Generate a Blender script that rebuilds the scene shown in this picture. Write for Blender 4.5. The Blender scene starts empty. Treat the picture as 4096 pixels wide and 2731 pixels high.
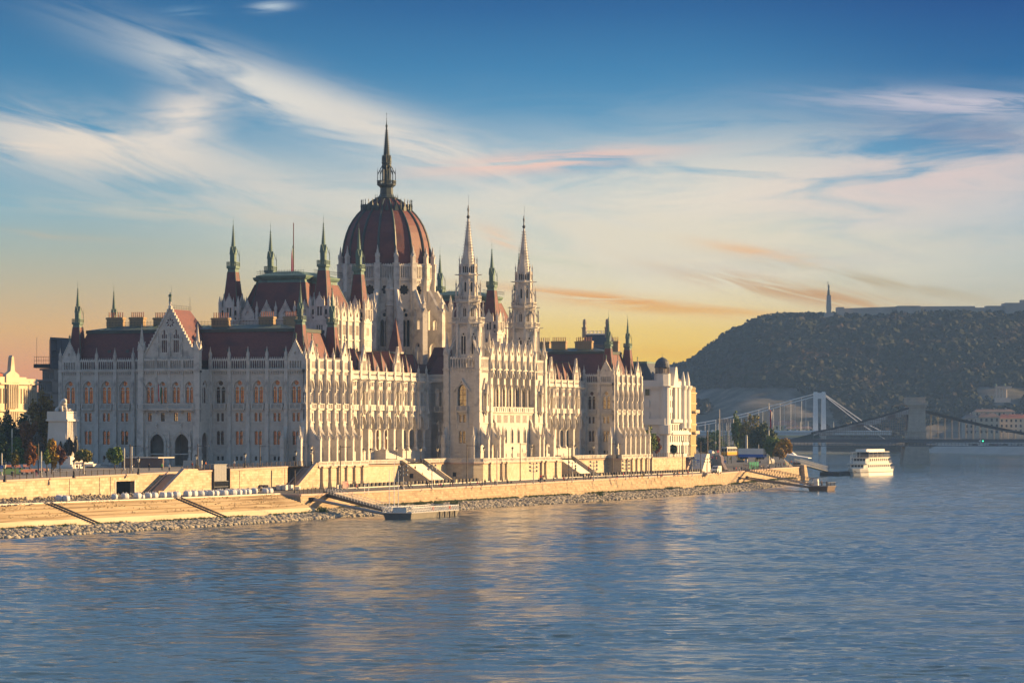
import bpy,bmesh,math,random
import numpy as np
from math import sin,cos,pi,radians,sqrt,atan2
from mathutils import Matrix,Vector,noise
from mathutils.geometry import tessellate_polygon
random.seed(7)
SC=bpy.context.scene
COL=SC.collection
FPX,CXP,HYP,CAMZ=12800.0,2048.0,1721.0,20.0
TH=math.atan((6680-2048)/12800.0)
SU,CU=sin(TH),cos(TH)
D0=802.0
X0=(1222-2048)/12800.0*D0
RZ=pi/2-TH
def W(u,v,z=0.0):
 return Vector((X0+u*SU-v*CU,D0+u*CU+v*SU,z))
def UV(x,y):
 return(x-X0)*SU+(y-D0)*CU,-(x-X0)*CU+(y-D0)*SU
def G(px,py,z):
 pass
 t=(CAMZ-z)*FPX/(py-HYP)
 return UV((px-CXP)/FPX*t,t)
def GV(px,v):
 pass
 rx=(px-CXP)/FPX
 k=-rx*CU+SU
 t=(v-X0*CU+D0*SU)/k
 return UV(rx*t,t)[0]
FRAME=Matrix.Translation(W(0,0))@Matrix.Rotation(RZ,4,'Z')
T=Matrix.Translation
def R(a,ax='Z'):return Matrix.Rotation(radians(a),4,ax)
def S(x,y=None,z=None):
 y=x if y is None else y;z=x if z is None else z
 return Matrix.Diagonal((x,y,z,1))
class MB:
 def __init__(s,M=None):
  s.v=[];s.f=[];s.m=[];s.mi=0;s.M=M or Matrix()
 def add(s,vs,fs,M=None):
  A=s.M@M if M is not None else s.M
  b=len(s.v)
  s.v+=[A@Vector(p)for p in vs]
  fl=A.determinant()<0
  for f in fs:
   f=[i+b for i in f]
   s.f.append(f[::-1]if fl else f);s.m.append(s.mi)
  return s
 def box(s,x0,y0,z0,x1,y1,z1,M=None):
  return s.add([(x0,y0,z0),(x1,y0,z0),(x1,y1,z0),(x0,y1,z0),(x0,y0,z1),(x1,y0,z1),(x1,y1,z1),(x0,y1,z1)],[(0,3,2,1),(4,5,6,7),(0,1,5,4),(1,2,6,5),(2,3,7,6),(3,0,4,7)],M)
 def cbox(s,x,y,z0,wx,wy,h,M=None):
  return s.box(x-wx/2,y-wy/2,z0,x+wx/2,y+wy/2,z0+h,M)
 def loft(s,rings,cap0=True,cap1=True,M=None):
  n=len(rings[0]);vs=[p for r in rings for p in r];fs=[]
  for k in range(len(rings)-1):
   for i in range(n):
    j=(i+1)%n
    fs.append((k*n+i,k*n+j,(k+1)*n+j,(k+1)*n+i))
  if cap0:fs.append(tuple(range(n))[::-1])
  if cap1:fs.append(tuple((len(rings)-1)*n+i for i in range(n)))
  return s.add(vs,fs,M)
 def lathe(s,prof,n=8,rot=0.0,cx=0,cy=0,M=None,cap0=True,cap1=True,sx=1,sy=1):
  0
  rings=[[(cx+r*sx*cos(rot+2*pi*i/n),cy+r*sy*sin(rot+2*pi*i/n),z)for i in range(n)]for r,z in prof]
  return s.loft(rings,cap0,cap1,M)
 def sq(s,prof,cx=0,cy=0,M=None):
  0
  return s.lathe([(h*sqrt(2),z)for h,z in prof],4,pi/4,cx,cy,M)
 def tube(s,p0,p1,r0,r1=None,n=6,M=None):
  r1=r0 if r1 is None else r1
  p0=Vector(p0);p1=Vector(p1);d=(p1-p0)
  if d.length<1e-6:return s
  q=d.to_track_quat('Z','Y').to_matrix().to_4x4()
  A=T(p0)@q
  return s.lathe([(r0,0),(r1,d.length)],n,0,M=(M@A)if M is not None else A)
 def prism(s,pts,y0,y1,M=None):
  0
  n=len(pts)
  vs=[(x,y0,z)for x,z in pts]+[(x,y1,z)for x,z in pts]
  fs=[tuple(range(n)),tuple(range(2*n-1,n-1,-1))]
  fs+=[(i,i+n,(i+1)%n+n,(i+1)%n)for i in range(n)]
  return s.add(vs,fs,M)
 def plate(s,outline,holes,y0,dep,M=None,back=False,rim=True):
  0
  polys=[outline]+holes
  flat=[p for pl in polys for p in pl]
  tris=tessellate_polygon([[Vector((p[0],p[1],0))for p in pl]for pl in polys])
  vs=[(x,y0,z)for x,z in flat];fs=[]
  def ccw(t):
   a,b,c=(flat[i]for i in t)
   return(b[0]-a[0])*(c[1]-a[1])-(b[1]-a[1])*(c[0]-a[0])>0
  for t in tris:
   fs.append(tuple(t)if ccw(t)else tuple(t)[::-1])
  N=len(flat)
  vs+=[(x,y0+dep,z)for x,z in flat]
  if back:fs+=[tuple(i+N for i in f)[::-1]for f in fs[:]]
  b=0
  for k,pl in enumerate(polys):
   n=len(pl)
   area=sum(pl[i][0]*pl[(i+1)%n][1]-pl[(i+1)%n][0]*pl[i][1]for i in range(n))
   if k==0 and not rim:b+=n;continue
   for i in range(n):
    j=(i+1)%n
    q=(b+i,b+i+N,b+j+N,b+j)
    if(area>0)!=(k==0):q=q[::-1]
    if k:pass
    fs.append(q)
   b+=n
  return s.add(vs,fs,M)
 def pane(s,pl,y,M=None):
  n=len(pl)
  area=sum(pl[i][0]*pl[(i+1)%n][1]-pl[(i+1)%n][0]*pl[i][1]for i in range(n))
  return s.add([(x,y,z)for x,z in pl],[tuple(range(n))if area>0 else tuple(range(n))[::-1]],M)
 def ring(s,a,b,y0,y1,M=None):
  0
  n=len(a)
  vs=[(x,y0,z)for x,z in a]+[(x,y0,z)for x,z in b]+[(x,y1,z)for x,z in a]+[(x,y1,z)for x,z in b]
  fs=[]
  for i in range(n-1):
   fs+=[(i,i+1,n+i+1,n+i),(2*n+i,i,i+1,2*n+i+1)[::-1],(n+i,n+i+1,3*n+i+1,3*n+i)]
  fs+=[(0,n,3*n,2*n),(n-1,2*n-1,4*n-1,3*n-1)[::-1]]
  return s.add(vs,[f[::-1]for f in fs],M)
 def mesh(s,name,*mats,smooth=False):
  me=bpy.data.meshes.new(name)
  me.from_pydata([tuple(p)for p in s.v],[],s.f)
  for m in mats:me.materials.append(m)
  if len(mats)>1:me.polygons.foreach_set('material_index',s.m)
  if smooth:me.polygons.foreach_set('use_smooth',[True]*len(s.f))
  me.update()
  return me
 def build(s,name,parent,*mats,M=None,smooth=False):
  return ob(name,s.mesh(name,*mats,smooth=smooth),parent,M)
def arc(w,zs,k=0.75,n=6,kind='g',x=0.0):
 pass
 if kind=='r':
  return[(x-w/2*cos(pi*i/(2*n)),zs+w/2*sin(pi*i/(2*n)))for i in range(2*n+1)]
 Rr=w*k;cx=Rr-w/2;am=math.acos(cx/Rr)
 L=[(x-w/2+Rr-Rr*cos(am*i/n),zs+Rr*sin(am*i/n))for i in range(n+1)]
 return L+[(2*x-a,b)for a,b in L[-2::-1]]
def opening(x,w,z0,zs,kind='g',k=0.75,n=5):
 if kind=='q':return[(x-w/2,z0),(x+w/2,z0),(x+w/2,zs),(x-w/2,zs)]
 return[(x-w/2,z0),(x+w/2,z0)]+arc(w,zs,k,n,kind,x)[::-1]
def circ(x,z,r,n=14):return[(x+r*cos(2*pi*i/n),z+r*sin(2*pi*i/n))for i in range(n)]
def foil(x,z,r,lobes=4,n=40,d=0.28,a0=0.0):
 return[(x+r*(1-d+d*abs(cos(lobes*t/2)))*cos(t+a0),z+r*(1-d+d*abs(cos(lobes*t/2)))*sin(t+a0))for t in[2*pi*i/n for i in range(n)]]
def ob(name,me,parent=None,M=None):
 o=bpy.data.objects.new(name,me);COL.objects.link(o)
 if parent is not None:o.parent=parent
 if M is not None:o.matrix_local=M
 return o
def tag(o,label=None,cat=None,group=None,kind=None):
 if label:o['label']=label
 if cat:o['category']=cat
 if group:o['group']=group
 if kind:o['kind']=kind
 return o
def thing(name,label,cat,M,group=None):
 o=ob(name,None);o.empty_display_size=0.5;o.matrix_local=M
 return tag(o,label,cat,group)
def at(u,v,z=0,rot=0):return T(W(u,v,z))@Matrix.Rotation(RZ+radians(rot),4,'Z')
def copy_thing(o,M,label=None,group=None):
 c=o.copy();COL.objects.link(c);c.matrix_local=M
 if label:c['label']=label
 if group:c['group']=group
 for ch in KIDS.get(o.name,()):
  d=ch.copy();COL.objects.link(d);d.parent=c
  for g in KIDS.get(ch.name,()):
   e=g.copy();COL.objects.link(e);e.parent=d
 return c
KIDS={}
def index_kids():
 KIDS.clear()
 for o in bpy.data.objects:
  if o.parent:KIDS.setdefault(o.parent.name,[]).append(o)
def nt(m):
 m.use_nodes=True
 return m.node_tree.nodes,m.node_tree.links
def simple(name,col,rough=0.7,metal=0.0,spec=0.4):
 m=bpy.data.materials.new(name);N,Lk=nt(m);b=N['Principled BSDF']
 b.inputs['Base Color'].default_value=(*col,1);b.inputs['Roughness'].default_value=rough
 b.inputs['Metallic'].default_value=metal;b.inputs['Specular IOR Level'].default_value=spec
 return m
def noisy(name,c0,c1,scale=1.0,rough=0.8,detail=4,c2=None,s2=0.15,stretch=(1,1,1),bump=0.0,metal=0.0,contrast=0.25):
 pass
 m=simple(name,c0,rough,metal);N,Lk=nt(m);b=N['Principled BSDF']
 tc=N.new('ShaderNodeTexCoord');mp=N.new('ShaderNodeMapping');mp.inputs['Scale'].default_value=stretch
 Lk.new(tc.outputs['Object'],mp.inputs['Vector'])
 n1=N.new('ShaderNodeTexNoise');n1.inputs['Scale'].default_value=scale;n1.inputs['Detail'].default_value=detail
 Lk.new(mp.outputs[0],n1.inputs['Vector'])
 cr=N.new('ShaderNodeValToRGB');e=cr.color_ramp.elements
 e[0].position=0.5-contrast;e[1].position=0.5+contrast
 e[0].color=(*c0,1);e[1].color=(*c1,1)
 Lk.new(n1.outputs['Fac'],cr.inputs[0]);out=cr.outputs[0]
 if c2:
  n2=N.new('ShaderNodeTexNoise');n2.inputs['Scale'].default_value=s2;n2.inputs['Detail'].default_value=3
  Lk.new(mp.outputs[0],n2.inputs['Vector'])
  r2=N.new('ShaderNodeValToRGB');r2.color_ramp.elements[0].position=0.5;r2.color_ramp.elements[1].position=0.68
  Lk.new(n2.outputs['Fac'],r2.inputs[0])
  mx=N.new('ShaderNodeMix');mx.data_type='RGBA';mx.inputs['B'].default_value=(*c2,1)
  Lk.new(r2.outputs[0],mx.inputs['Factor']);Lk.new(out,mx.inputs['A']);out=mx.outputs['Result']
 Lk.new(out,b.inputs['Base Color'])
 if bump:
  bp=N.new('ShaderNodeBump');bp.inputs['Strength'].default_value=bump;bp.inputs['Distance'].default_value=0.3
  Lk.new(n1.outputs['Fac'],bp.inputs['Height']);Lk.new(bp.outputs[0],b.inputs['Normal'])
 return m
def masonry(name,c0,c1,c2,bw=1.1,bh=0.45,mort=0.012,mortar=(0.3,0.27,0.22),rough=0.85,dirt=(0.3,0.27,0.25),dirtamt=0.35,bias=0.0):
 pass
 m=simple(name,c0,rough);N,Lk=nt(m);b=N['Principled BSDF']
 tc=N.new('ShaderNodeTexCoord');sp=N.new('ShaderNodeSeparateXYZ');Lk.new(tc.outputs['Object'],sp.inputs[0])
 ad=N.new('ShaderNodeMath');Lk.new(sp.outputs[0],ad.inputs[0]);Lk.new(sp.outputs[1],ad.inputs[1])
 cb=N.new('ShaderNodeCombineXYZ');Lk.new(ad.outputs[0],cb.inputs[0]);Lk.new(sp.outputs[2],cb.inputs[1])
 br=N.new('ShaderNodeTexBrick');Lk.new(cb.outputs[0],br.inputs['Vector'])
 br.inputs['Scale'].default_value=1.0;br.inputs['Brick Width'].default_value=bw;br.inputs['Row Height'].default_value=bh
 br.inputs['Mortar Size'].default_value=mort;br.inputs['Bias'].default_value=bias
 br.inputs['Color1'].default_value=(*c0,1);br.inputs['Color2'].default_value=(*c1,1);br.inputs['Mortar'].default_value=(*mortar,1)
 n1=N.new('ShaderNodeTexNoise');n1.inputs['Scale'].default_value=0.35;n1.inputs['Detail'].default_value=6;n1.inputs['Roughness'].default_value=0.65
 Lk.new(tc.outputs['Object'],n1.inputs['Vector'])
 r1=N.new('ShaderNodeValToRGB');r1.color_ramp.elements[0].position=0.46;r1.color_ramp.elements[1].position=0.72
 Lk.new(n1.outputs['Fac'],r1.inputs[0])
 mx=N.new('ShaderNodeMix');mx.data_type='RGBA';mx.inputs['B'].default_value=(*c2,1)
 Lk.new(br.outputs['Color'],mx.inputs['A'])
 mm=N.new('ShaderNodeMath');mm.operation='MULTIPLY';mm.inputs[1].default_value=0.55
 Lk.new(r1.outputs[0],mm.inputs[0]);Lk.new(mm.outputs[0],mx.inputs['Factor'])
 n2=N.new('ShaderNodeTexNoise');n2.inputs['Scale'].default_value=1.0;n2.inputs['Detail'].default_value=5
 mp=N.new('ShaderNodeMapping');mp.inputs['Scale'].default_value=(1.1,1.1,0.12)
 Lk.new(tc.outputs['Object'],mp.inputs['Vector']);Lk.new(mp.outputs[0],n2.inputs['Vector'])
 r2=N.new('ShaderNodeValToRGB');r2.color_ramp.elements[0].position=0.52;r2.color_ramp.elements[1].position=0.8
 Lk.new(n2.outputs['Fac'],r2.inputs[0])
 m2=N.new('ShaderNodeMath');m2.operation='MULTIPLY';m2.inputs[1].default_value=dirtamt;Lk.new(r2.outputs[0],m2.inputs[0])
 mx2=N.new('ShaderNodeMix');mx2.data_type='RGBA';mx2.inputs['B'].default_value=(*dirt,1)
 Lk.new(m2.outputs[0],mx2.inputs['Factor']);Lk.new(mx.outputs['Result'],mx2.inputs['A'])
 Lk.new(mx2.outputs['Result'],b.inputs['Base Color'])
 return m
M_={}
M_['stone']=masonry('limestone',(0.57,0.53,0.47),(0.48,0.445,0.395),(0.62,0.58,0.52),1.3,0.5,0.01,(0.40,0.37,0.33),dirt=(0.28,0.26,0.235),dirtamt=0.45)
M_['carved']=noisy('carved limestone',(0.52,0.485,0.43),(0.62,0.58,0.52),1.2,0.85,5,(0.37,0.34,0.31),0.5)
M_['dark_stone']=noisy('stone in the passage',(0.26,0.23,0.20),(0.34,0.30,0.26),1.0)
M_['red_roof']=noisy('red roof tiles',(0.105,0.033,0.032),(0.17,0.052,0.045),1.6,0.62,6,(0.075,0.026,0.03),0.16,stretch=(1,1,1.6))
M_['dark_roof']=noisy('dark roof tiles',(0.085,0.035,0.033),(0.13,0.05,0.045),1.4,0.7,5,(0.06,0.035,0.035),0.2)
M_['copper']=noisy('green copper',(0.085,0.15,0.12),(0.13,0.21,0.165),0.9,0.55,5,(0.07,0.10,0.085),0.3)
M_['dark_copper']=noisy('dark copper',(0.035,0.045,0.042),(0.06,0.08,0.07),1.0,0.5,5)
M_['slate']=noisy('slate',(0.035,0.045,0.06),(0.055,0.065,0.085),1.0,0.55)
M_['wood']=noisy('brown window frames',(0.09,0.035,0.02),(0.14,0.055,0.03),2.0,0.5)
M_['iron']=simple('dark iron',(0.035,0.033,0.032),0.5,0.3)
M_['steel']=noisy('grey painted steel',(0.20,0.205,0.21),(0.27,0.27,0.27),2.0,0.5)
M_['white_paint']=noisy('white paint',(0.72,0.71,0.68),(0.80,0.79,0.76),1.5,0.5)
M_['brick']=masonry('yellow chimney brick',(0.36,0.24,0.11),(0.28,0.18,0.085),(0.33,0.23,0.12),0.5,0.16,0.02,(0.3,0.26,0.2))
M_['clay']=noisy('clay pots',(0.30,0.13,0.09),(0.36,0.17,0.12),2.0)
def glass_mat(name,col,rough=0.06,tint=(0.9,0.8,0.6),ior=2.2):
 m=simple(name,col,rough,0.0,1.0 if ior>2 else 0.5);N,Lk=nt(m);b=N['Principled BSDF']
 b.inputs['IOR'].default_value=ior
 b.inputs['Specular Tint'].default_value=(*tint,1)
 tc=N.new('ShaderNodeTexCoord');n=N.new('ShaderNodeTexNoise');n.inputs['Scale'].default_value=0.9;n.inputs['Detail'].default_value=1
 Lk.new(tc.outputs['Object'],n.inputs['Vector'])
 bp=N.new('ShaderNodeBump');bp.inputs['Strength'].default_value=0.12;bp.inputs['Distance'].default_value=0.2
 Lk.new(n.outputs['Fac'],bp.inputs['Height']);Lk.new(bp.outputs[0],b.inputs['Normal'])
 return m
M_['glass']=glass_mat('window glass',(0.05,0.035,0.02))
M_['dark_glass']=glass_mat('dark glass',(0.014,0.013,0.014),0.12,(0.6,0.6,0.65),1.4)
M_['black']=simple('unlit opening',(0.008,0.008,0.009),0.9)
# the parliament
PAR=thing('parliament','huge pale neo-gothic parliament with red ribbed dome and twin white spires','building',FRAME.copy())
ST,CV=M_['stone'],M_['carved']
LEN=276.6
AX=34.35
NF=R(-90)
def north(u,v=0):return T((u,v,0))@NF
PROTO={}
def win_proto(key,outer,holes,tracery_y=0.35,mull=True,glass='glass',bars=()):
 pass
 p={}
 if outer:
  m=MB();m.plate(outer,holes,tracery_y,0.25);p['main']=m.mesh('window_tracery',CV)
 g=MB();f=MB()
 for h in holes:
  xs=[q[0]for q in h];zs=[q[1]for q in h]
  yy=tracery_y+0.22
  g.pane(h,yy)
  if mull:
   x0,x1,z0,z1=min(xs),max(xs),min(zs),max(zs);xc=(x0+x1)/2
   f.box(xc-0.05,yy-0.07,z0,xc+0.05,yy-0.01,z1-0.05)
   f.box(x0,yy-0.08,z0,x0+0.09,yy-0.012,z1-(x1-x0)*0.45);f.box(x1-0.09,yy-0.08,z0,x1,yy-0.012,z1-(x1-x0)*0.45)
   f.box(x0+0.09,yy-0.075,z0,x1-0.09,yy-0.014,z0+0.1)
   for b in bars:f.box(x0+0.09,yy-0.065,z0+b*(z1-z0),x1-0.09,yy-0.013,z0+b*(z1-z0)+0.09)
 p['pane']=g.mesh('pane',M_[glass])
 if f.v:p['frame']=f.mesh('window_frame',M_['wood'])
 PROTO[key]=p
def put(key,name,M,parent=None):
 parent=parent or PAR
 p=PROTO[key]
 if 'main' in p:
  o=ob(name,p['main'],parent,M);ob('pane',p['pane'],o)
 else:
  o=ob(name,p['pane'],parent,M)
 if 'frame' in p:ob('window_frame',p['frame'],o)
 return o
UPO=opening(0,2.9,26.85,30.6,'g',0.78,7)
win_proto('up',UPO,[opening(-0.69,0.97,26.9,30.55,'r'),opening(0.69,0.97,26.9,30.55,'r'),circ(0,31.95,0.6)],bars=(0.62,0.3))
win_proto('upc',opening(0,2.2,26.85,30.7,'g',0.8,7),[opening(-0.54,0.8,26.9,30.5,'r'),opening(0.54,0.8,26.9,30.5,'r'),circ(0,31.75,0.5)],bars=(0.62,0.3))
MEZ=[opening(-0.62,0.74,22.3,24.4,'q'),opening(0.62,0.74,22.3,24.4,'q')]
LOW=[opening(-0.54,0.86,16.4,19.45,'r'),opening(0.54,0.86,16.4,19.45,'r')]
BAS=[opening(-0.62,0.66,12.45,13.5,'q'),opening(0.62,0.66,12.45,13.5,'q')]
win_proto('mez',None,MEZ,0.12,bars=(0.55,))
win_proto('low',None,LOW,0.12,bars=(0.62,))
win_proto('bas',None,BAS,0.12,mull=False,glass='dark_glass')
win_proto('mez1',None,[opening(0,1.1,22.3,24.45,'q')],0.12,bars=(0.55,))
def pinnacle_mesh(h=4.0,w=0.55,mat=CV,n=4,crock=6):
 pass
 m=MB();hs=h*0.36;b=w/2
 m.sq([(b*1.15,0),(b*1.15,0.12),(b,0.16),(b,hs),(b*1.2,hs+0.05),(b*1.2,hs+0.15)])
 for k in range(4):
  A=R(90*k)
  m.prism([(-b*1.15,hs),(b*1.15,hs),(0,hs+w*1.25)],-b*1.25,-b*0.6,A)
  m.cbox(0,-b*1.2,hs+w*1.2,w*0.14,w*0.14,w*0.3,A)
 m.lathe([(b*1.02,hs+0.1),(0.05,h-0.25)],8,pi/8)
 for k in range(crock):
  t=(k+0.6)/(crock+0.6);z=hs+0.1+(h-0.35-hs)*t;r=b*1.02*(1-t)+0.05*t
  for a in range(4):
   an=a*pi/2+pi/4;s=0.09*(1-t*0.5)
   m.cbox((r+s*0.4)*cos(an),(r+s*0.4)*sin(an),z,s*1.3,s*1.3,s*1.1)
 m.lathe([(0.03,h-0.3),(0.12,h-0.22),(0.03,h-0.12),(0.07,h-0.05),(0.01,h)],4)
 return m.mesh('pinnacle',mat)
PIN=pinnacle_mesh(5.4,0.75)
PINS=pinnacle_mesh(3.6,0.6)
PINT=pinnacle_mesh(3.0,0.5,crock=5)
PINB=pinnacle_mesh(10.5,1.5,crock=9)
def pin(me,M,parent=None):return ob('pinnacle',me,parent or PAR,M)
def balcony_mesh(w,z0=25.5,z1=26.8,d=0.6,n=9):
 m=MB()
 m.box(-w/2,-d,z0-0.12,w/2,0.02,z0+0.08);m.box(-w/2,-d-0.05,z1-0.16,w/2,-d+0.2,z1)
 m.box(-w/2+0.1,-d+0.1,z0-0.4,w/2-0.1,0.0,z0-0.125)
 for i in range(n):
  x=-w/2+0.15+(w-0.3)*i/(n-1)
  if i in(0,n//2,n-1):m.cbox(x,-d+0.08,z0+0.08,0.24,0.2,z1-z0-0.24)
  else:m.lathe([(0.05,z0+0.08),(0.085,z0+0.4),(0.045,z0+0.75),(0.07,z1-0.16)],6,0,x,-d+0.08)
 for s in(-1,1):m.box(s*w/2-0.1,-d+0.15,z0+0.08,s*w/2+0.1,0,z1-0.02)
 return m.mesh('balcony',CV)
BALC=balcony_mesh(3.3)
def parapet_mesh(w,n,z0=35.5,zt=37.95,th=0.3):
 pass
 m=MB();p=w/n
 top=[]
 for i in range(n):
  x=-w/2+p*i
  top+=[(x+0.02,zt-0.05),(x+p/2,zt+0.38)]
 out=[(-w/2,z0),(w/2,z0),(w/2,zt-0.05)]+top[::-1]
 hol=[opening(-w/2+p*(i+0.5),p*0.72,z0+0.16,zt-0.6,'g',0.8,3)for i in range(n)]
 m.plate(out,hol,-th/2,th,back=True)
 for i in range(n):m.cbox(-w/2+p*(i+0.5),0,zt+0.3,0.1,0.1,0.32)
 return m.mesh('parapet',CV)
PAR52=parapet_mesh(4.3,7)
PAR36=parapet_mesh(3.0,5)
def gable_mesh(w,z0=35.5,za=42.4,closed=True):
 m=MB()
 zb=38.0
 out=[(-w/2,z0),(w/2,z0),(w/2,zb),(0,za),(-w/2,zb)]
 hol=[opening(-w*0.3+w*0.15*i,w*0.085,z0+0.2,z0+1.75,'g',0.8,3)for i in range(5)]+[foil(0,z0+3.9,w*0.1,4)]
 m.plate(out,hol,-0.2,0.35)
 m.box(-w/2+0.06,0.4,z0,w/2-0.06,0.5,z0+2.6)
 m.box(-w*0.25,0.16,z0+2.8,w*0.25,0.26,z0+4.8)
 for s in(-1,1):
  for i in range(8):
   t=(i+0.5)/8
   x=s*(w/2+0.05)*(1-t);z=zb+(za-zb)*t
   m.cbox(x,-0.05,z+0.02,0.24,0.5,0.42)
  m.prism([(s*(w/2+0.1),zb-0.15),(s*(w/2+0.1),zb+0.12),(0,za+0.25),(0,za-0.05)][::s],-0.35,0.3)
 m.lathe([(0.16,za),(0.1,za+0.5),(0.22,za+0.6),(0.08,za+0.75)],6)
 return m.mesh('gable',CV)
GAB=gable_mesh(4.6)
def statue_mesh(h=1.9,mat=None):
 m=MB();k=h/1.9
 m.lathe([(0.3*k,0),(0.26*k,0.5*k),(0.21*k,0.95*k),(0.29*k,1.35*k),(0.24*k,1.52*k),(0.08*k,1.6*k),(0.12*k,1.7*k),(0.12*k,1.8*k),(0.05*k,1.9*k)],8,sy=0.75)
 m.tube((0.28*k,0,1.45*k),(0.34*k,-0.16*k,0.95*k),0.08*k,0.06*k);m.tube((-0.28*k,0,1.45*k),(-0.24*k,-0.25*k,1.0*k),0.08*k,0.06*k)
 return m.mesh('statue',mat or CV)
STAT=statue_mesh(1.5,M_['copper']);STATS=statue_mesh(2.3)
def pilaster_mesh(w=0.95,d=0.5,z1=38.0):
 m=MB()
 m.box(-w/2-0.12,-d-0.3,11.0,w/2+0.12,0.05,14.0);m.box(-w/2-0.04,-d-0.15,14.0,w/2+0.04,0.05,22.0)
 m.box(-w/2,-d,22.0,w/2,0.05,z1)
 m.prism([(-w/2,22.0),(w/2,22.0),(0,23.1)],-d-0.15,-d)
 m.cbox(0,-d-0.14,26.6,0.5,0.3,0.5);m.lathe([(0.2,27.1),(0.17,28.1),(0.22,28.7),(0.08,28.9),(0.11,29.15),(0.03,29.35)],6,0,0,-d-0.14)
 m.cbox(0,-d-0.14,29.6,0.6,0.36,0.7);m.lathe([(0.34,30.3),(0.05,33.0)],4,pi/4,0,-d-0.12)
 m.box(-w/2-0.08,-d-0.1,35.0,w/2+0.08,0.05,35.4)
 for z in(14.0,22.0,25.5):m.box(-w/2-0.1,-d-0.22,z-0.1,w/2+0.1,0.04,z+0.12)
 return m.mesh('pilaster',CV)
PILN=pilaster_mesh(0.95,0.45)
PILR=pilaster_mesh(1.05,0.95)
def buttress_mesh(d=2.6,ztop=23.2,w=0.95,zp=17.7,arch=True,tip=21.2):
 pass
 m=MB(R(90))
 out=[(-d-0.45,11.0),(0.0,11.0),(0.0,ztop),(-0.55,22.0),(-0.55,20.9),(-d+0.5,zp),(-d-0.45,zp)]
 hol=[opening(-d/2+0.25,1.35,11.3,15.1,'g',0.8,5)]if arch else[]
 m.plate(out,hol,-w/2,w,back=True)
 m.M=Matrix()
 m.cbox(0,-d,11.0,w*1.25,1.1,0.8);m.cbox(0,-d,11.8,w*1.08,0.96,zp-11.8);m.cbox(0,-d,16.2,w*1.18,1.05,0.2)
 A=T((0,-d,zp-0.1))
 h=tip-zp;b=w/2
 for k in range(4):
  m.prism([(-b*1.15,-0.2),(b*1.15,-0.2),(0,1.1)],-b*1.2,-b*0.5,A@R(90*k))
 m.lathe([(b*1.05,0.1),(0.06,h)],8,pi/8,M=A)
 for q in range(8):
  t=(q+0.5)/8.5;r=b*1.05*(1-t)+0.06*t
  for a in range(4):
   an=a*pi/2+pi/4
   m.cbox((r+0.05)*cos(an),(r+0.05)*sin(an),0.1+(h-0.1)*t,0.16,0.16,0.16,A)
 m.lathe([(0.05,h-0.1),(0.13,h),(0.02,h+0.3)],4,M=A)
 m.prism([(-w*0.62,0),(w*0.62,0),(0,0.35)],0,sqrt((d-1.05)**2+3.2**2),T((0,-d+0.5,zp))@R(math.degrees(atan2(3.2,d-1.05)),'X'))
 return m.mesh('buttress',CV)
BUT=buttress_mesh(2.75)
BUTS=buttress_mesh(2.4,23.2,1.0)
def strings(m,x0,x1,zs,y=-0.14,h=0.24):
 for z in zs:m.box(x0,y,z-h/2,x1,0.05,z+h/2)
def corbels(m,x0,x1,z=34.35,n=8,y=-0.42):
 m.box(x0,y,z+0.55,x1,0.05,z+0.78);m.box(x0,y-0.12,z+0.78,x1,0.05,z+1.12)
 for i in range(n):
  x=x0+(x1-x0)*(i+0.5)/n;m.box(x-0.12,y+0.04,z-0.1,x+0.12,0.05,z+0.55)
def hood(m,x,w,zs,k=0.78,kind='g',t=0.32,y=-0.14,legs=0.0):
 a=arc(w,zs,k,7,kind,x);b=arc(w+2*t,zs,k,7,kind,x)
 if legs:a=[(a[0][0],zs-legs)]+a+[(a[-1][0],zs-legs)];b=[(b[0][0],zs-legs)]+b+[(b[-1][0],zs-legs)]
 m.ring(a,b,y,0.06)
def shift(poly,dx):return[(x+dx,z)for x,z in poly]
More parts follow.
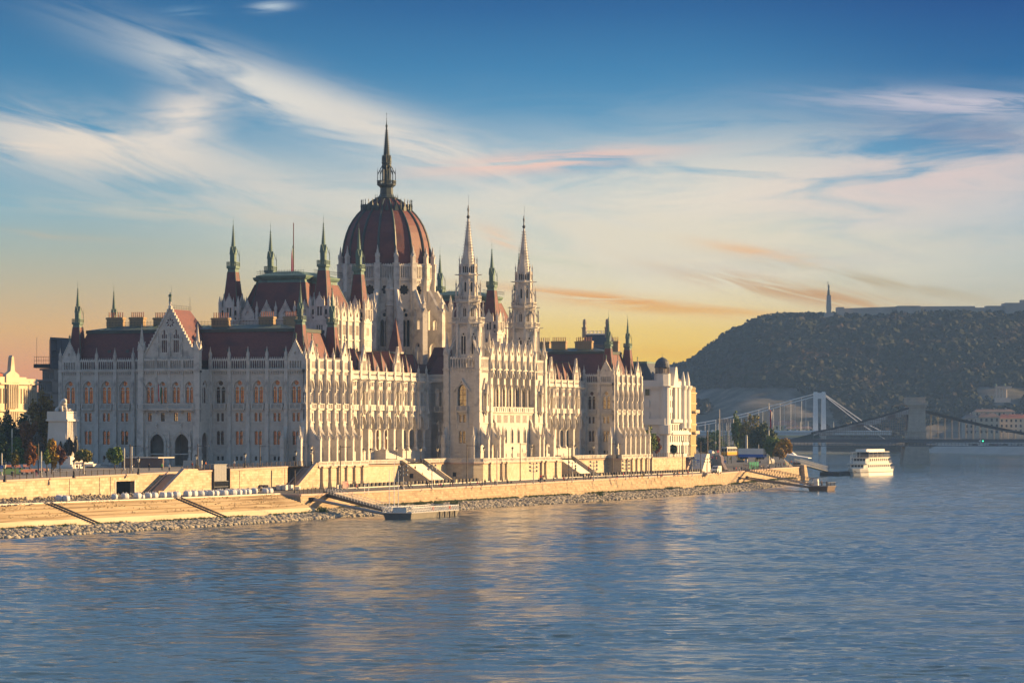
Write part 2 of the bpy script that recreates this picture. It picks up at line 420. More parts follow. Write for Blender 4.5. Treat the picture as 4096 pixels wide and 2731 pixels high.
def bay_run(F,xs,pitch,parent=PAR,upk='up',mez='mez',low=True,bas=True,balc=True,parapet=True,z0=11.0,gables=(),pil=None,pin_me=PINS,ends=(True,True),windows=True,nsuf=''):
 pass
 m=MB(F)
 upo=UPO if upk=='up' else opening(0,2.2,26.85,30.7,'g',0.8,7)
 upw=2.9 if upk=='up' else 2.2
 mz=MEZ if mez=='mez' else[opening(0,1.1,22.3,24.45,'q')]
 for x in xs:
  hol=[shift(upo,x)]+[shift(h,x)for h in mz]
  if low:hol+=[shift(h,x)for h in LOW]
  if bas:hol+=[shift(h,x)for h in BAS]
  m.plate([(x-pitch/2,z0),(x+pitch/2,z0),(x+pitch/2,35.4),(x-pitch/2,35.4)],hol,0,0.36,rim=False)
  hood(m,x,upw,30.6 if upk=='up' else 30.7,0.78 if upk=='up' else 0.8,t=0.34,legs=0.0)
  hood(m,x,upw+1.0,30.6,0.78,t=0.2,y=-0.1)
  if low:hood(m,x,2.05,19.35,0.6,'g',0.18,y=-0.1,legs=0.4)
  if mez=='mez':
   m.box(x-1.25,-0.1,24.5,x+1.25,0.03,24.72)
  corbels(m,x-pitch/2,x+pitch/2)
 xa,xb=min(xs)-pitch/2,max(xs)+pitch/2
 strings(m,xa,xb,(14.05,22.05));strings(m,xa,xb,(16.15,30.3),-0.08,0.14)
 m.box(xa,-0.25,z0,xb,-0.002,11.9)
 m.build('wall',parent,ST)
 for i,x in enumerate(xs):
  A=F@T((x,0,0))
  if windows:
   put(upk,'window',A);put(mez,'small_window',A)
   if low:put('low','arched_window',A)
   if bas:put('bas','basement_window',A)
  if balc:ob('balcony',BALC,parent,A)
  if i in gables:
   g=ob('gable',GAB,parent,F@T((x,-0.1,0)));ob('statue',STAT,g,T((0,0,43.1)))
  elif parapet:ob('parapet',PAR52 if pitch>4.5 else PAR36,parent,F@T((x,-0.12,0)))
 n=len(xs)
 for i in range(n+1):
  if(i==0 and not ends[0])or(i==n and not ends[1]):continue
  x=min(xs)+pitch*(i-0.5)
  ob('pilaster',pil or PILN,parent,F@T((x,0,0)))
  pin(pin_me,F@T((x,-0.3,37.6)))
N0=north(0)
bay_run(N0,[-23.5,-18.25,-13.0,-7.8,-2.6],5.22,gables=(4,))
bay_run(N0,[-(AX*2-2.6)+5.22*i for i in range(5)],5.22,gables=(0,))
for x in(-5.2,-0.5):ob('buttress',BUTS,PAR,N0@T((x,-0.1,0)))
UC=-7.0
CF=north(UC)
m=MB(CF)
cx=[-(AX+5.475)+3.65*i for i in range(4)]
xa,xb=cx[0]-1.825,cx[-1]+1.825
POR=[-(AX+3.45),-(AX-3.45)]
hol=[]
for x in cx:hol+=[shift(opening(0,2.2,26.85,30.7,'g',0.8,7),x),opening(x,1.1,22.3,24.45,'q')]
for x in POR:hol.append(opening(x,3.9,11.0,16.5,'g',0.72,8))
m.plate([(xa-0.9,11.0),(xb+0.9,11.0),(xb+0.9,35.4),(xa-0.9,35.4)],hol,0,0.36,rim=False)
for x in cx:hood(m,x,2.2,30.7,0.8,t=0.3);corbels(m,x-1.825,x+1.825,n=6)
for x in POR:
 for k in range(3):
  hood(m,x,3.9+0.5*k,16.5,0.72,t=0.22,y=-0.1-0.09*k,legs=5.4)
 m.lathe([(0.2,20.6),(0.12,21.2),(0.3,21.4),(0.1,21.9)],6,0,x,-0.35)
strings(m,xa,xb,(14.05,),-0.1);strings(m,xa,xb,(22.05,25.0));strings(m,xa,xb,(30.3,),-0.08,0.14)
for s,x in((1,xb+0.9),(-1,xa-0.9)):
 A=T((x,0,0))@R(90*s)
 m.plate([(-0.0,11.0),(7.0,11.0),(7.0,35.4),(0,35.4)]if s>0 else[(-7.0,11.0),(0,11.0),(0,35.4),(-7.0,35.4)],[opening(3.5*s,3.4,11.0,17.2,'g',0.75,6),shift(UPO,3.6*s)],0,0.36,A,rim=False)
 strings(m,0 if s>0 else-7,7 if s>0 else 0,(22.05,25.4,35.1),-0.12)if False else None
m.build('wall',PAR,ST)
put('up','window',CF@T((xb+0.9,0,0))@R(90)@T((3.6,0,0)))
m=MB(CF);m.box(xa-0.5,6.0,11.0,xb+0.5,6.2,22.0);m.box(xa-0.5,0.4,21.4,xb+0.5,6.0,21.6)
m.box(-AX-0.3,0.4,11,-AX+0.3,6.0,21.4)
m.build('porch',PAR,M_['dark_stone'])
for i,x in enumerate(POR):
 d=MB(CF);d.box(x-0.9,5.86,11.2,x+0.9,5.99,17.0);d.build('door',PAR,M_['wood'])
for x in cx:
 A=CF@T((x,0,0));put('upc','window',A);put('mez1','small_window',A);ob('parapet',PAR36,PAR,CF@T((x,-0.15,0)))
P3=pilaster_mesh(0.5,0.25)
for i in(1,2,3):
 pp=MB(CF@T((cx[0]-1.825+3.65*i,0,0)));pp.box(-0.25,-0.2,27.0,0.25,0.05,38.0);pp.build('pilaster',PAR,CV)
for x in(xa-0.5,xb+0.5):
 m=MB(CF);m.cbox(x,0.0,11.0,1.9,1.9,3.0);m.cbox(x,0.1,14.0,1.7,1.7,8.0);m.cbox(x,0.15,22.0,1.5,1.5,14.6)
 for z in(14,22,25.4,35.2):m.cbox(x,0.12,z-0.12,1.95,1.95,0.26)
 m.build('pilaster',PAR,CV);pin(PINB,CF@T((x,0.2,36.4)))
b=balcony_mesh(xb-xa-0.4,25.45,26.75,1.3,33)
ob('balcony',b,PAR,CF@T(((xa+xb)/2,0,0)))
for x in[xa+0.4+i*3.47 for i in range(5)]:
 m=MB(CF);m.prism([(0,25.1),(-1.2,25.1),(-0.9,24.7),(-0.25,24.3),(0,23.6)],-0.2,0.2,T((x,0,0))@R(90));m.build('bracket',PAR,CV)
for x in(POR[0]-2.5,-AX,POR[1]+2.5):
 m=MB(CF);m.cbox(x,-0.5,11.0,0.8,0.8,2.2);m.cbox(x,-0.45,15.9,0.7,0.7,0.9);m.lathe([(0.42,16.8),(0.04,20.2)],4,pi/4,x,-0.4);c=m.build('niche',PAR,CV)
 ob('statue',STATS,c,CF@T((x,-0.5,13.2)))
GF=north(UC+0.5)
gw,zb_,za_=7.45,38.2,51.0
m=MB(GF@T((-AX,0,0)))
tri=lambda x,w:[opening(x-0.52,0.42,39.7,42.6,'r'),opening(x,0.46,39.7,42.6,'r'),opening(x+0.52,0.42,39.7,42.6,'r'),opening(x-0.52,0.4,43.2,44.0,'g'),opening(x,0.42,43.2,45.4,'g'),opening(x+0.52,0.4,43.2,44.0,'g')]
petals=[]
for k in range(8):
 a=k*pi/4;c,s_=cos(a),sin(a)
 petals.append([(0+c*r-s_*t,47.2+s_*r+c*t)for r,t in((0.35,0),(0.75,-0.22),(1.05,-0.16),(1.25,0),(1.05,0.16),(0.75,0.22))])
m.plate([(-gw,35.4),(gw,35.4),(gw,zb_),(0,za_),(-gw,zb_)],tri(-1.65,1)+tri(1.65,1)+petals,0,0.4)
for x in(-1.65,1.65):hood(m,x,2.2,43.6,0.95,t=0.22,y=-0.15,legs=3.9)
m.ring(circ(0,47.2,1.5,24)+[(1.5,47.2)],circ(0,47.2,1.8,24)+[(1.8,47.2)],-0.15,0.05)
for s in(-1,1):
 m.prism([(s*(gw+0.15),zb_-0.3),(s*(gw+0.15),zb_+0.25),(0,za_+0.4),(0,za_-0.15)][::s],-0.35,0.6)
 for i in range(16):
  t=(i+0.5)/16;m.cbox(s*(gw+0.1)*(1-t),0.1,zb_+(za_-zb_)*t+0.3,0.34,0.6,0.5)
 for i in(-1,0,1):
  if s>0:m.cbox(i*3.3,-0.25,38.6,0.5,0.5,1.2);m.lathe([(0.22,39.8),(0.2,41.2),(0.07,41.4),(0.12,41.7)],6,0,i*3.3,-0.25);m.lathe([(0.3,42.2),(0.3,42.8),(0.04,44.6)],4,pi/4,i*3.3,-0.2)
m.lathe([(0.35,51.0),(0.22,51.8),(0.42,52.1),(0.25,52.4)],8)
m.box(-5.6,0.42,35.5,5.6,0.46,50.0)if False else m.prism([(-6.4,36),(6.4,36),(6.4,38.4),(0,49.6),(-6.4,38.4)],0.45,0.55)
g=m.build('gable',PAR,CV)
ob('statue',statue_mesh(2.4,M_['copper']),g,GF@T((-AX,0,52.4)))
m=MB();m.tube((0,0,0),(0,0,4.2),0.035,0.02,4);m.build('lightning_rod',PAR,M_['iron'],M=GF@T((-AX+0.25,0.2,52.4)))
def roof_poly(name,pts,faces,mat,parent=PAR):
 m=MB();m.add(pts,faces);return m.build(name,parent,mat)
y0,y1=AX-7.2,AX+7.2
roof_poly('roof',[(UC+0.9,y0,37.8),(UC+0.9,y1,37.8),(UC+0.9,AX,50.6),(5.0,AX,50.6),(12.0,y0,37.8),(12.0,y1,37.8)],[(0,4,3,2),(1,2,3,5),(4,5,3),(0,2,1)],M_['red_roof'])
m=MB();
for i in range(9):
 u=UC+1.4+i*(11.2/8);m.tube((u,AX,50.6),(u,AX,51.7),0.03,n=4)
for z in(51.0,51.6):m.tube((UC+1.4,AX,z),(5.0,AX,z),0.03,n=4)
m.tube((5.0,AX,50.6),(5.0,AX,54.2),0.05,0.03,5)
m.build('ridge_cresting',PAR,M_['iron'])
def mansard(u0,u1,v0,v1,zb,zt,ins,name='roof',mat='red_roof',top='dark_copper',ridge=1.8):
 a=[(u0,v0),(u1,v0),(u1,v1),(u0,v1)]
 b=[(u0+ins,v0+ins),(u1-ins,v0+ins),(u1-ins,v1-ins),(u0+ins,v1-ins)]
 m=MB();m.loft([[(x,y,zb)for x,y in a],[(x,y,zt)for x,y in b]],cap0=False,cap1=False)
 r=m.build(name,PAR,M_[mat])
 m=MB();e=0.35
 c=[(u0+ins-e,v0+ins-e),(u1-ins+e,v0+ins-e),(u1-ins+e,v1-ins+e),(u0+ins-e,v1-ins+e)]
 d=[(x+(2.5 if x<(u0+u1)/2 else-2.5),y+(2.5 if y<(v0+v1)/2 else-2.5))for x,y in c]
 mu=(u1-u0)*0.5-ins-0.6
 k=min(mu,7.0)
 q=[(x+(k if x<(u0+u1)/2 else-k),y+(k if y<(v0+v1)/2 else-k))for x,y in c]
 m.loft([[(x,y,zt-0.35)for x,y in c],[(x,y,zt+0.5)for x,y in c],[(x,y,zt+0.55)for x,y in[(p[0]+(0.3 if p[0]<(u0+u1)/2 else-0.3),p[1]+(0.3 if p[1]<(v0+v1)/2 else-0.3))for p in c]],[(x,y,zt+ridge)for x,y in q]],cap0=False)
 m.build('roof_cap',r,M_[top])
 m=MB()
 for i in range(int((v1-v0-2*ins)/1.4)):
  y=v0+ins+0.5+i*1.4;m.tube((u0+ins+0.1,y,zt+0.58),(u0+ins+0.1+k-0.6,min(max(y,q[0][1]),q[2][1]),zt+ridge+0.03),0.04,n=4)
 m.build('roof_seams',r,M_['copper'])
 return r
def cresting(u0,v0,u1,v1,z,h=1.0,step=0.9,parent=PAR):
 m=MB();n=max(2,int(sqrt((u1-u0)**2+(v1-v0)**2)/step))
 P=lambda t,zz:(u0+(u1-u0)*t,v0+(v1-v0)*t,zz)
 for i in range(n+1):
  m.tube(P(i/n,z),P(i/n,z+h),0.03,n=4);m.lathe([(0.02,h-0.05),(0.1,h+0.02),(0.02,h+0.16)],4,0,*P(i/n,0)[:2],M=T((0,0,z)))
 for zz in(z+h*0.35,z+h*0.9):m.tube(P(0,zz),P(1,zz),0.035,n=4)
 return m.build('ridge_cresting',parent,M_['iron'])
def helm(u,v,z0=36.0,zt=46.7,h0=2.05,h1=0.93,red='red_roof',green='copper',k=1.0,parent=PAR,rods=True):
 pass
 A=T((u,v,0))
 m=MB();m.sq([(h0,z0),(h1*1.04,zt)],M=A);r=m.build('turret',parent,M_[red])
 m=MB(A)
 for sx in(-1,1):
  for sy in(-1,1):m.tube((sx*h0,sy*h0,z0),(sx*h1*1.04,sy*h1*1.04,zt),0.09,n=4)
 z=zt;h=h1
 m.sq([(h*1.06,z-0.1),(h*1.0,z+0.15*k),(h*1.0,z+0.6*k),(h*1.25,z+0.75*k),(h*1.25,z+1.05*k),(h*1.1,z+1.1*k)])
 g0,g1=z+1.05*k,z+2.1*k
 for s in range(4):
  B=R(90*s)
  m.box(-h*1.2,-h*1.22,g1-0.16*k,h*1.2,-h*1.08,g1,B);m.box(-h*1.2,-h*1.22,g0,h*1.2,-h*1.08,g0+0.2*k,B);m.box(-h*1.19,-h*1.19,g0+0.5*k,h*1.19,-h*1.11,g0+0.58*k,B)
  for i in range(6):
   x=-h*1.2+h*2.4*i/5;m.box(x-0.05*k,-h*1.2,g0,x+0.05*k,-h*1.1,g1,B)
  m.tube((h*1.12,-h*1.12,g0),(h*1.12,-h*1.12,g1+1.5*k),0.07*k,n=4);m.tube((h*1.12,-h*1.12,g1+1.5*k),(h*1.12,-h*1.12,g1+2.6*k),0.04*k,0.02,4)
  m.tube((h*1.12,-h*1.12,g1+1.2*k),(h*0.62,-h*0.62,g1+2.9*k),0.06*k,n=4)
  m.prism([(-h*0.5,g1+1.7*k),(h*0.5,g1+1.7*k),(0,g1+3.3*k)],-h*0.78,-h*0.4,B)
  for i in range(4):m.box(-h*0.3,-h*0.66,g0+0.9*k+i*0.42*k,h*0.3,-h*0.56,g0+1.1*k+i*0.42*k,B)
 m.sq([(h*0.6,g0-0.1),(h*0.6,g1+1.6*k),(h*0.72,g1+1.7*k),(h*0.66,g1+1.9*k)])
 o=m.build('turret_lantern',r,M_[green])
 s0=g1+1.9*k;s1=s0+5.6*k
 m=MB(A)
 m.lathe([(h*0.78,s0-0.4*k),(h*0.52,s0+0.9*k),(0.07,s1)],8,pi/8)
 for q in range(11):
  t=(q+0.5)/11;rr=(h*0.6)*(1-t)+0.07*t
  for a in range(4):
   an=a*pi/2+pi/4;m.cbox((rr+0.05*k)*cos(an),(rr+0.05*k)*sin(an),s0+0.5*k+(s1-s0-0.5*k)*t,0.13*k,0.13*k,0.13*k)
 m.lathe([(0.06,s1-0.05),(0.17*k,s1+0.2),(0.05,s1+0.45),(0.03,s1+1.2*k),(0.1*k,s1+1.35*k),(0.02,s1+1.5*k),(0.015,s1+2.6*k)],6)
 m.build('turret_spire',r,M_[green])
 return r
def chimney(u,v,z,lu=1.6,lv=4.0,h=3.2,n=7):
 m=MB();m.box(-lu/2,-lv/2,0,lu/2,lv/2,h);m.box(-lu/2-0.18,-lv/2-0.18,h-0.5,lu/2+0.18,lv/2+0.18,h-0.2);m.box(-lu/2-0.1,-lv/2-0.1,h-0.2,lu/2+0.1,lv/2+0.1,h)
 c=m.build('chimney',PAR,M_['brick'],M=T((u,v,z)))
 m=MB()
 for i in range(n):
  y=-lv/2+0.35+(lv-0.7)*i/max(1,n-1)
  m.lathe([(0.16,h),(0.12,h+1.1),(0.17,h+1.2),(0.17,h+1.32)],8,0,0,y)
 m.build('chimney_pots',c,M_['clay'])
 return c
for us in(0.0,LEN-27.6):
 mansard(us+1.7,us+26.2,1.7,2*AX-1.7,36.2,45.3,3.4)
 for uu in(3.6,24.0):
  for vv in(3.0,2*AX-3.0):
   helm(us+uu,vv)
 m=MB();m.box(us+0.3,0.3,35.2,us+27.3,2*AX-0.3,35.9);m.build('gutter_deck',PAR,M_['dark_copper'])
cresting(8,9,8,2*AX-9,46.9)
for v,lv,z in((16.3,4.0,45.9),(27.5,4.6,45.6),(53.2,4.0,46.2),(59.5,4.6,46.2),(9.8,3.4,45.9),(46.5,3.6,46.0)):chimney(13.0 if v!=27.5 else 9,v,z,1.7,lv)
for v in(13,22,40):chimney(LEN-18,v,45.9,1.8,5.0,3.4,8)
for v in(6,17,30,36):chimney(LEN-10,v,46.0,1.8,4.0,3.4,6)
cresting(LEN-24,8,LEN-6,8,46.9)
sl=MB();sl.box(-0.45,-0.12,-0.4,0.45,0.25,0.4)
slm=sl.mesh('roof_light',M_['dark_copper'])
for v in(7,12.2,17.4,22.6,46,51.2,56.4):
 ob('roof_light',slm,PAR,north(1.7+3.4*0.45,v)@T((0,0,40.3)))
for u in(8.5,12.0,15.8):
 ob('roof_light',slm,PAR,T((u,1.7+3.4*0.6,41.7)))
def river_block(us,shown):
 F=T((us,0,0))
 xs=[1.2+5.27*(k+0.5)for k in range(5)]
 bay_run(F,xs,5.27,gables=(0,4),pil=PILR,pin_me=PINS)
 for k in range(6):ob('buttress',BUT,PAR,F@T((1.2+5.27*k,-0.5,0)))
 m=MB(F);m.box(-0.0,0.0,11,0.0+1.2,0.4,35.4);m.box(0,-0.1,35.0,1.3,0.4,35.4);m.build('wall',PAR,ST)
river_block(0.0,True);river_block(LEN-27.6,False)
m=MB()
for us in(0,LEN-27.6):
 m.box(us+0.5,2*AX-0.4,11,us+27.2,2*AX,35.4)
m.box(27.2,0.4,11,27.6,2*AX,35.4);m.box(LEN-0.4,0.4,11,LEN,2*AX,35.4)
m.build('wall',PAR,ST)
US=LEN-27.6
bay_run(north(US),[-2.6,-7.6],5.0,gables=(0,),balc=True,pil=PILN)
for x in(-5.0,-0.5):ob('buttress',BUTS,PAR,north(US)@T((x,-0.1,0)))
m=MB(north(US));m.box(-2*AX,0,30,-10.1,0.4,35.4);m.build('wall',PAR,ST)
for F,x in((CF,xb+1.15),(N0,-0.25),(north(US),-0.15),(CF,xa-1.2)):
 m=MB(F);m.tube((x,-0.45 if F is not CF else 0.25,11),(x,-0.45 if F is not CF else 0.25,35.0),0.16,n=6);m.cbox(x,-0.45 if F is not CF else 0.25,34.6,0.6,0.6,0.8);m.build('downpipe',PAR,M_['iron'])
 # wings between the end blocks and the centre
VW=10.0
TRI=[opening(dx,0.95,26.95,30.2,'g',0.85,5)for dx in(-1.32,0,1.32)]
win_proto('tri',None,TRI,0.3,bars=(0.6,),glass='dark_glass')
def wing_pilaster(z0):
 m=MB();w,d=1.05,0.85
 m.box(-w/2,-d,z0,w/2,0.1,36.0)
 m.box(-w/2-0.1,-d-0.25,33.7,w/2+0.1,0.05,34.05);m.box(-w/2-0.08,-d-0.1,25.4,w/2+0.08,0.05,25.7)
 m.lathe([(0.24,21.2),(0.3,21.7),(0.2,21.8),(0.17,23.1),(0.24,23.8),(0.08,24.0),(0.12,24.3),(0.04,24.5)],8,0,0,-d-0.18)
 m.lathe([(0.36,24.7),(0.36,25.3),(0.05,26.9)],6,0,0,-d-0.15)
 m.lathe([(0.08,20.3),(0.28,21.2)],6,0,0,-d-0.12)
 for z,h in((28.2,3.4),(31.4,2.2)):m.cbox(0,-d-0.02,z,0.6,0.3,0.5);m.lathe([(0.3,z+0.5),(0.03,z+h)],4,pi/4,0,-d-0.05)
 m.tube((0,-d,33.5),(0,-d-1.5,33.6),0.16,0.1,6)
 return m.mesh('pilaster',CV)
WPIL=wing_pilaster(20.4)
def column_mesh(r=0.5,z0=14.4,z1=20.5):
 m=MB();m.cbox(0,0.1,z0,1.5,1.5,0.35);m.lathe([(r*1.35,z0+0.35),(r*1.35,z0+0.6),(r*1.05,z0+0.9),(r,z0+1.1),(r*0.94,z1-1.3),(r*1.05,z1-1.25),(r,z1-1.1),(r*1.45,z1-0.35)],14,0,0,0.1)
 m.cbox(0,0.1,z1-0.35,1.6,1.5,0.4)
 return m.mesh('column',CV)
COLM=column_mesh()
def pier_mesh():
 m=MB();m.cbox(0,0.0,11.0,1.5,1.9,1.2);m.cbox(0,0.0,12.2,1.25,1.7,8.35);m.cbox(0,0,20.0,1.5,1.85,0.5)
 m.lathe([(0.3,14.4),(0.26,20.0)],8,0,0.55,0.5)
 return m.mesh('pier',CV)
PIERM=pier_mesh()
def balus_panel(w,n):
 m=MB();m.box(-w/2,-0.5,25.45,w/2,0,25.75);m.box(-w/2+0.05,-0.4,25.75,w/2-0.05,-0.25,26.8);m.box(-w/2,-0.5,26.75,w/2,-0.15,26.95)
 for i in range(n+1):m.cbox(-w/2+0.1+(w-0.2)*i/n,-0.42,25.75,0.16,0.14,1.0)
 return m.mesh('balcony',CV)
BPAN=balus_panel(4.6,3)
def pierced(w,z0=34.1,z1=35.85,n=6):
 m=MB();p=w/n
 m.plate([(-w/2,z0),(w/2,z0),(w/2,z1),(-w/2,z1)],[foil(-w/2+p*(i+0.5),z0+0.95,p*0.42,4,16)for i in range(n)],-0.55,0.25,back=True)
 m.box(-w/2,-0.7,z1,w/2,-0.2,z1+0.22);m.box(-w/2,-0.7,z0-0.25,w/2,0,z0)
 return m.mesh('parapet',CV)
WPAR=pierced(5.1)
def wing_gable():
 m=MB();w=4.3
 z0,zb,za=35.9,37.0,42.6
 hol=[opening(dx,0.42,z0+0.3,z0+2.6,'g',0.8,3)for dx in(-0.9,-0.3,0.3,0.9)]+[opening(0,0.7,39.4,40.2,'g',0.9,4)]
 m.plate([(-w/2,z0),(w/2,z0),(w/2,zb),(0,za),(-w/2,zb)],hol,-0.45,0.4)
 m.box(-w/2+0.1,0.0,z0,w/2-0.1,0.1,38.6);m.box(-0.8,0.0,38.7,0.8,0.1,41)
 for s in(-1,1):
  m.prism([(s*(w/2+0.1),zb-0.2),(s*(w/2+0.1),zb+0.12),(0,za+0.35),(0,za-0.1)][::s],-0.6,0.15)
  for i in range(9):
   t=(i+0.5)/9;m.cbox(s*(w/2)*(1-t),-0.3,zb+(za-zb)*t+0.2,0.24,0.4,0.4)
 m.cbox(0,-0.25,za,0.5,0.5,0.6)
 return m.mesh('gable',CV)
WGAB=wing_gable()
def tabernacle():
 pass
 m=MB()
 m.prism([(-1.0,30.6),(1.0,30.6),(0,33.4)],-1.25,0.05);m.box(-1.05,-1.2,25.5,1.05,0,26.95)
 m.ring(opening(0,1.3,26.95,29.6,'g',0.85,5)[1:]+[(-0.65,26.95)],opening(0,2.0,26.95,29.7,'g',0.85,5)[1:]+[(-1.0,26.95)],-1.25,-0.95)
 m.lathe([(0.15,24.2),(1.0,25.5)],4,pi/4,0,-0.6)
 m.lathe([(0.3,26.95),(0.26,28.0),(0.33,28.9),(0.1,29.1),(0.15,29.4),(0.04,29.6)],8,0,0,-0.6)
 m.lathe([(0.1,33.3),(0.2,33.7),(0.03,34.2)],4,0,0,-1.0)
 return m.mesh('niche',CV)
TAB=tabernacle()
def wing(lines,gab,cols,stairbay):
 F=T((0,VW,0));m=MB(F)
 for k in range(len(lines)-1):
  xa,xb=lines[k],lines[k+1];x=(xa+xb)/2
  a=arc(4.3,20.9,0.75,7,'g',x)
  m.plate([(xa,20.5),(x-2.15,20.5)]+a+[(x+2.15,20.5),(xb,20.5),(xb,34.0),(xa,34.0)],[shift(h,x)for h in TRI],0,0.7,rim=True)
  for q in(0,0.45):hood(m,x,4.3+q,20.9,0.75,t=0.22,y=-0.22+q*0.3)
  for dx in(-1.32,0,1.32):hood(m,x+dx,0.95,30.2,0.85,t=0.16,y=-0.18)
  for dx in(-0.66,0.66):
   m.tube((x+dx,-0.15,26.95),(x+dx,-0.15,30.2),0.11,n=6);m.cbox(x+dx,-0.2,32.0,0.3,0.35,0.9);m.cbox(x+dx,-0.2,32.9,0.45,0.45,0.2)
  m.box(xa,-0.12,33.1,xb,0.05,33.7);m.box(xa,-0.4,33.7,xb,0.05,34.0)
 m.build('wall',PAR,ST)
 for k in range(len(lines)-1):
  x=(lines[k]+lines[k+1])/2;A=F@T((x,0,0))
  put('tri','triple_window',A);ob('parapet',WPAR,PAR,A)
  if k in gab:ob('gable',WGAB,PAR,A);ob('niche',TAB,PAR,A)
  else:
   ob('balcony',BPAN,PAR,A)
  r=MB(F);s=2.55;zt=41.4 if k not in gab else 42.0
  r.add([(x-s,0.5,35.6),(x+s,0.5,35.6),(x,2.3,zt),(x-s,7.5,35.6),(x+s,7.5,35.6),(x,7.5,zt)],[(0,1,2),(1,4,5,2),(3,0,2,5)])
  c=r.build('roof',PAR,M_['red_roof'])
  r=MB(F);r.tube((x,2.3,zt-0.1),(x,2.3,zt+1.6),0.1,0.02,5)
  for xe in(x-s,x+s):r.tube((xe,0.5,35.6),(x,2.3,zt),0.11,n=4)
  r.tube((x,2.3,zt),(x,7.5,zt),0.1,n=4);r.build('ridge',c,M_['dark_copper'])
 for k,x in enumerate(lines):
  A=F@T((x,0,0));ob('pilaster',WPIL,PAR,A)
  pin(PINS if(k in gab or k-1 in gab)else PINT,A@T((0,-0.45,35.9))@S(1,1,1.25 if(k in gab or k-1 in gab)else 0.85))
  if k in cols:ob('column',COLM,PAR,A@T((0,0.3,0)))
  else:ob('pier',PIERM,PAR,A@T((0,0.2,0)))
 a,b=lines[0],lines[-1]
 m=MB(F)
 m.box(a,0.0,11,stairbay[0],1.0,14.35);m.box(stairbay[1],0.0,11,b,1.0,14.35);m.box(a,1.0,14.1,b,6,14.39)
 m.box(a-0.5,-0.08,14.1,stairbay[0],1.0,14.4);m.box(stairbay[1],-0.08,14.1,b,1.0,14.4)
 m.box(a,0.7,24.6,b,6,24.9)
 m.build('podium',PAR,ST)
 m=MB(F)
 hol=[]
 for k in range(len(lines)-1):
  x=(lines[k]+lines[k+1])/2;hol+=[opening(x,1.5,14.4,17.6,'q'),opening(x,1.4,18.3,19.6,'r')]
 m.plate([(a,14.4),(b,14.4),(b,24.6),(a,24.6)],hol,5.6,0.3,rim=False)
 m.build('arcade_wall',PAR,ST)
 m=MB(F)
 for h in hol:m.pane(h,5.85)
 m.build('arcade_doors',PAR,M_['wood'])
 m=MB(F);m.loft([[(a,6,35.5),(b,6,35.5),(b,38,35.5),(a,38,35.5)],[(a,9.5,41.8),(b,9.5,41.8),(b,35,41.8),(a,35,41.8)]])
 m.build('roof',PAR,M_['dark_roof'])
 m=MB(F);m.box(a,0.3,35.2,b,7.0,35.58);m.box(a,9.4,41.6,b,9.9,42.1);m.build('gutter_deck',PAR,M_['dark_copper'])
 cresting(a,VW+9.6,b,VW+9.6,42.1,0.6,1.2)
L1=[27.9+6.1*k for k in range(14)]
wing(L1,(5,9,1),(3,4,7,8,11,12,13),(70.0,82.3))
L2=[LEN-x for x in L1[::-1]]
wing(L2,(3,7,11),(0,1,2,5,6,9,10),(LEN-82.3,LEN-70.0))
for s0,s1 in((70.0,82.3),(LEN-82.3,LEN-70.0)):
 m=MB()
 for i in range(17):
  z=14.39-0.2*i;m.box(s0+0.5,VW+0.8-0.42*(i+1),11.0,s1-0.5,VW+0.8-0.42*i,z)
 for s in(s0,s1):
  m.box(s-0.5,VW-6.8,11,s+0.5,VW+0.5,12.3);m.box(s-0.45,VW-3.4,12.3,s+0.45,VW+0.5,14.6);m.box(s-0.6,VW-3.6,14.6,s+0.6,VW-2.0,14.9)
 m.build('stairs',PAR,ST)
 # recess and the two tower bases, river loggia
VC=-5.0
def recess(u,facing):
 pass
 F=north(u)
 m=MB(F);a,b=-VW,-4.6
 hol=[opening(-8.1,1.15,26.9,30.8,'g',0.85,5),opening(-6.2,1.15,26.9,30.8,'g',0.85,5)]
 lo=[opening(-7.55,0.55,19.6,21.9,'r'),opening(-6.75,0.55,19.6,21.9,'r'),opening(-7.15,1.5,16.2,17.9,'g',0.7,5),opening(-7.15,1.2,11.0,12.6,'g',0.7,4)]
 m.plate([(a,11),(b,11),(b,34),(a,34)],hol+lo,0,0.35,rim=False)
 for x in(-8.1,-6.2):hood(m,x,1.15,30.8,0.85,t=0.22)
 hood(m,-7.15,1.9,21.4,0.75,t=0.2,y=-0.1)
 m.box(a,-0.4,33.7,b,0.05,34.0);strings(m,a,b,(22.05,25.5,14.3,16.1))
 m.plate([(a,34.0),(b,34.0),(b,35.9),(a,35.9)],[foil(a+0.5+i*0.75,35.0,0.27,4,16)for i in range(7)],-0.3,0.25,back=True)
 m.build('wall',PAR,ST)
 key='rec'
 if key not in PROTO:win_proto(key,None,hol,0.12,bars=(0.7,0.35),glass='dark_glass');win_proto('rec2',None,lo,0.12,bars=(0.6,))
 put(key,'window',F);put('rec2','arched_window',F)
 b_=balcony_mesh(3.6,25.5,26.8,0.4,13);ob('balcony',b_,PAR,F@T((-7.2,0,0)));ob('balcony',balcony_mesh(2.2,14.9,16.0,0.7,7),PAR,F@T((-7.15,0,0)))
 m=MB();k=1;m.add([(u,VW+1,35.5),(u+8,VW+1,35.5),(u+8,2,35.5),(u,2,35.5),(u+3,VW-1,41),(u+8,VW-1,41),(u+8,2,41),(u+3,2,41)],[(0,1,5,4),(3,0,4,7),(4,5,6,7)])
 m.build('roof',PAR,M_['dark_roof'])
recess(112.0,-1)
TWR=[]
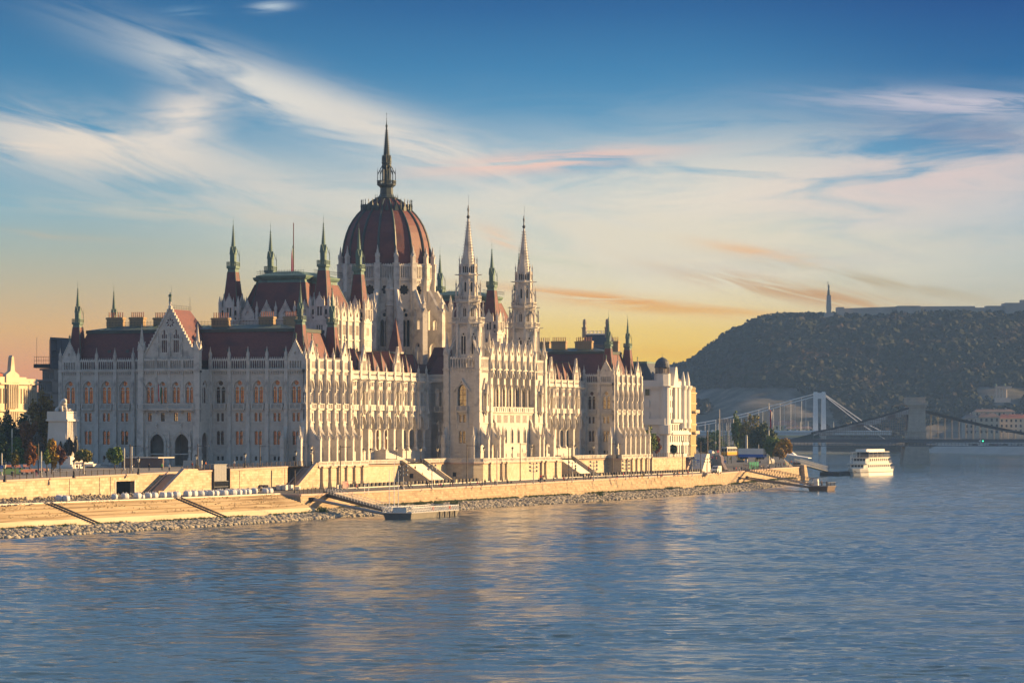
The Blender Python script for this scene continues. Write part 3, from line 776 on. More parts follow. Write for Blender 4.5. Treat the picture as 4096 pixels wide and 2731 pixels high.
def octa(m,ap,z0,z1,holes=None,n=8,rot=0,y=0.0,dep=0.3,M=None,faces=None):
 w=2*ap*math.tan(pi/n)
 for k in range(n):
  if faces is not None and k not in faces:continue
  A=R(360/n*k+rot)@T((0,-ap,0));A=M@A if M is not None else A
  m.plate([(-w/2,z0),(w/2,z0),(w/2,z1),(-w/2,z1)],holes or[],y,dep,A,rim=False)
 return w
def ring_parapet(m,ap,z0,z1,n=8,rot=0,M=None,k=5):
 w=2*ap*math.tan(pi/n)
 for q in range(n):
  A=R(360/n*q+rot)@T((0,-ap,0));A=M@A if M is not None else A
  m.box(-w/2-0.05,-0.1,z0,w/2+0.05,0.15,z0+0.18,A);m.box(-w/2-0.1,-0.15,z1-0.18,w/2+0.1,0.15,z1,A)
  for i in range(k+1):m.cbox(-w/2+w*i/k,0.0,z0+0.18,0.13,0.16,z1-z0-0.36,A)
def open_parapet_on(m,w,z0,zt,n,M):
 p=w/n;top=[]
 for i in range(n):
  x=-w/2+p*i;top+=[(x+0.02,zt-0.05),(x+p/2,zt+0.4)]
 m.plate([(-w/2,z0),(w/2,z0),(w/2,zt-0.05)]+top[::-1],[opening(-w/2+p*(i+0.5),p*0.62,z0+0.2,zt-0.7,'g',0.8,3)for i in range(n)],0,0.35,M,back=True)
def tower(u):
 pass
 v=-0.25;C=T((u,v,0))
 t=ob('tower',None,PAR,C);HB=4.8
 m=MB()
 big=opening(0,2.6,26.9,31.2,'g',0.8,7)
 for k in range(4):
  A=R(90*k)@T((0,-HB,0))
  if k==3 or k==1:hol=[big]+MEZ+LOW
  elif k==0:hol=[opening(0,1.7,26.9,30.5,'g',0.85,6)]+[opening(0,0.8,22.3,24.3,'q'),opening(0,0.9,16.4,19.4,'g')]
  else:hol=[]
  m.plate([(-HB,11),(HB,11),(HB,37.7),(-HB,37.7)],hol,0,0.7 if k in(1,3)else 0.4,A,rim=False)
  strings(m.__class__ and m,-HB,HB,(),0)
  for z in(14.0,22.05,25.5,37.3):m.box(-HB,-0.16,z-0.13,HB,0.02,z+0.13,A)
  for i in range(11):m.cbox(-HB+0.5+i*0.86,-0.1,36.4,0.28,0.24,0.7,A)
  if k!=2:
   wv=2.6 if k!=0 else 1.7
   mm=MB(m.M@A);hood(mm,0,wv,31.2 if k!=0 else 30.5,0.8,t=0.35,y=-0.35,legs=4.2)
   mm.prism([(-wv/2-0.9,31.6),(wv/2+0.9,31.6),(0,34.9)],-0.5,0.0)if k==0 else mm.ring([(-2.3,31.0),(0,34.0),(2.3,31.0)],[(-2.6,31.2),(0,34.7),(2.6,31.2)],-0.6,0.0)
   if k!=0:hood(mm,0,2.05,19.35,0.6,'g',0.18,y=-0.12,legs=2.8)
   b=len(m.v);m.v+=mm.v;m.f+=[[i+b for i in f]for f in mm.f];m.m+=mm.m
 m.build('tower_base',t,ST)
 if 'tbig' not in PROTO:
  win_proto('tbig',None,[big],0.45,bars=(0.72,0.5,0.25));win_proto('triv',None,[opening(0,1.7,26.9,30.5,'g',0.85,6)],0.15,bars=(0.6,))
 F=R(-90)@T((0,-HB,0))
 o=ob('window',PROTO['tbig']['pane'],t,F);
 if 'frame' in PROTO['tbig']:ob('window_frame',PROTO['tbig']['frame'],o)
 for key in('mez','low'):
  o=ob('small_window',PROTO[key]['pane'],t,F);ob('window_frame',PROTO[key]['frame'],o)
 o=ob('window',PROTO['triv']['pane'],t,T((0,-HB,0)));ob('balcony',balcony_mesh(3.4,25.5,26.9,0.9,11),t,F);ob('balcony',balcony_mesh(2.4,25.5,26.9,0.9,7),t,T((0,-HB,0)))
 for s in(-1.6,1.6):
  mm=MB(F);mm.prism([(0,25.3),(-0.9,25.3),(-0.2,22.5),(-0.2,20.6),(0,20.4)],-0.2,0.2,T((s,0,0))@R(90));mm.build('bracket',t,CV)
 for sx in(-1,1):
  for sy in(-1,1):
   m=MB(T((sx*(HB-0.15),sy*(HB-0.15),0)))
   m.cbox(0,0,11,1.9,1.9,11);m.cbox(0,0,22,1.65,1.65,15.6)
   for z in(14,22,25.5,37.2):m.cbox(0,0,z-0.13,2.0,2.0,0.28)
   m.build('corner_pier',t,CV)
   ob('pinnacle',PINB,t,T((sx*(HB-0.1),sy*(HB-0.1),37.5))@S(0.95,0.95,1.02 if sx*sy else 1))
 m=MB()
 for k in range(4):open_parapet_on(m,7.4,37.7,40.6,9,R(90*k)@T((0,-HB-0.1,0)))
 m.box(-HB,-HB,37.2,HB,HB,37.69)
 m.build('parapet',t,CV)
 def lanc(z0,zs,w,tr=True):
  d=w*0.5
  h=[opening(-d,w*0.72,z0,zs,'g',0.8,4),opening(d,w*0.72,z0,zs,'g',0.8,4)]
  if tr:h.append(foil(0,zs+w*1.1,w*0.42,3,18,a0=pi/2))
  return h
 m=MB();g=MB()
 def storey(ap,z0,z1,hol):
  octa(m,ap,z0,z1,hol)
  for k in range(8):
   A=R(45*k)@T((0,-ap,0));g=MB(A)
   for h in hol:g.pane(h,0.28)
   g.build('window',t,M_['dark_glass'])
   if hol:
    xs=[p[0]for h in hol for p in h];zs_=[p[1]for h in hol for p in h]
    mm=MB(A);hood(mm,0,(max(xs)-min(xs))*1.12,max(zs_)-0.9,0.85,t=0.16,y=-0.12)
    b=len(m.v);m.v+=mm.v;m.f+=[[i+b for i in f]for f in mm.f];m.m+=mm.m
 storey(3.85,37.7,50.5,lanc(41.6,46.4,0.78))
 storey(2.85,50.5,56.6,lanc(52.3,54.4,0.5))
 storey(2.32,56.6,64.2,[opening(0,0.55,59.3,62.1,'g',0.9,4)])
 storey(2.32,64.2,67.2,[opening(-0.55,0.42,64.7,66.3,'g'),opening(0,0.42,64.7,66.3,'g'),opening(0.55,0.42,64.7,66.3,'g')])
 for r,z in((4.75,50.4),(3.75,56.5),(2.8,64.15)):
  m.lathe([(r-0.5,z-0.5),(r,z-0.1),(r,z+0.2),(r-0.3,z+0.3)],8,pi/8)
  for a in range(8):
   an=a*pi/4+pi/8;m.tube((r*0.98*cos(an),r*0.98*sin(an),z+0.02),((r+1.05)*cos(an),(r+1.05)*sin(an),z+0.1),0.17,0.12,5)
  for a in range(40):
   an=a*pi/20;m.cbox((r-0.45)*cos(an),(r-0.45)*sin(an),z-1.0,0.22,0.22,0.6)
 m.build('tower_shaft',t,CV)
 m=MB();ring_parapet(m,4.3,50.75,52.05);ring_parapet(m,3.4,56.85,58.1,k=4);m.build('gallery',t,CV)
 def ringpiers(rad,z0,z1,rin,zin,w,ph,name='flyer'):
  m=MB()
  for a in range(8):
   an=a*pi/4+pi/8;A=T((rad*cos(an),rad*sin(an),0))@R(math.degrees(an)+90)
   m.cbox(0,0,z0,w,w,z1-z0,A)
   m.prism([(0,z1-1.0),(0,z1-0.1),(rad-rin,zin),(rad-rin,zin-1.0),((rad-rin)*0.45,z1-0.35+(zin-z1)*0.25)],-w*0.22,w*0.22,A@R(90))
  m.build('flying_buttress',t,CV)
  me=PINT if ph<3.2 else PINS
  for a in range(8):
   an=a*pi/4+pi/8;ob('pinnacle',me,t,T((rad*cos(an),rad*sin(an),z1-0.05))@R(math.degrees(an))@S(w*1.5,w*1.5,ph/(3.0 if me is PINT else 3.6)))
 ringpiers(4.3,37.7,50.6,3.9,50.3,0.75,0.1)
 ringpiers(4.25,50.6,54.0,2.95,56.0,0.5,3.0)
 ringpiers(3.45,56.8,60.2,2.4,62.4,0.42,2.8)
 ringpiers(2.5,57.5,67.2,2.4,67.0,0.36,2.6)
 for sx in(-1,1):
  for sy in(-1,1):
   an=atan2(sy,sx);A=R(math.degrees(an)+180)
   m=MB(A)
   P=[(-6.4,41.0),(-6.4,42.2),(-3.4,46.6),(-3.4,44.8)]
   q=[(-6.4+3.0*(i/6),41.0+3.8*sin(pi/2*i/6))for i in range(7)]
   m.plate([(-6.4,42.3),(-6.4,41.0)]+q[1:]+[(-3.4,46.8)],[],-0.3,0.6,back=True);m.build('flying_buttress',t,CV)
 m=MB();m.lathe([(1.85,66.6),(1.78,67.0),(0.22,80.2)],8,pi/8)
 for q in range(15):
  z=67.8+12.0*q/15;r=1.78-(1.56*(z-67)/13.2)
  for a in range(8):
   an=a*pi/4+pi/8;m.cbox(0,0,0,0.42,0.16,0.16,T(((r+0.14)*cos(an),(r+0.14)*sin(an),z))@R(math.degrees(an)))
 s=m.build('spire',t,CV)
 m=MB();m.lathe([(0.22,80.1),(0.45,80.5),(0.5,80.8),(0.2,81.1)],8);m.lathe([(0.28,81.0),(0.2,81.9),(0.34,82.8),(0.3,83.1),(0.1,83.25),(0.18,83.5),(0.16,83.8),(0.04,84.0)],8,sy=0.8)
 m.tube((0.35,0,81),(0.35,0,87),0.03,n=4);m.build('statue',s,M_['iron'])
 return t
tower(114.8);tower(LEN-114.8)
CB=buttress_mesh(2.5,23.2,1.0)
for u in(110.2,119.4,123.0,LEN-123.0,LEN-119.4,LEN-110.2):ob('buttress',CB,PAR,T((u,VC-0.3,0)))
for x in(-4.5,4.4):ob('buttress',BUTS,PAR,T((110.0,0,0))@NF@T((x,-0.1,0)))
LC=[138.3+5.45*(k-3)for k in range(7)]
FL=T((0,VC,0));m=MB(FL)
xa,xb=LC[0]-2.725,LC[-1]+2.725
for x in LC:
 a=arc(4.2,33.9,0.72,7,'g',x)
 m.plate([(x-2.725,33.2),(x-2.1,33.2)]+a+[(x+2.1,33.2),(x+2.725,33.2),(x+2.725,37.6),(x-2.725,37.6)],[],0,0.7)
 for q in(0,0.4):hood(m,x,4.2+q,33.9,0.72,t=0.2,y=-0.2+q*0.3)
 h=[opening(x+d,0.5,22.2,24.4,'q')for d in(-1.35,-0.45,0.45,1.35)]+[opening(x,1.5,16.3,19.2,'g',0.85,5)]
 m.plate([(x-2.725,11),(x+2.725,11),(x+2.725,25.3),(x-2.725,25.3)],h+[opening(x-0.55,0.6,12.3,13.4,'q'),opening(x+0.55,0.6,12.3,13.4,'q')],0,0.4,rim=False)
 hood(m,x,1.6,19.2,0.85,t=0.3,y=-0.15,legs=2.9)
m.box(xa,-0.35,37.3,xb,0.05,37.65);strings(m,xa,xb,(16.1,14.0,24.75));m.box(xa,-0.25,25.0,xb,5,25.3)
m.build('wall',PAR,ST)
g=MB(FL)
for x in LC:
 for h in[opening(x+d,0.5,22.2,24.4,'q')for d in(-1.35,-0.45,0.45,1.35)]+[opening(x,1.5,16.3,19.2,'g',0.85,5),opening(x-0.55,0.6,12.3,13.4,'q'),opening(x+0.55,0.6,12.3,13.4,'q')]:
  w=MB(FL);w.pane(h,0.3);w.build('narrow_window',PAR,M_['dark_glass']if h[0][1]<20 else M_['glass'])
def loggia_gable():
 m=MB();w=4.5;z0,zb,za=37.65,40.3,45.2
 hol=[opening(-w*0.36+w*0.18*i,0.5,z0+0.2,z0+2.3,'g',0.8,3)for i in range(5)]+[foil(0,42.2,0.65,6,24)]
 m.plate([(-w/2,z0),(w/2,z0),(w/2,zb),(0,za),(-w/2,zb)],hol,-0.1,0.4)
 m.box(-w/2+0.1,0.32,z0,w/2-0.1,0.42,zb);m.box(-1,0.32,zb+0.1,1,0.42,43.2)
 for s in(-1,1):
  m.prism([(s*(w/2+0.12),zb-0.2),(s*(w/2+0.12),zb+0.15),(0,za+0.4),(0,za-0.1)][::s],-0.3,0.55)
  for i in range(8):
   t=(i+0.5)/8;m.cbox(s*(w/2+0.05)*(1-t),0,zb+(za-zb)*t+0.28,0.26,0.5,0.4)
 m.lathe([(0.14,za),(0.1,za+0.7),(0.22,za+0.85),(0.05,za+1.1)],6)
 m.prism([(-w/2+0.1,zb),(w/2-0.1,zb),(0,za)],0.45,4.0)
 return m.mesh('gable',CV)
LG=loggia_gable()
LP=MB();LP.box(-0.55,-0.75,33.0,0.55,0.1,41.6);LP.lathe([(0.3,35.0),(0.25,36.4),(0.32,37.0),(0.1,37.3)],6,0,0,-0.95);LP.lathe([(0.45,37.6),(0.45,38.3),(0.05,40.2)],4,pi/4,0,-0.9)
LP.lathe([(0.45,41.6),(0.05,44.0)],4,pi/4,0,-0.3);LP.lathe([(0.1,31.6),(0.4,33.2)],6,0,0,-0.6)
LPM=LP.mesh('pilaster',CV)
LCOL=MB();LCOL.cbox(0,0.3,25.3,1.3,1.3,1.4);LCOL.lathe([(0.6,26.7),(0.45,27.1),(0.41,31.9),(0.5,32.0),(0.45,32.2),(0.7,33.0)],12,0,0,0.3);LCOL.cbox(0,0.3,33.0,1.3,1.3,0.25)
LCM=LCOL.mesh('column',CV)
for i,x in enumerate(LC):ob('gable',LG,PAR,FL@T((x,0,0)))
for i in range(8):
 x=LC[0]-2.725+5.45*i
 ob('pilaster',LPM,PAR,FL@T((x,0,0)));ob('column',LCM,PAR,FL@T((x,0,0)))
m=MB(FL)
m.box(xa,-0.45,26.5,xb,-0.1,26.75);m.box(xa,-0.35,25.4,xb,-0.15,26.5)
for i in range(22):m.cbox(xa+(xb-xa)*i/21,-0.42,25.4,0.3,0.16,1.1)
m.box(xa,-0.5,25.15,xb,0.1,25.4)
m.build('balcony',PAR,CV)
m=MB(FL)
m.plate([(xa,25.3),(xb,25.3),(xb,37.4),(xa,37.4)],[opening(x,2.4,26.8,31.5,'g',0.85,6)for x in LC],4.6,0.3,rim=False)
m.box(xa,0.7,37.2,xb,5,37.5)
m.build('loggia_wall',PAR,ST)
for x in LC:
 w=MB(FL);w.pane(opening(x,2.4,26.8,31.5,'g',0.85,6),4.85);p=w.build('window',PAR,M_['glass'])
 w=MB(FL);w.cbox(x,4.7,26.8,0.14,0.1,5.5);w.box(x-1.2,4.65,30.6,x+1.2,4.75,30.8);w.box(x-1.2,4.6,26.8,x-0.3,4.8,28.6);w.build('window_frame',p,M_['wood'])
for x0,x1 in((119.6,xa),(xb,LEN-119.6)):
 m=MB(FL);m.box(x0,0,11,x1,4,37.6);m.build('wall',PAR,ST)
m=MB();m.box(112,5,11,LEN-112,60,35.8);m.build('wall',PAR,ST)
m=MB();m.loft([[(119.6,VC+4.2,37.5),(LEN-119.6,VC+4.2,37.5),(LEN-119.6,15,37.5),(119.6,15,37.5)],[(119.6,3,43.8),(LEN-119.6,3,43.8),(LEN-119.6,12,43.8),(119.6,12,43.8)]])
m.build('roof',PAR,M_['dark_roof'])
for u in(110.2,119.4,LEN-119.4,LEN-110.2):
 ob('niche',TAB,PAR,T((u+(2.4 if u<138 and u>112 else 0),VC,0)))if False else None
for u in(114.8,LEN-114.8):ob('niche',TAB,PAR,T((u,VC-0.05,0)))
# dome over the central hall
DU,DV=LEN/2,AX
d=ob('dome_hall',None,PAR,T((DU,DV,0)))
N16=16
AP=13.2
m=MB();g=MB()
def win16(z0):
 w=1.1
 return[opening(dx,w,44.4,51.4,'g',0.9,4)for dx in(-1.3,0,1.3)]+[circ(-0.68,53.6,0.58,12),circ(0.68,53.6,0.58,12),circ(0,54.9,0.58,12)]
H16=win16(0)+[foil(0,60.9,1.55,8,48,0.22)]
wf=octa(m,AP,36,64.2,H16,16,0,0,0.45)
for k in range(16):
 A=R(22.5*k)@T((0,-AP,0))
 for nm_,hs in(('hall_window',H16[:6]),('rose_window',H16[6:])):
  g=MB(A);[g.pane(h,0.4)for h in hs];g.build(nm_,d,M_['dark_glass'])
 mm=MB(A);hood(mm,0,4.0,52.6,0.75,t=0.35,y=-0.15,legs=8.2);mm.ring(circ(0,60.9,1.85,24)+[(1.85,60.9)],circ(0,60.9,2.15,24)+[(2.15,60.9)],-0.15,0.05)
 mm.box(-wf/2,-0.15,58.3,wf/2,0.05,58.6);mm.box(-wf/2,-0.4,63.6,wf/2,0.05,64.2)
 for i in range(6):mm.cbox(-wf/2+0.9+i*0.7,-0.2,62.9,0.26,0.3,0.7)
 b=len(m.v);m.v+=mm.v;m.f+=[[i+b for i in f]for f in mm.f];m.m+=mm.m
m.build('drum',d,CV)
m=MB()
for k in range(16):open_parapet_on(m,wf-1.1,64.2,68.2,6,R(22.5*k)@T((0,-AP-0.55,0)))
m.lathe([(12.6,64.2),(12.6,68.6)],32);m.build('parapet',d,CV)
RV=AP/cos(pi/16)
for k in range(16):
 an=math.radians(22.5*k+11.25)
 A=T(((RV+0.35)*cos(an),(RV+0.35)*sin(an),0))@R(math.degrees(an))
 m=MB(A);m.cbox(0,0,36,1.5,1.5,28.0);m.cbox(0,0,64.0,1.7,1.7,4.4);m.cbox(0,0,68.4,1.9,1.9,0.35)
 for z in(58.4,64.0):m.cbox(0,0,z,1.75,1.75,0.3)
 p=m.build('pier',d,CV);ob('pinnacle',PIN,p,A@T((0,0,68.6))@S(1.45,1.45,0.98))
for k in range(16):
 an=22.5*k+11.25
 A=R(an+180)
 m=MB(A);ro,ri=19.2,RV+0.9
 out=[(-ro-0.6,36),(-ri,36),(-ri,60.6),(-ri-0.7,60.6),(-ro+0.5,54.4),(-ro-0.6,54.4)]
 wq=(ro-ri)
 hol=[opening(-(ro+ri)/2+0.1,2.7,38.6,43.8,'g',0.7,6),opening(-ri-1.1,1.1,49.3,54.5,'g',0.8,5),opening(-ri-2.8,1.2,49.3,51.4,'g',0.8,4)]
 m.plate(out,hol,-0.45,0.9,back=True)
 m.box(-ro-0.7,-0.55,48.4,-ri,0.55,48.7)
 m.prism([(-0.6,0),(0.6,0),(0,0.4)],0,7.4,T((-ro+0.4,0,54.4))@R(-90)@R(math.degrees(atan2(6.2,ro-ri-1.2)),'X'))
 p=m.build('flying_buttress',d,CV)
 m=MB(A);m.cbox(-ro,0,36,1.5,1.7,18.5)
 for q in range(4):m.prism([(-0.8,0),(0.8,0),(0,1.3)],-0.85,-0.5,T((-ro,0,54.2))@R(90*q))
 m.build('pier',p,CV);ob('pinnacle',PIN,p,A@T((-ro,0,54.6))@S(1.2,1.2,0.95))
DP=[(13.1,68.2),(13.05,70.5),(12.85,73.0),(12.4,75.5),(11.75,77.8),(10.9,79.9),(9.8,81.8),(8.5,83.5),(7.2,84.8),(6.1,85.9),(5.0,86.9),(4.1,87.6),(3.3,88.1)]
m=MB();m.lathe([(r*1.0,z)for r,z in DP],16,pi/16);m.build('dome',d,M_['dome_red']if 'dome_red' in M_ else M_['red_roof'])
for k in range(16):
 an=radians(22.5*k+11.25);m=MB()
 pr=[(r+0.16,z)for r,z in DP]
 rings=[]
 for i,(r,z)in enumerate(pr):
  w=0.42 if r>7 else 0.3
  a=R(math.degrees(an))
  rings.append([tuple(a@Vector(p))for p in((r-0.4,-w,z-0.1),(r+0.1,-w*0.7,z),(r+0.32,0,z+0.05),(r+0.1,w*0.7,z),(r-0.4,w,z-0.1))])
 m.loft(rings);rb=m.build('dome_rib',d,M_['dark_copper'])
for k in range(16):
 for q,off in enumerate((0,11.25)):
  A=R(22.5*k+off)@T((0,-7.2,0));m=MB(A)
  if q==0:m.prism([(-0.55,84.3),(0.55,84.3),(0.55,85.2),(0,86.4),(-0.55,85.2)],-0.45,1.4)
  m.lathe([(0.22,84.3),(0.2,85.7),(0.28,85.8),(0.06,87.2),(0.16,87.4),(0.02,88.0)],4,pi/4,0,-0.3);m.build('dormer',d,M_['dark_copper'])
m=MB();m.lathe([(3.4,88.0),(3.5,88.5),(2.6,88.7),(1.95,89.5),(1.85,91.4),(2.2,91.8),(2.75,92.2),(2.75,92.5)],8,pi/8)
for a in range(24):
 an=a*pi/12;m.tube((3.4*cos(an),3.4*sin(an),88.4),(3.4*cos(an),3.4*sin(an),89.5),0.06,0.03,4)
ring_parapet(m,2.5,92.4,93.6,k=6)
for a in range(8):
 an=a*pi/4+pi/8;c,s_=cos(an),sin(an)
 m.tube((2.6*c,2.6*s_,92.4),(2.6*c,2.6*s_,96.3),0.13,0.1,5);m.tube((2.6*c,2.6*s_,96.3),(2.6*c,2.6*s_,97.4),0.09,0.02,4)
 m.tube((2.6*c,2.6*s_,95.4),(1.15*c,1.15*s_,98.2),0.12,n=4);m.tube((1.25*c,1.25*s_,92.4),(1.2*c,1.2*s_,98.6),0.16,n=5)
m.lathe([(0.8,92.4),(0.7,97.0),(1.3,97.5),(1.3,98.5),(1.45,98.6),(1.45,99.0),(1.2,99.1),(1.15,100.6)],8,pi/8)
for a in range(8):
 an=a*pi/4+pi/8;m.tube((1.35*cos(an),1.35*sin(an),99),(1.3*cos(an),1.3*sin(an),101.4),0.1,0.03,4)
 m.prism([(-0.5,99.3),(0.5,99.3),(0,101.0)],-1.3,-0.9,R(45*a))
m.lathe([(1.05,100.0),(0.85,101.5),(0.2,109.2),(0.3,109.5),(0.34,109.8),(0.14,110.2),(0.06,111.5)],8,pi/8)
for q in range(13):
 z=101.6+7.2*q/13;r=0.85-0.65*(z-101.5)/7.7
 for a in range(8):
  an=a*pi/4+pi/8;m.cbox(0,0,0,0.28,0.12,0.12,T(((r+0.1)*cos(an),(r+0.1)*sin(an),z))@R(math.degrees(an)))
m.tube((0,0,110),(0,0,113.4),0.05,0.02,4);m.lathe([(0.02,111.6),(0.16,111.8),(0.02,112.0)],6);m.lathe([(0.02,113.0),(0.14,113.2),(0.02,113.5)],6)
m.build('dome_lantern',d,M_['dark_copper'])
m=MB();m.loft([[(111,14,35.8),(LEN-111,14,35.8),(LEN-111,55,35.8),(111,55,35.8)],[(117,16,39.0),(LEN-117,16,39.0),(LEN-117,52,39.0),(117,52,39.0)]]);m.build('roof',PAR,M_['dark_roof'])
m=MB(T((121.0,24.5,0)));m.lathe([(2.3,36),(2.3,42.6)],8,pi/8);r=m.build('stair_turret',PAR,CV)
m=MB(T((121.0,24.5,0)));m.lathe([(2.5,42.6),(0.05,52.5)],4,pi/4);m.build('turret_roof',r,M_['red_roof'])
m=MB(T((126.5,28.5,0)));m.lathe([(1.25,36),(1.25,56.0),(1.5,56.3),(1.3,56.6),(1.3,60.5),(1.5,60.8),(1.5,61.3),(1.2,61.5),(1.1,63.8)],8,pi/8)
for a in range(8):
 an=a*pi/4+pi/8;m.lathe([(0.2,63),(0.2,64.3),(0.02,65.6)],4,0,1.2*cos(an),1.2*sin(an))
m.build('stair_turret',PAR,CV)
# the two chamber halls with their big hipped roofs
def chamber(us,flip):
 u0,u1,v0,v1=us,us+30.0,AX-16.2,AX+16.2
 h=ob('chamber_hall',None,PAR,T((us+15,AX,0)))
 I=T((-(us+15),-AX,0))
 m=MB(I)
 def side(F,xs,pitch):
  for x in xs:
   hol=[opening(x+dx,0.45,46.2,48.6,'g',0.8,3)for dx in(-1.2,-0.6,0,0.6,1.2)]+[opening(x,1.9,37.5,41.4,'g',0.85,5)]
   m.plate([(x-pitch/2,35),(x+pitch/2,35),(x+pitch/2,50.2),(x-pitch/2,50.2)],hol,0,0.35,F,rim=False)
   mm=MB(m.M@F);mm.box(x-pitch/2,-0.25,44.6,x+pitch/2,0.02,45.0);mm.box(x-pitch/2,-0.3,49.9,x+pitch/2,0.02,50.3)
   mm.cbox(x-pitch/2,-0.2,35,0.7,0.7,17);hood(mm,x,2.0,41.4,0.85,t=0.25)
   b=len(m.v);m.v+=mm.v;m.f+=[[i+b for i in f]for f in mm.f];m.m+=mm.m
 nx=[-(AX+d_)for d_ in(-8.6,-2.9,2.9,8.6)]
 side(north(u0+1.2),[-(AX+8.4),-(AX+2.8),-(AX-2.8),-(AX-8.4)],5.6)
 side(T((0,v0+1.2,0)),[us+8.2+4.6*k for k in range(4)],4.6)
 m.box(u0+1.3,v0+1.6,35,u1-1.3,v1-1.3,50.1)
 m.build('wall',h,ST)
 gm=MB();z0,zb,za,w=50.2,51.2,54.6,4.0
 gm.plate([(-w/2,z0),(w/2,z0),(w/2,zb),(0,za),(-w/2,zb)],[foil(0,51.7,0.72,3,24,a0=pi/2)],-0.2,0.35)
 gm.box(-1,0.2,z0,1,0.3,53)
 for s in(-1,1):
  gm.prism([(s*(w/2+0.1),zb-0.2),(s*(w/2+0.1),zb+0.1),(0,za+0.3),(0,za-0.1)][::s],-0.35,0.25)
  for i in range(6):
   t=(i+0.5)/6;gm.cbox(s*w/2*(1-t),0,zb+(za-zb)*t+0.2,0.22,0.4,0.34)
 gm.lathe([(0.1,za),(0.2,za+0.5),(0.05,za+0.9)],4)
 gme=gm.mesh('gable',CV)
 for x in(-(AX+8.4),-(AX+2.8),-(AX-2.8),-(AX-8.4)):
  ob('gable',gme,h,I@north(u0+1.2)@T((x,0,0)))
  ob('pinnacle',PINS,h,I@north(u0+1.2)@T((x-2.8,-0.2,51.5)))
 for k in range(4):
  x=us+8.2+4.6*k;ob('gable',gme,h,I@T((x,v0+1.2,0))@S(0.9,1,1));ob('pinnacle',PINS,h,I@T((x-2.3,v0+1.0,51.5)))
 def hip(a,b,c,e,z1,z2,ins_u,ins_v):
  r=MB(I);r.loft([[(a,c,z1),(b,c,z1),(b,e,z1),(a,e,z1)],[(a+ins_u,c+ins_v,z2),(b-ins_u,c+ins_v,z2),(b-ins_u,e-ins_v,z2),(a+ins_u,e-ins_v,z2)]],cap0=False)
  o=r.build('roof',h,M_['red_roof'])
  r=MB(I);p=[(a+ins_u,c+ins_v),(b-ins_u,c+ins_v),(b-ins_u,e-ins_v),(a+ins_u,e-ins_v)]
  mu,mv=(a+b)/2,(c+e)/2
  ex=lambda k_:[(x+(k_ if x>mu else-k_),y+(k_ if y>mv else-k_))for x,y in p]
  r.loft([[(x,y,z2-0.15)for x,y in ex(0.02)],[(x,y,z2+0.8)for x,y in ex(-0.25)],[(x,y,z2+0.9)for x,y in ex(0.1)],[(x,y,z2+1.5)for x,y in ex(0.45)],[(x,y,z2+1.9)for x,y in ex(0.5)],[(x,y,z2+2.0)for x,y in ex(0.1)],[(x,y,z2+3.2)for x,y in ex(-3.8)]])
  r.build('roof_cap',o,M_['copper'])
  for(x0,y0),(x1,y1)in zip([(a,c),(b,c),(b,e),(a,e)],p):
   q=MB(I);q.tube((x0,y0,z1),(x1,y1,z2),0.16,n=5);q.build('roof_hip',o,M_['dark_copper'])
 hip(u0+2.0,u1-2.0,AX-9.2,AX+9.2,49.0,60.3,2.9,2.2)
 hip(u0+5.5,u1-5.5,v0+1.8,v1-1.8,49.0,60.0,3.6,4.6)
 for(a,b,c,e)in((u0+5,AX-6.5,u0+5,AX+6.5),(u0+5.4,v0+6.8,u1-5.4,v0+6.8),(u0+9,v1-7,u0+9,AX+6)):
  o=cresting(a,b,c,e,62.6,1.0,0.8);o.parent=h;o.matrix_local=I
 for uu in(u0+2.6,u1-2.6):
  for vv in(AX-13.4,AX+13.4):
   t=ob('corner_tower',None,h,I@T((uu,vv,0)))
   m=MB();HB=2.75
   for k in range(4):
    A=R(90*k)@T((0,-HB,0))
    m.plate([(-HB,35),(HB,35),(HB,53.6),(-HB,53.6)],[opening(-1.9,0.7,51.3,52.4,'r'),opening(1.9,0.7,51.3,52.4,'r'),opening(-0.42,0.5,51.0,53.2,'g'),opening(0.42,0.5,51.0,53.2,'g'),foil(-1.9,50.4,0.3,4,12),foil(1.9,50.4,0.3,4,12)]+[opening(dx,0.4,46.2,48.2,'g',0.8,3)for dx in(-0.7,0,0.7)],0,0.35,A,rim=False)
    m.prism([(-1.15,53.4),(1.15,53.4),(1.15,54.6),(0,56.6),(-1.15,54.6)],-0.12,0.25,A)
    m.lathe([(0.1,56.5),(0.2,57.0),(0.03,57.5)],4,0,0,0,A)
    for i in range(5):
     for s in(-1,1):
      tt=(i+0.5)/5;m.cbox(s*1.15*(1-tt),0.05,54.7+2.0*tt,0.2,0.35,0.3,A)
    for x in(-1.35,1.35):m.cbox(x,-0.05,50.8,0.4,0.4,3.9,A);m.lathe([(0.26,54.7),(0.03,56.3)],4,pi/4,x,-0.05,A)
    for z in(45.0,49.6,53.5):m.box(-HB-0.05,-0.18,z-0.12,HB+0.05,0.02,z+0.14,A)
    m.lathe([(0.42,50.5),(0.42,54.4),(0.5,54.5),(0.05,56.6)],6,0,-HB,0,A)
   g2=m.build('tower_base',t,CV)
   g3=MB();g3.box(-HB+0.3,-HB+0.3,45,HB-0.3,HB-0.3,53.3);g3.build('tower_core',t,M_['dark_glass'])
   helm(0,0,53.0,63.3,2.15,1.12,k=1.28,parent=t)
chamber(57.5,1);chamber(LEN-57.5-30.0,-1)
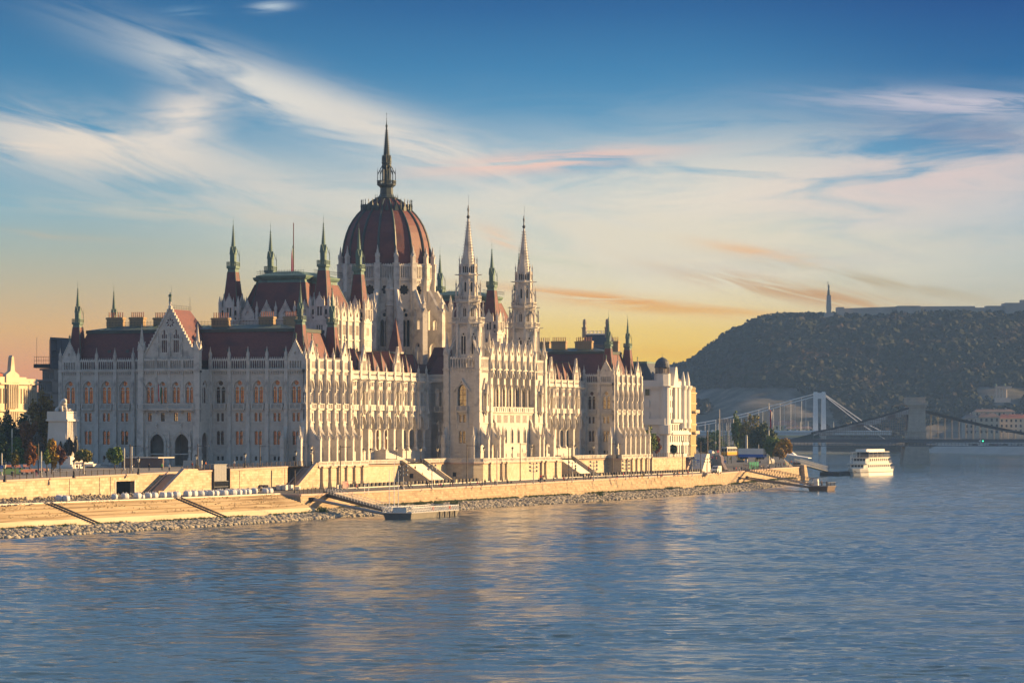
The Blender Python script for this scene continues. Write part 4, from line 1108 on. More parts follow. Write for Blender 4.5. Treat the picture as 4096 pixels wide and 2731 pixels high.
# camera, light, sky, air
SC.render.engine='CYCLES'
cy=SC.cycles
cy.use_denoising=True
cy.max_bounces=5;cy.diffuse_bounces=3;cy.glossy_bounces=3;cy.transmission_bounces=2;cy.volume_bounces=0;cy.transparent_max_bounces=6
cy.sample_clamp_indirect=4.0
vs=SC.view_settings;vs.view_transform='Standard';vs.look='None';vs.exposure=1.3;vs.gamma=1.0;vs.use_curve_mapping=False
cam=bpy.data.cameras.new('camera');camo=ob('camera',cam)
cam.sensor_width=36.0;cam.lens=36.0*FPX/4096.0
cam.shift_y=(HYP-1365.5)/4096.0;cam.clip_start=1.0;cam.clip_end=30000.0
camo.location=(0,0,CAMZ);camo.rotation_euler=(pi/2,0,0)
SC.camera=camo
SUN_A,SUN_E=radians(35.0),radians(14.5)
sd=Vector((CU*cos(SUN_A)+SU*sin(SUN_A),-SU*cos(SUN_A)+CU*sin(SUN_A),0)).normalized()
SDIR=Vector((sd.x*cos(SUN_E),sd.y*cos(SUN_E),sin(SUN_E)))
sl_=bpy.data.lights.new('sun','SUN');sl_.energy=5.0;sl_.angle=radians(0.53);sl_.color=(1.0,0.64,0.28)
so=ob('sun',sl_);so.rotation_euler=SDIR.to_track_quat('Z','Y').to_euler();so.location=(600,300,400)
def lin(c):return tuple(((x/255)/12.92 if x/255<=0.04045 else((x/255+0.055)/1.055)**2.4)for x in c)
SKY_K=0.42
wd=bpy.data.worlds.new('World');SC.world=wd;wd.use_nodes=True
N=wd.node_tree.nodes;Lk=wd.node_tree.links
for n in list(N):N.remove(n)
def mth(op,a,b=None,c=None,clamp=False):
 n=N.new('ShaderNodeMath');n.operation=op;n.use_clamp=clamp
 for i,x in enumerate((a,b,c)):
  if x is None:continue
  if isinstance(x,(int,float)):n.inputs[i].default_value=x
  else:Lk.new(x,n.inputs[i])
 return n.outputs[0]
def mixc(f,a,b):
 n=N.new('ShaderNodeMix');n.data_type='RGBA'
 for k,x in(('Factor',f),('A',a),('B',b)):
  if isinstance(x,tuple):n.inputs[k].default_value=(*x,1)
  elif isinstance(x,(int,float)):n.inputs[k].default_value=x
  else:Lk.new(x,n.inputs[k])
 return n.outputs['Result']
tc=N.new('ShaderNodeTexCoord');sp=N.new('ShaderNodeSeparateXYZ');Lk.new(tc.outputs['Generated'],sp.inputs[0])
az=mth('ARCTAN2',sp.outputs[0],sp.outputs[1]);el=mth('ARCSINE',sp.outputs[2])
def ramp(x,stops,x0,x1):
 t=mth('DIVIDE',mth('SUBTRACT',x,x0),x1-x0,clamp=True)
 r=N.new('ShaderNodeValToRGB');r.color_ramp.interpolation='LINEAR'
 e=r.color_ramp.elements
 while len(e)<len(stops):e.new(0.5)
 for i,(p,c)in enumerate(stops):e[i].position=(p-x0)/(x1-x0);e[i].color=(*lin(c),1)
 Lk.new(t,r.inputs[0]);return r.outputs[0]
def pe(y):return(988.3-y)/7350.0
def pa(x):return(x-1176.0)/7350.0
mid=[(0.0,(250,190,50)),(pe(830),(255,204,66)),(pe(760),(255,214,104)),(pe(690),(252,226,160)),(pe(600),(226,222,192)),(pe(480),(172,202,206)),(pe(330),(106,164,196)),(pe(170),(54,128,176)),(pe(0),(16,88,148)),(0.17,(70,122,176)),(0.24,(118,162,204)),(0.5,(128,166,206)),(0.9,(104,146,194)),(1.57,(80,122,174))]
lef=[(0.0,(228,140,96)),(pe(850),(236,160,104)),(pe(760),(234,182,110)),(pe(680),(210,186,138)),(pe(590),(180,186,166)),(pe(480),(140,180,192)),(pe(330),(96,156,188)),(pe(170),(58,128,172)),(pe(0),(30,100,152)),(0.17,(74,124,172)),(0.24,(118,162,204)),(0.5,(128,166,206)),(0.9,(104,146,194)),(1.57,(80,122,174))]
rig=[(0.0,(232,190,130)),(pe(800),(226,196,150)),(pe(700),(206,196,166)),(pe(600),(176,192,190)),(pe(480),(140,176,198)),(pe(330),(72,142,184)),(pe(170),(20,102,158)),(pe(0),(0,72,138)),(0.17,(60,114,172)),(0.24,(118,162,204)),(0.5,(128,166,206)),(0.9,(104,146,194)),(1.57,(80,122,174))]
cm,cl,cr_=(ramp(el,s,0.0,1.6)for s in(mid,lef,rig))
def smooth(x,a,b):
 n=N.new('ShaderNodeMapRange');n.interpolation_type='SMOOTHSTEP';Lk.new(x,n.inputs['Value'])
 n.inputs['From Min'].default_value=a;n.inputs['From Max'].default_value=b;return n.outputs[0]
base=mixc(smooth(az,pa(1250),pa(250)),cm,cl)
base=mixc(smooth(az,pa(1500),pa(2300)),base,cr_)
FIELDS={}
def field(ang,fl,fw,seed,det=5):
 k=(ang,fl,fw)
 if k not in FIELDS:
  a=radians(ang)
  s=mth('ADD',mth('MULTIPLY',az,cos(a)*7350/fl),mth('MULTIPLY',el,sin(a)*7350/fl))
  t=mth('ADD',mth('MULTIPLY',az,-sin(a)*7350/fw),mth('MULTIPLY',el,cos(a)*7350/fw))
  cb=N.new('ShaderNodeCombineXYZ');Lk.new(s,cb.inputs[0]);Lk.new(t,cb.inputs[1]);cb.inputs[2].default_value=seed
  nz=N.new('ShaderNodeTexNoise');nz.inputs['Scale'].default_value=1.0;nz.inputs['Detail'].default_value=det;nz.inputs['Roughness'].default_value=0.58;nz.inputs['Distortion'].default_value=0.7
  Lk.new(cb.outputs[0],nz.inputs['Vector']);FIELDS[k]=nz.outputs['Fac']
 return FIELDS[k]
def cloud(col_in,x,y,hl,hw,ang,tint,amp,seed,lo=0.3,hi=0.6):
 a=radians(ang)
 dx=mth('SUBTRACT',az,pa(x));dy=mth('SUBTRACT',el,pe(y))
 s=mth('ADD',mth('MULTIPLY',dx,cos(a)*7350/hl),mth('MULTIPLY',dy,sin(a)*7350/hl))
 t=mth('ADD',mth('MULTIPLY',dx,-sin(a)*7350/hw),mth('MULTIPLY',dy,cos(a)*7350/hw))
 fa=-16 if ang<-8 else(50 if ang>30 else(2 if ang>-1 else-5))
 nf=field(fa,420,75,1.3)if hw>40 else field(fa,240,20,8.1,3)
 r2=mth('ADD',mth('MULTIPLY',s,s),mth('MULTIPLY',t,t))
 g=mth('POWER',2.718,mth('MULTIPLY',r2,-1.4))
 f=mth('MULTIPLY',mth('MULTIPLY',g,smooth(nf,lo,hi)),amp,clamp=True)
 return mixc(f,col_in,lin(tint))
CL=[(1700,460,950,170,2,(240,228,208),1.0,1.0),(2150,410,420,100,8,(226,206,200),0.95,2.0),(1450,600,700,90,-2,(248,234,204),0.9,1.5),(2200,250,330,34,-3,(214,206,214),0.9,3.0),(2230,310,260,45,-4,(120,140,172),0.75,4.0),(240,345,400,78,-9,(246,230,210),1.0,5.0),(420,285,130,80,30,(248,232,214),0.9,6.0),(640,225,420,62,-20,(222,222,216),1.0,7.0),(1000,350,520,70,-19,(232,222,208),1.0,8.0),(520,440,620,80,-11,(220,212,200),0.85,9.0),(1260,372,330,26,5,(250,206,186),0.95,10.0),(1080,500,560,70,-8,(230,222,206),0.8,11.0),(560,500,560,30,-3,(214,206,186),0.7,12.0),(1560,560,800,90,-3,(240,226,196),0.75,13.0),(1420,690,330,17,-6,(246,170,70),1.0,14.0),(1560,712,300,12,-3,(246,190,100),0.9,15.0),(1850,676,330,26,-10,(214,164,104),1.0,16.0),(2010,650,300,16,-10,(196,172,124),0.7,17.0),(1740,582,150,16,-9,(250,196,136),0.85,18.0),(1580,810,160,14,-2,(252,190,60),0.7,19.0),(80,545,240,12,-3,(196,186,160),0.6,20.0),(625,24,50,13,4,(190,206,216),0.8,21.0),(430,38,60,14,2,(110,150,184),0.6,22.0),(1150,550,60,22,-30,(248,208,168),0.8,23.0),(1950,590,520,30,3,(222,214,196),0.7,24.0),(90,350,140,18,-4,(246,226,204),0.8,25.0)]
out=base
for q in CL:out=cloud(out,*q)
bg=N.new('ShaderNodeBackground');Lk.new(out,bg.inputs[0]);bg.inputs[1].default_value=SKY_K
b0=N.new('ShaderNodeBackground');Lk.new(base,b0.inputs[0]);b0.inputs[1].default_value=SKY_K
sk=N.new('ShaderNodeTexSky');sk.sky_type='NISHITA';sk.sun_disc=False;sk.sun_elevation=SUN_E;sk.sun_rotation=atan2(SDIR.x,SDIR.y);sk.dust_density=1.5
bn=N.new('ShaderNodeBackground');Lk.new(sk.outputs[0],bn.inputs[0]);bn.inputs[1].default_value=0.06
m1=N.new('ShaderNodeMixShader');Lk.new(mth('MULTIPLY',smooth(el,0.2,0.55),0.6),m1.inputs[0]);Lk.new(b0.outputs[0],m1.inputs[1]);Lk.new(bn.outputs[0],m1.inputs[2])
far=mth('MAXIMUM',smooth(el,0.15,0.19),smooth(mth('ABSOLUTE',az),0.3,0.4))
m2=N.new('ShaderNodeMixShader');Lk.new(far,m2.inputs[0]);Lk.new(bg.outputs[0],m2.inputs[1]);Lk.new(m1.outputs[0],m2.inputs[2])
wo=N.new('ShaderNodeOutputWorld');Lk.new(m2.outputs[0],wo.inputs[0])
wd.cycles.sampling_method='NONE'
# water
def water_mat():
 m=simple('river water',(0.045,0.085,0.11),0.1,0,0.5);N,Lk=nt(m);b=N['Principled BSDF'];b.inputs['IOR'].default_value=1.33
 tc=N.new('ShaderNodeTexCoord')
 def layer(scale,st,det,rot=0.0,dist=0.0):
  mp=N.new('ShaderNodeMapping');mp.inputs['Scale'].default_value=st;mp.inputs['Rotation'].default_value=(0,0,rot);Lk.new(tc.outputs['Object'],mp.inputs['Vector'])
  n=N.new('ShaderNodeTexNoise');n.inputs['Scale'].default_value=scale;n.inputs['Detail'].default_value=det;n.inputs['Roughness'].default_value=0.6;n.inputs['Distortion'].default_value=dist
  Lk.new(mp.outputs[0],n.inputs['Vector']);return n.outputs['Fac']
 a=layer(0.55,(0.55,1,1),5,0.25,0.6);c=layer(0.12,(0.5,1,1),3,-0.2,0.8);d=layer(0.02,(0.4,1,1),3,0.1,0.5)
 r=N.new('ShaderNodeMapRange');r.inputs['From Min'].default_value=0.35;r.inputs['From Max'].default_value=0.65;r.inputs['To Min'].default_value=0.55;r.inputs['To Max'].default_value=1.25
 Lk.new(d,r.inputs['Value'])
 mu=N.new('ShaderNodeMath');mu.operation='MULTIPLY';Lk.new(a,mu.inputs[0]);Lk.new(r.outputs[0],mu.inputs[1])
 b1=N.new('ShaderNodeBump');b1.inputs['Strength'].default_value=1.0;b1.inputs['Distance'].default_value=WAVE_SMALL;Lk.new(mu.outputs[0],b1.inputs['Height'])
 b2=N.new('ShaderNodeBump');b2.inputs['Strength'].default_value=1.0;b2.inputs['Distance'].default_value=WAVE_BIG;Lk.new(c,b2.inputs['Height']);Lk.new(b1.outputs[0],b2.inputs['Normal'])
 Lk.new(b2.outputs[0],b.inputs['Normal'])
 return m
WAVE_SMALL,WAVE_BIG=0.12,0.5
def waves():
 rg=np.random.default_rng(11);y=[232.0]
 while y[-1]<1500:y.append(y[-1]*1.00145)
 y=np.array(y);nc=560;f=np.linspace(-0.27,0.25,nc+1);Y,Fx=np.meshgrid(y,f,indexing='ij');X=Y*Fx;Zs=np.zeros_like(X)
 pat=np.zeros_like(X)
 for i in range(9):lx_,ly_=rg.uniform(25,120),rg.uniform(30,160);pat+=np.sin(2*pi*X/lx_+rg.uniform(0,7)+1.3*np.sin(2*pi*Y/ly_+rg.uniform(0,7)))*np.sin(2*pi*Y/ly_*0.8+rg.uniform(0,7))
 pat=np.clip(0.85+0.22*pat,0.3,1.6)
 for i in range(60):
  lam=0.8*(1.045**i);th=rg.normal(0,0.55)+pi/2+0.15;k=2*pi/lam;a=WAVE_SLOPE*lam/(2*pi)*rg.uniform(0.6,1.3)*(1 if lam<3 else(3/lam)**0.8)
  fade=np.clip((lam/(Y*0.0016)-1.7)/1.5,0,1)
  ph=k*(X*cos(th)+Y*sin(th))+rg.uniform(0,7)+1.1*np.sin(X*k*0.21+rg.uniform(0,7))+0.8*np.sin(Y*k*0.13+rg.uniform(0,7))
  Zs+=a*np.sin(ph)*fade*(pat if lam<6 else 1)
 nr=len(y);e=np.minimum(1,np.minimum((Fx+0.27)/0.02,(0.25-Fx)/0.02));Zs*=np.clip(e,0,1);Zs[0]=0;Zs[-1]=0
 V=np.stack([X,Y,Zs],-1).reshape(-1,3);i0=(np.arange(nr-1)[:,None]*(nc+1)+np.arange(nc)[None]).reshape(-1)
 Fc=np.stack([i0,i0+1,i0+nc+2,i0+nc+1],-1)
 y0,y1=y[0],y[-1];B=[(-0.27*y0,y0),(0.25*y0,y0),(0.25*y1,y1),(-0.27*y1,y1),(-2500,-60),(2500,-60),(2500,6500),(-2500,6500)]
 n=len(V);V=np.concatenate([V,np.array([(p,q,0.0)for p,q in B])]);Fc=np.concatenate([Fc,np.array([(4,5,1,0),(5,6,2,1),(6,7,3,2),(7,4,0,3)])+n])
 return V,Fc
WAVE_SLOPE=0.026
def sheet(name,V,F,mat):
 me=bpy.data.meshes.new(name);me.vertices.add(len(V));me.vertices.foreach_set('co',V.astype(np.float32).ravel())
 me.loops.add(F.size);me.loops.foreach_set('vertex_index',F.astype(np.int32).ravel());me.polygons.add(len(F));me.polygons.foreach_set('loop_start',np.arange(0,F.size,4,dtype=np.int32))
 me.polygons.foreach_set('use_smooth',np.ones(len(F),dtype=bool));me.materials.append(mat);me.update(calc_edges=True);return ob(name,me)
tag(sheet('river_water',*waves(),water_mat()),'rippled blue river reflecting the golden building',kind='structure')
# embankment
def GU(px,u):
 rx=(px-CXP)/FPX;k=rx*SU+CU;t=(u+X0*SU+D0*CU)/k
 return UV(rx*t,t)[1]
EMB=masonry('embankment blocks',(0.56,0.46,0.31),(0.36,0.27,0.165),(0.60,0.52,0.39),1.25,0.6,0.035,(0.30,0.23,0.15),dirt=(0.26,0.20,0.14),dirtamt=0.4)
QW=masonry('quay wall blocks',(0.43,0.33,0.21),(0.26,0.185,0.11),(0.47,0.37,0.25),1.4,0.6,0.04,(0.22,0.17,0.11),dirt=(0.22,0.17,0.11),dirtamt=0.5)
PINK=noisy('pale red coping stone',(0.42,0.29,0.22),(0.50,0.37,0.29),1.5,0.8)
ASPH=noisy('asphalt',(0.075,0.07,0.066),(0.105,0.098,0.09),0.6,0.9,5,(0.14,0.125,0.11),0.08)
PAVE=noisy('pale paving',(0.24,0.215,0.185),(0.31,0.28,0.24),0.8,0.85,4,(0.2,0.18,0.16),0.1)
BANKM=noisy('weathered steps',(0.34,0.26,0.16),(0.42,0.33,0.21),0.5,0.9,6,(0.20,0.14,0.075),0.14,stretch=(0.25,1,1))
PALE=noisy('pale kerb stone',(0.58,0.53,0.45),(0.66,0.61,0.53),1.0,0.8)
WHITE=noisy('white road paint',(0.55,0.53,0.50),(0.66,0.64,0.60),3.0,0.8)
def zq(u,v):return 5.3+0.0016*u+(v+21)*0.014 if u<240 else 5.684+(v+21)*0.004
def zp(u):return 11.2+0.0103*min(u,0)
def lerp_poly(P,u):
 for a,b in zip(P,P[1:]):
  if a[0]<=u<=b[0]:
   t=(u-a[0])/(b[0]-a[0]);return tuple(a[i]+(b[i]-a[i])*t for i in range(1,len(a)))
 return tuple(P[0][1:])if u<P[0][0]else tuple(P[-1][1:])
EDGE=[(-54.5,-22.5,5.1),(-34,-22.5,5.05),(36,-22.5,5.12),(128,-22.5,5.38),(192,-22.4,5.58),(240,-22.2,5.64),(313,-18.7,5.6),(376,-10,5.6),(437,-2.6,5.6),(480,0.8,5.6),(492,1.2,5.6)]
LEDGE=[(-420,12,5.2),(-300,0,5.2),(-211,-7.5,5.2),(-175,-10.6,5.2),(-117,-15,5.2),(-83,-16.6,5.2),(-54.5,-17.3,5.2)]
WLINE=[(-420,-14),(-300,-24),(-211,-31),(-135,-35),(-28,-34),(150,-35.5),(280,-34.5),(345,-25),(400,-15),(480,2),(552,15),(575,24)]
LOCAL=FRAME
def local_thing(name,label,cat,group=None):return thing(name,label,cat,FRAME.copy(),group)
m=MB()
us=[-420,-350,-300,-250,-211,-175,-145,-117,-100,-83,-70,-54.6]
def strip(us,edge,vin):
 vs=[];fs=[]
 for u in us:
  e=lerp_poly(edge,u);vi=vin(u)
  vs+=[(u,e[0]+0.02,e[1]-0.02),(u,(e[0]+vi)/2,(e[1]+zq(u,vi))/2),(u,vi,zq(u,vi))]
 for i in range(len(us)-1):
  for k in(0,1):fs.append((3*i+k,3*i+3+k,3*i+4+k,3*i+1+k))
 return vs,fs
m.add(*strip(us,LEDGE,lambda u:6.0+max(0,(-60-u)*0.05)))
us2=[-54.5,-34,0,36,80,128,160,192,215,240,275,313,345,376,410,437,460,480,492]
m.add(*strip(us2,EDGE,lambda u:6.0 if u<240 else 6.0+(u-240)*0.12))
q=m.build('quay_road',None,ASPH,M=FRAME.copy());tag(q,'grey lower quay road along the river wall',kind='structure')
m=MB()
m.add([(-420,4.5,zp(-420)),(-300,3.6,zp(-300)),(-200,3.3,zp(-200)),(-13,-0.4,11.06),(0,-0.4,11.2),(0,400,11.2),(-420,400,zp(-420))],[(0,1,2,3,4,5,6)])
m.add([(0,-0.3,11.2),(276,-0.3,11.2),(276,400,11.2),(0,400,11.2)],[(0,1,2,3)])
m.add([(276,-3.4,10.7),(345,-3.4,10.7),(415,22,10.3),(600,90,9),(1000,260,8),(1500,460,8),(1500,1400,8),(276,1400,11.2),(276,-0.3,11.2)],[(0,1,2,3,4,5,6,7,8)])
p=m.build('plaza',None,PAVE,M=FRAME.copy());tag(p,'stone paved square and upper promenade',kind='structure')
m=MB();SG=[(480,0.9),(492,6.0),(520,GU(3196,520)+5),(600,GU(3190,600)+5),(750,GU(3180,750)+5),(1000,GU(3160,1000)+5),(1500,GU(3100,1500)+5)]
m.add([(u,v,5.45)for u,v in SG]+[(u,v+200,5.4)for u,v in SG],[(i,i+1,i+8,i+7)for i in range(6)])
tag(m.build('quay_ground',None,ASPH,M=FRAME.copy()),'bare ground behind the quay end',kind='structure')
qw=local_thing('quay_wall','long curved ashlar quay wall above the stone rubble','wall')
m=MB()
pts=[(-54.5,-17.3)]+[(e[0],e[1])for e in EDGE]
rows=[]
dense=[]
for a,b in zip(EDGE,EDGE[1:]):
 n=max(1,int((b[0]-a[0])/8))
 for i in range(n):dense.append(tuple(a[k]+(b[k]-a[k])*i/n for k in range(3)))
dense.append(EDGE[-1])
def wall_ring(off,z):return[(-54.5+off*0,-17.0,z if z else 0)]
cols=[(-54.5-0.0,-16.9,5.15)]+[(u,v,z)for u,v,z in dense]+[(494.0,8.0,5.6)]
def prof(u,v,z):return[(u,v-0.9,0.4),(u,v-0.75,2.3),(u,v-0.35,2.35),(u,v,z-0.35)]
vs=[];fs=[]
for i,(u,v,z)in enumerate(cols):
 if i==0:vs+=[(u-0.9,v+0.0,0.4),(u-0.75,v,2.3),(u-0.35,v,2.35),(u,v,z-0.35)]
 elif i==1:vs+=[(u-0.9,v-0.9,0.4),(u-0.75,v-0.75,2.3),(u-0.35,v-0.35,2.35),(u,v,z-0.35)]
 elif i==len(cols)-1:vs+=[(u+0.9,v,0.4),(u+0.75,v,2.3),(u+0.35,v,2.35),(u,v,z-0.35)]
 else:vs+=prof(u,v,z)
for i in range(len(cols)-1):
 for k in range(3):fs.append((4*i+k,4*i+4+k,4*i+5+k,4*i+1+k))
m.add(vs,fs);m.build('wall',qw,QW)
m=MB()
for(u,v,z),(u2,v2,z2)in zip(cols,cols[1:]):
 d=Vector((u2-u,v2-v,0)).normalized();nrm=Vector((d.y,-d.x,0))
 A=[Vector((u,v,z))+nrm*0.22,Vector((u2,v2,z2))+nrm*0.22,Vector((u2,v2,z2))-nrm*0.9,Vector((u,v,z))-nrm*0.9]
 m.loft([[(*p.xy,p.z-0.36)for p in A],[(*p.xy,p.z+0.12)for p in A]])
m.build('coping',qw,PINK)
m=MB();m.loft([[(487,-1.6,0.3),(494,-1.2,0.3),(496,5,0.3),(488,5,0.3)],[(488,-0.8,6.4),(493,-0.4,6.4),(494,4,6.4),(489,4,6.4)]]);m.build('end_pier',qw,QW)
sb=local_thing('stepped_bank','weathered broad stone steps of the river bank with brown weeds and a white kerb','steps')
m=MB();NS=19
for i in range(NS):
 t0,t1=i/NS,(i+1)/NS
 for a,b in zip(LEDGE,LEDGE[1:]):
  za,zb=5.2-4.1*t0,5.2-4.1*t1
  wa=wb=11.0
  A=[(a[0],a[1]-wa*t0,za),(b[0],b[1]-wb*t0,za),(b[0],b[1]-wb*t1,za-0.02),(a[0],a[1]-wa*t1,za-0.02)]
  m.mi=1 if t0>0.70 else(0,2,0,3,2,0,3)[i%7]
  m.add(A,[(3,2,1,0)]);m.add([A[3],A[2],(b[0],b[1]-wb*t1,zb),(a[0],a[1]-wa*t1,zb)],[(3,2,1,0)])
LOWST=noisy('pale lower steps',(0.50,0.42,0.29),(0.58,0.50,0.37),0.4,0.9,5,(0.42,0.34,0.22),0.2,stretch=(0.2,1,1))
m.build('steps',sb,BANKM,LOWST,noisy('brown stained steps',(0.20,0.14,0.075),(0.33,0.25,0.15),0.6,0.9,6,(0.13,0.085,0.04),0.2,stretch=(0.25,1,1)),noisy('greyish steps',(0.28,0.22,0.14),(0.40,0.33,0.23),0.7,0.9,6,(0.17,0.11,0.05),0.16,stretch=(0.2,1,1)))
m=MB()
for a,b in zip(LEDGE,LEDGE[1:]):
 m.loft([[(a[0],a[1]-0.15,z),(b[0],b[1]-0.15,z),(b[0],b[1]+0.75,z),(a[0],a[1]+0.75,z)]for z in(4.9,5.42)])
m.build('kerb',sb,PALE)
BRNS=simple('rusty rail',(0.10,0.07,0.05),0.7)
for px in(216,236,706,726):
 u=GV(px,lerp_poly(LEDGE,-130 if px<400 else-95)[0])
 v=lerp_poly(LEDGE,u)[0]
 m=MB();m.loft([[(u-0.15,v-0.3,5.15),(u+0.15,v-0.3,5.15),(u+0.15,v-0.3,5.5),(u-0.15,v-0.3,5.5)],[(u-0.15,v-11.3,1.1),(u+0.15,v-11.3,1.1),(u+0.15,v-11.3,1.4),(u-0.15,v-11.3,1.4)]]);m.build('slip_rail',sb,BRNS)
def tufts(name,pts,mat,h=(0.15,0.45),w=0.3,n=5,label=None):
 vs=[];fs=[]
 for(x,y,z)in pts:
  hh=random.uniform(*h)
  for k in range(n):
   a=random.uniform(0,2*pi);dx,dy=cos(a)*w*random.uniform(0.4,1),sin(a)*w*random.uniform(0.4,1)
   b=len(vs);q=0.1+0.25*w
   vs+=[(x+dx*0.3-dy*q,y+dy*0.3+dx*q,z-0.05),(x+dx*0.3+dy*q,y+dy*0.3-dx*q,z-0.05),(x+dx,y+dy,z+hh)]
   fs.append((b,b+1,b+2))
 me=bpy.data.meshes.new(name);me.from_pydata(vs,[],fs);me.materials.append(mat)
 return tag(ob(name,me,None,FRAME.copy()),label,kind='stuff')
GRASS=noisy('grass',(0.045,0.075,0.015),(0.09,0.12,0.03),0.7,0.9)
DRYW=noisy('dry weeds',(0.16,0.10,0.03),(0.22,0.15,0.05),0.6,0.9,4,(0.07,0.09,0.02),0.25)
pts=[]
for _ in range(1500):
 u=random.uniform(-215,-56);t=random.random()**1.3*0.66
 if noise.noise(Vector((u*0.09,t*7,3.1)))<0.02:continue
 v=lerp_poly(LEDGE,u)[0]-11*t;k=int(t*NS);pts.append((u,v,5.2-4.1*k/NS))
tufts('weeds',pts,DRYW,(0.1,0.35),0.3,6,'dry brown and green weeds growing in the bank steps')
def bank_top(u):
 return(lerp_poly(LEDGE,u)[0]-11.0,1.05)if u<-54.6 else(lerp_poly(EDGE,min(u,491))[0]-0.9,1.55)
ico=bmesh.new();bmesh.ops.create_icosphere(ico,subdivisions=1,radius=1.0)
IV=np.array([v.co[:]for v in ico.verts]);IFc=np.array([[v.index for v in f.verts]for f in ico.faces]);ico.free()
def numpy_mesh(name,V,F,mats,mi=None,smooth=False):
 me=bpy.data.meshes.new(name);me.vertices.add(len(V));me.vertices.foreach_set('co',V.astype(np.float32).ravel())
 k=F.shape[1];me.loops.add(F.size);me.loops.foreach_set('vertex_index',F.astype(np.int32).ravel())
 me.polygons.add(len(F));me.polygons.foreach_set('loop_start',np.arange(0,F.size,k,dtype=np.int32))
 for m in mats:me.materials.append(m)
 if mi is not None:me.polygons.foreach_set('material_index',mi.astype(np.int32))
 if smooth:me.polygons.foreach_set('use_smooth',np.ones(len(F),dtype=bool))
 me.update(calc_edges=True);me.validate();return me
rng=np.random.default_rng(3)
def scatter(protoV,protoF,pos,scale,rotz=True,jitter=0.0):
 n=len(pos);k=len(protoV)
 a=rng.uniform(0,2*pi,n);c,s=np.cos(a),np.sin(a)
 V=np.repeat(protoV[None],n,0)
 if jitter:V=V*(1+rng.uniform(-jitter,jitter,(n,k,1)))
 V=V*scale[:,None,:]
 b=rng.uniform(-0.7,0.7,n)*(1 if jitter else 0);cb,sb_=np.cos(b),np.sin(b)
 y=V[...,1]*cb[:,None]-V[...,2]*sb_[:,None];z=V[...,1]*sb_[:,None]+V[...,2]*cb[:,None]
 x=V[...,0];X=x*c[:,None]-y*s[:,None];Y=x*s[:,None]+y*c[:,None]
 V=np.stack([X,Y,z],-1)+pos[:,None,:]
 F=protoF[None]+(np.arange(n)*k)[:,None,None]
 return V.reshape(-1,3),F.reshape(-1,protoF.shape[1])
P=[];SCL=[]
for _ in range(15500):
 u=random.uniform(-225,560)
 if u>300 and random.random()<0.5:u=random.uniform(-225,100)
 t=random.random()
 vt,zt=bank_top(u);vw=lerp_poly(WLINE,u)[0]-0.8+noise.noise(Vector((u*0.11,7,0)))*1.6
 if u>491:vt=vw+14
 if u<-54:t=0.14+0.86*t
 elif t<0.1:continue
 P.append((u,vt+(vw-vt)*t,(zt-0.1)*(1-t)+0.05+0.05*random.random()));r=random.uniform(0.28,0.62)*(1.25 if u<0 else 1.0);SCL.append((r*random.uniform(0.8,1.5),r*random.uniform(0.6,1.0),r*random.uniform(0.4,0.75)))
ROCK=noisy('rubble stones',(0.26,0.23,0.18),(0.40,0.36,0.29),0.35,0.95,3,(0.16,0.14,0.11),0.3)
V,F=scatter(IV,IFc,np.array(P),np.array(SCL),jitter=0.28)
tag(ob('riprap',numpy_mesh('riprap',V,F,[ROCK]),None,FRAME.copy()),'rough grey stone rubble along the waterline',kind='stuff')
m=MB()
us3=list(range(-420,492,12))
for a,b in zip(us3,us3[1:]):
 (va,za),(vb,zb)=bank_top(a),bank_top(b);wa,wb=lerp_poly(WLINE,a)[0],lerp_poly(WLINE,b)[0]
 m.add([(a,va+1.5,za),(b,vb+1.5,zb),(b,wb-6,-1.0),(a,wa-6,-1.0)],[(3,2,1,0)])
SH=[(492,6.0),(520,GU(3196,520)),(600,GU(3190,600)),(750,GU(3180,750)),(1000,GU(3160,1000)),(1500,GU(3100,1500))]
m.add([(u,v+5,5.4)for u,v in SH]+[(u,v-3,-1)for u,v in SH],[(i,i+1,i+7,i+6)for i in range(5)])
tag(m.build('river_bank',None,noisy('muddy bank',(0.15,0.12,0.08),(0.22,0.18,0.12),0.5),M=FRAME.copy()),'muddy bank under the rubble',kind='structure')
pts=[]
for _ in range(7000):
 u=random.uniform(-225,491);vt,zt=bank_top(u);w=1.6 if u>-54 else 1.3
 if noise.noise(Vector((u*0.06,2.2,0)))<-0.22:continue
 t=random.random();pts.append((u,vt-0.1-t*w,zt+0.08-t*0.25))
tufts('grass_verge',pts,GRASS,(0.2,0.6),0.42,6,'green grass strip between wall and rubble')
pts=[]
for px,py in((1420,2021),(1680,2016),(1750,2012),(1820,2014),(2400,1975),(2680,1953),(1290,2040)):
 u,v=G(px,py+4,1.4);
 for _ in range(60):pts.append((u+random.gauss(0,0.9),v+random.gauss(0,0.6),1.2+abs(random.gauss(0,0.4))))
tufts('shrubs',pts,GRASS,(0.4,0.9),0.4,5,'low green bushes rooted at the foot of the quay wall')
DIRW=-0.022
def wv(u):return-0.6+(-13-u)*0.022
G0,G1=-101.5,-92.8
S0,S1=-53.8,-45.2
rw=local_thing('retaining_wall','sunlit ashlar retaining wall with a dark garage mouth below the lion monument','wall')
m=MB()
def rseg(u0,u1,holes=()):
 n=max(1,int((u1-u0)/20))
 for i in range(n):
  a,b=u0+(u1-u0)*i/n,u0+(u1-u0)*(i+1)/n
  m.loft([[(a,wv(a),4.6),(b,wv(b),4.6),(b,wv(b)+1,4.6),(a,wv(a)+1,4.6)],[(a,wv(a),zp(a)-0.3),(b,wv(b),zp(b)-0.3),(b,wv(b)+1,zp(b)-0.3),(a,wv(a)+1,zp(a)-0.3)]])
rseg(-420,G0);rseg(G1,S0);rseg(S1,-12.5)
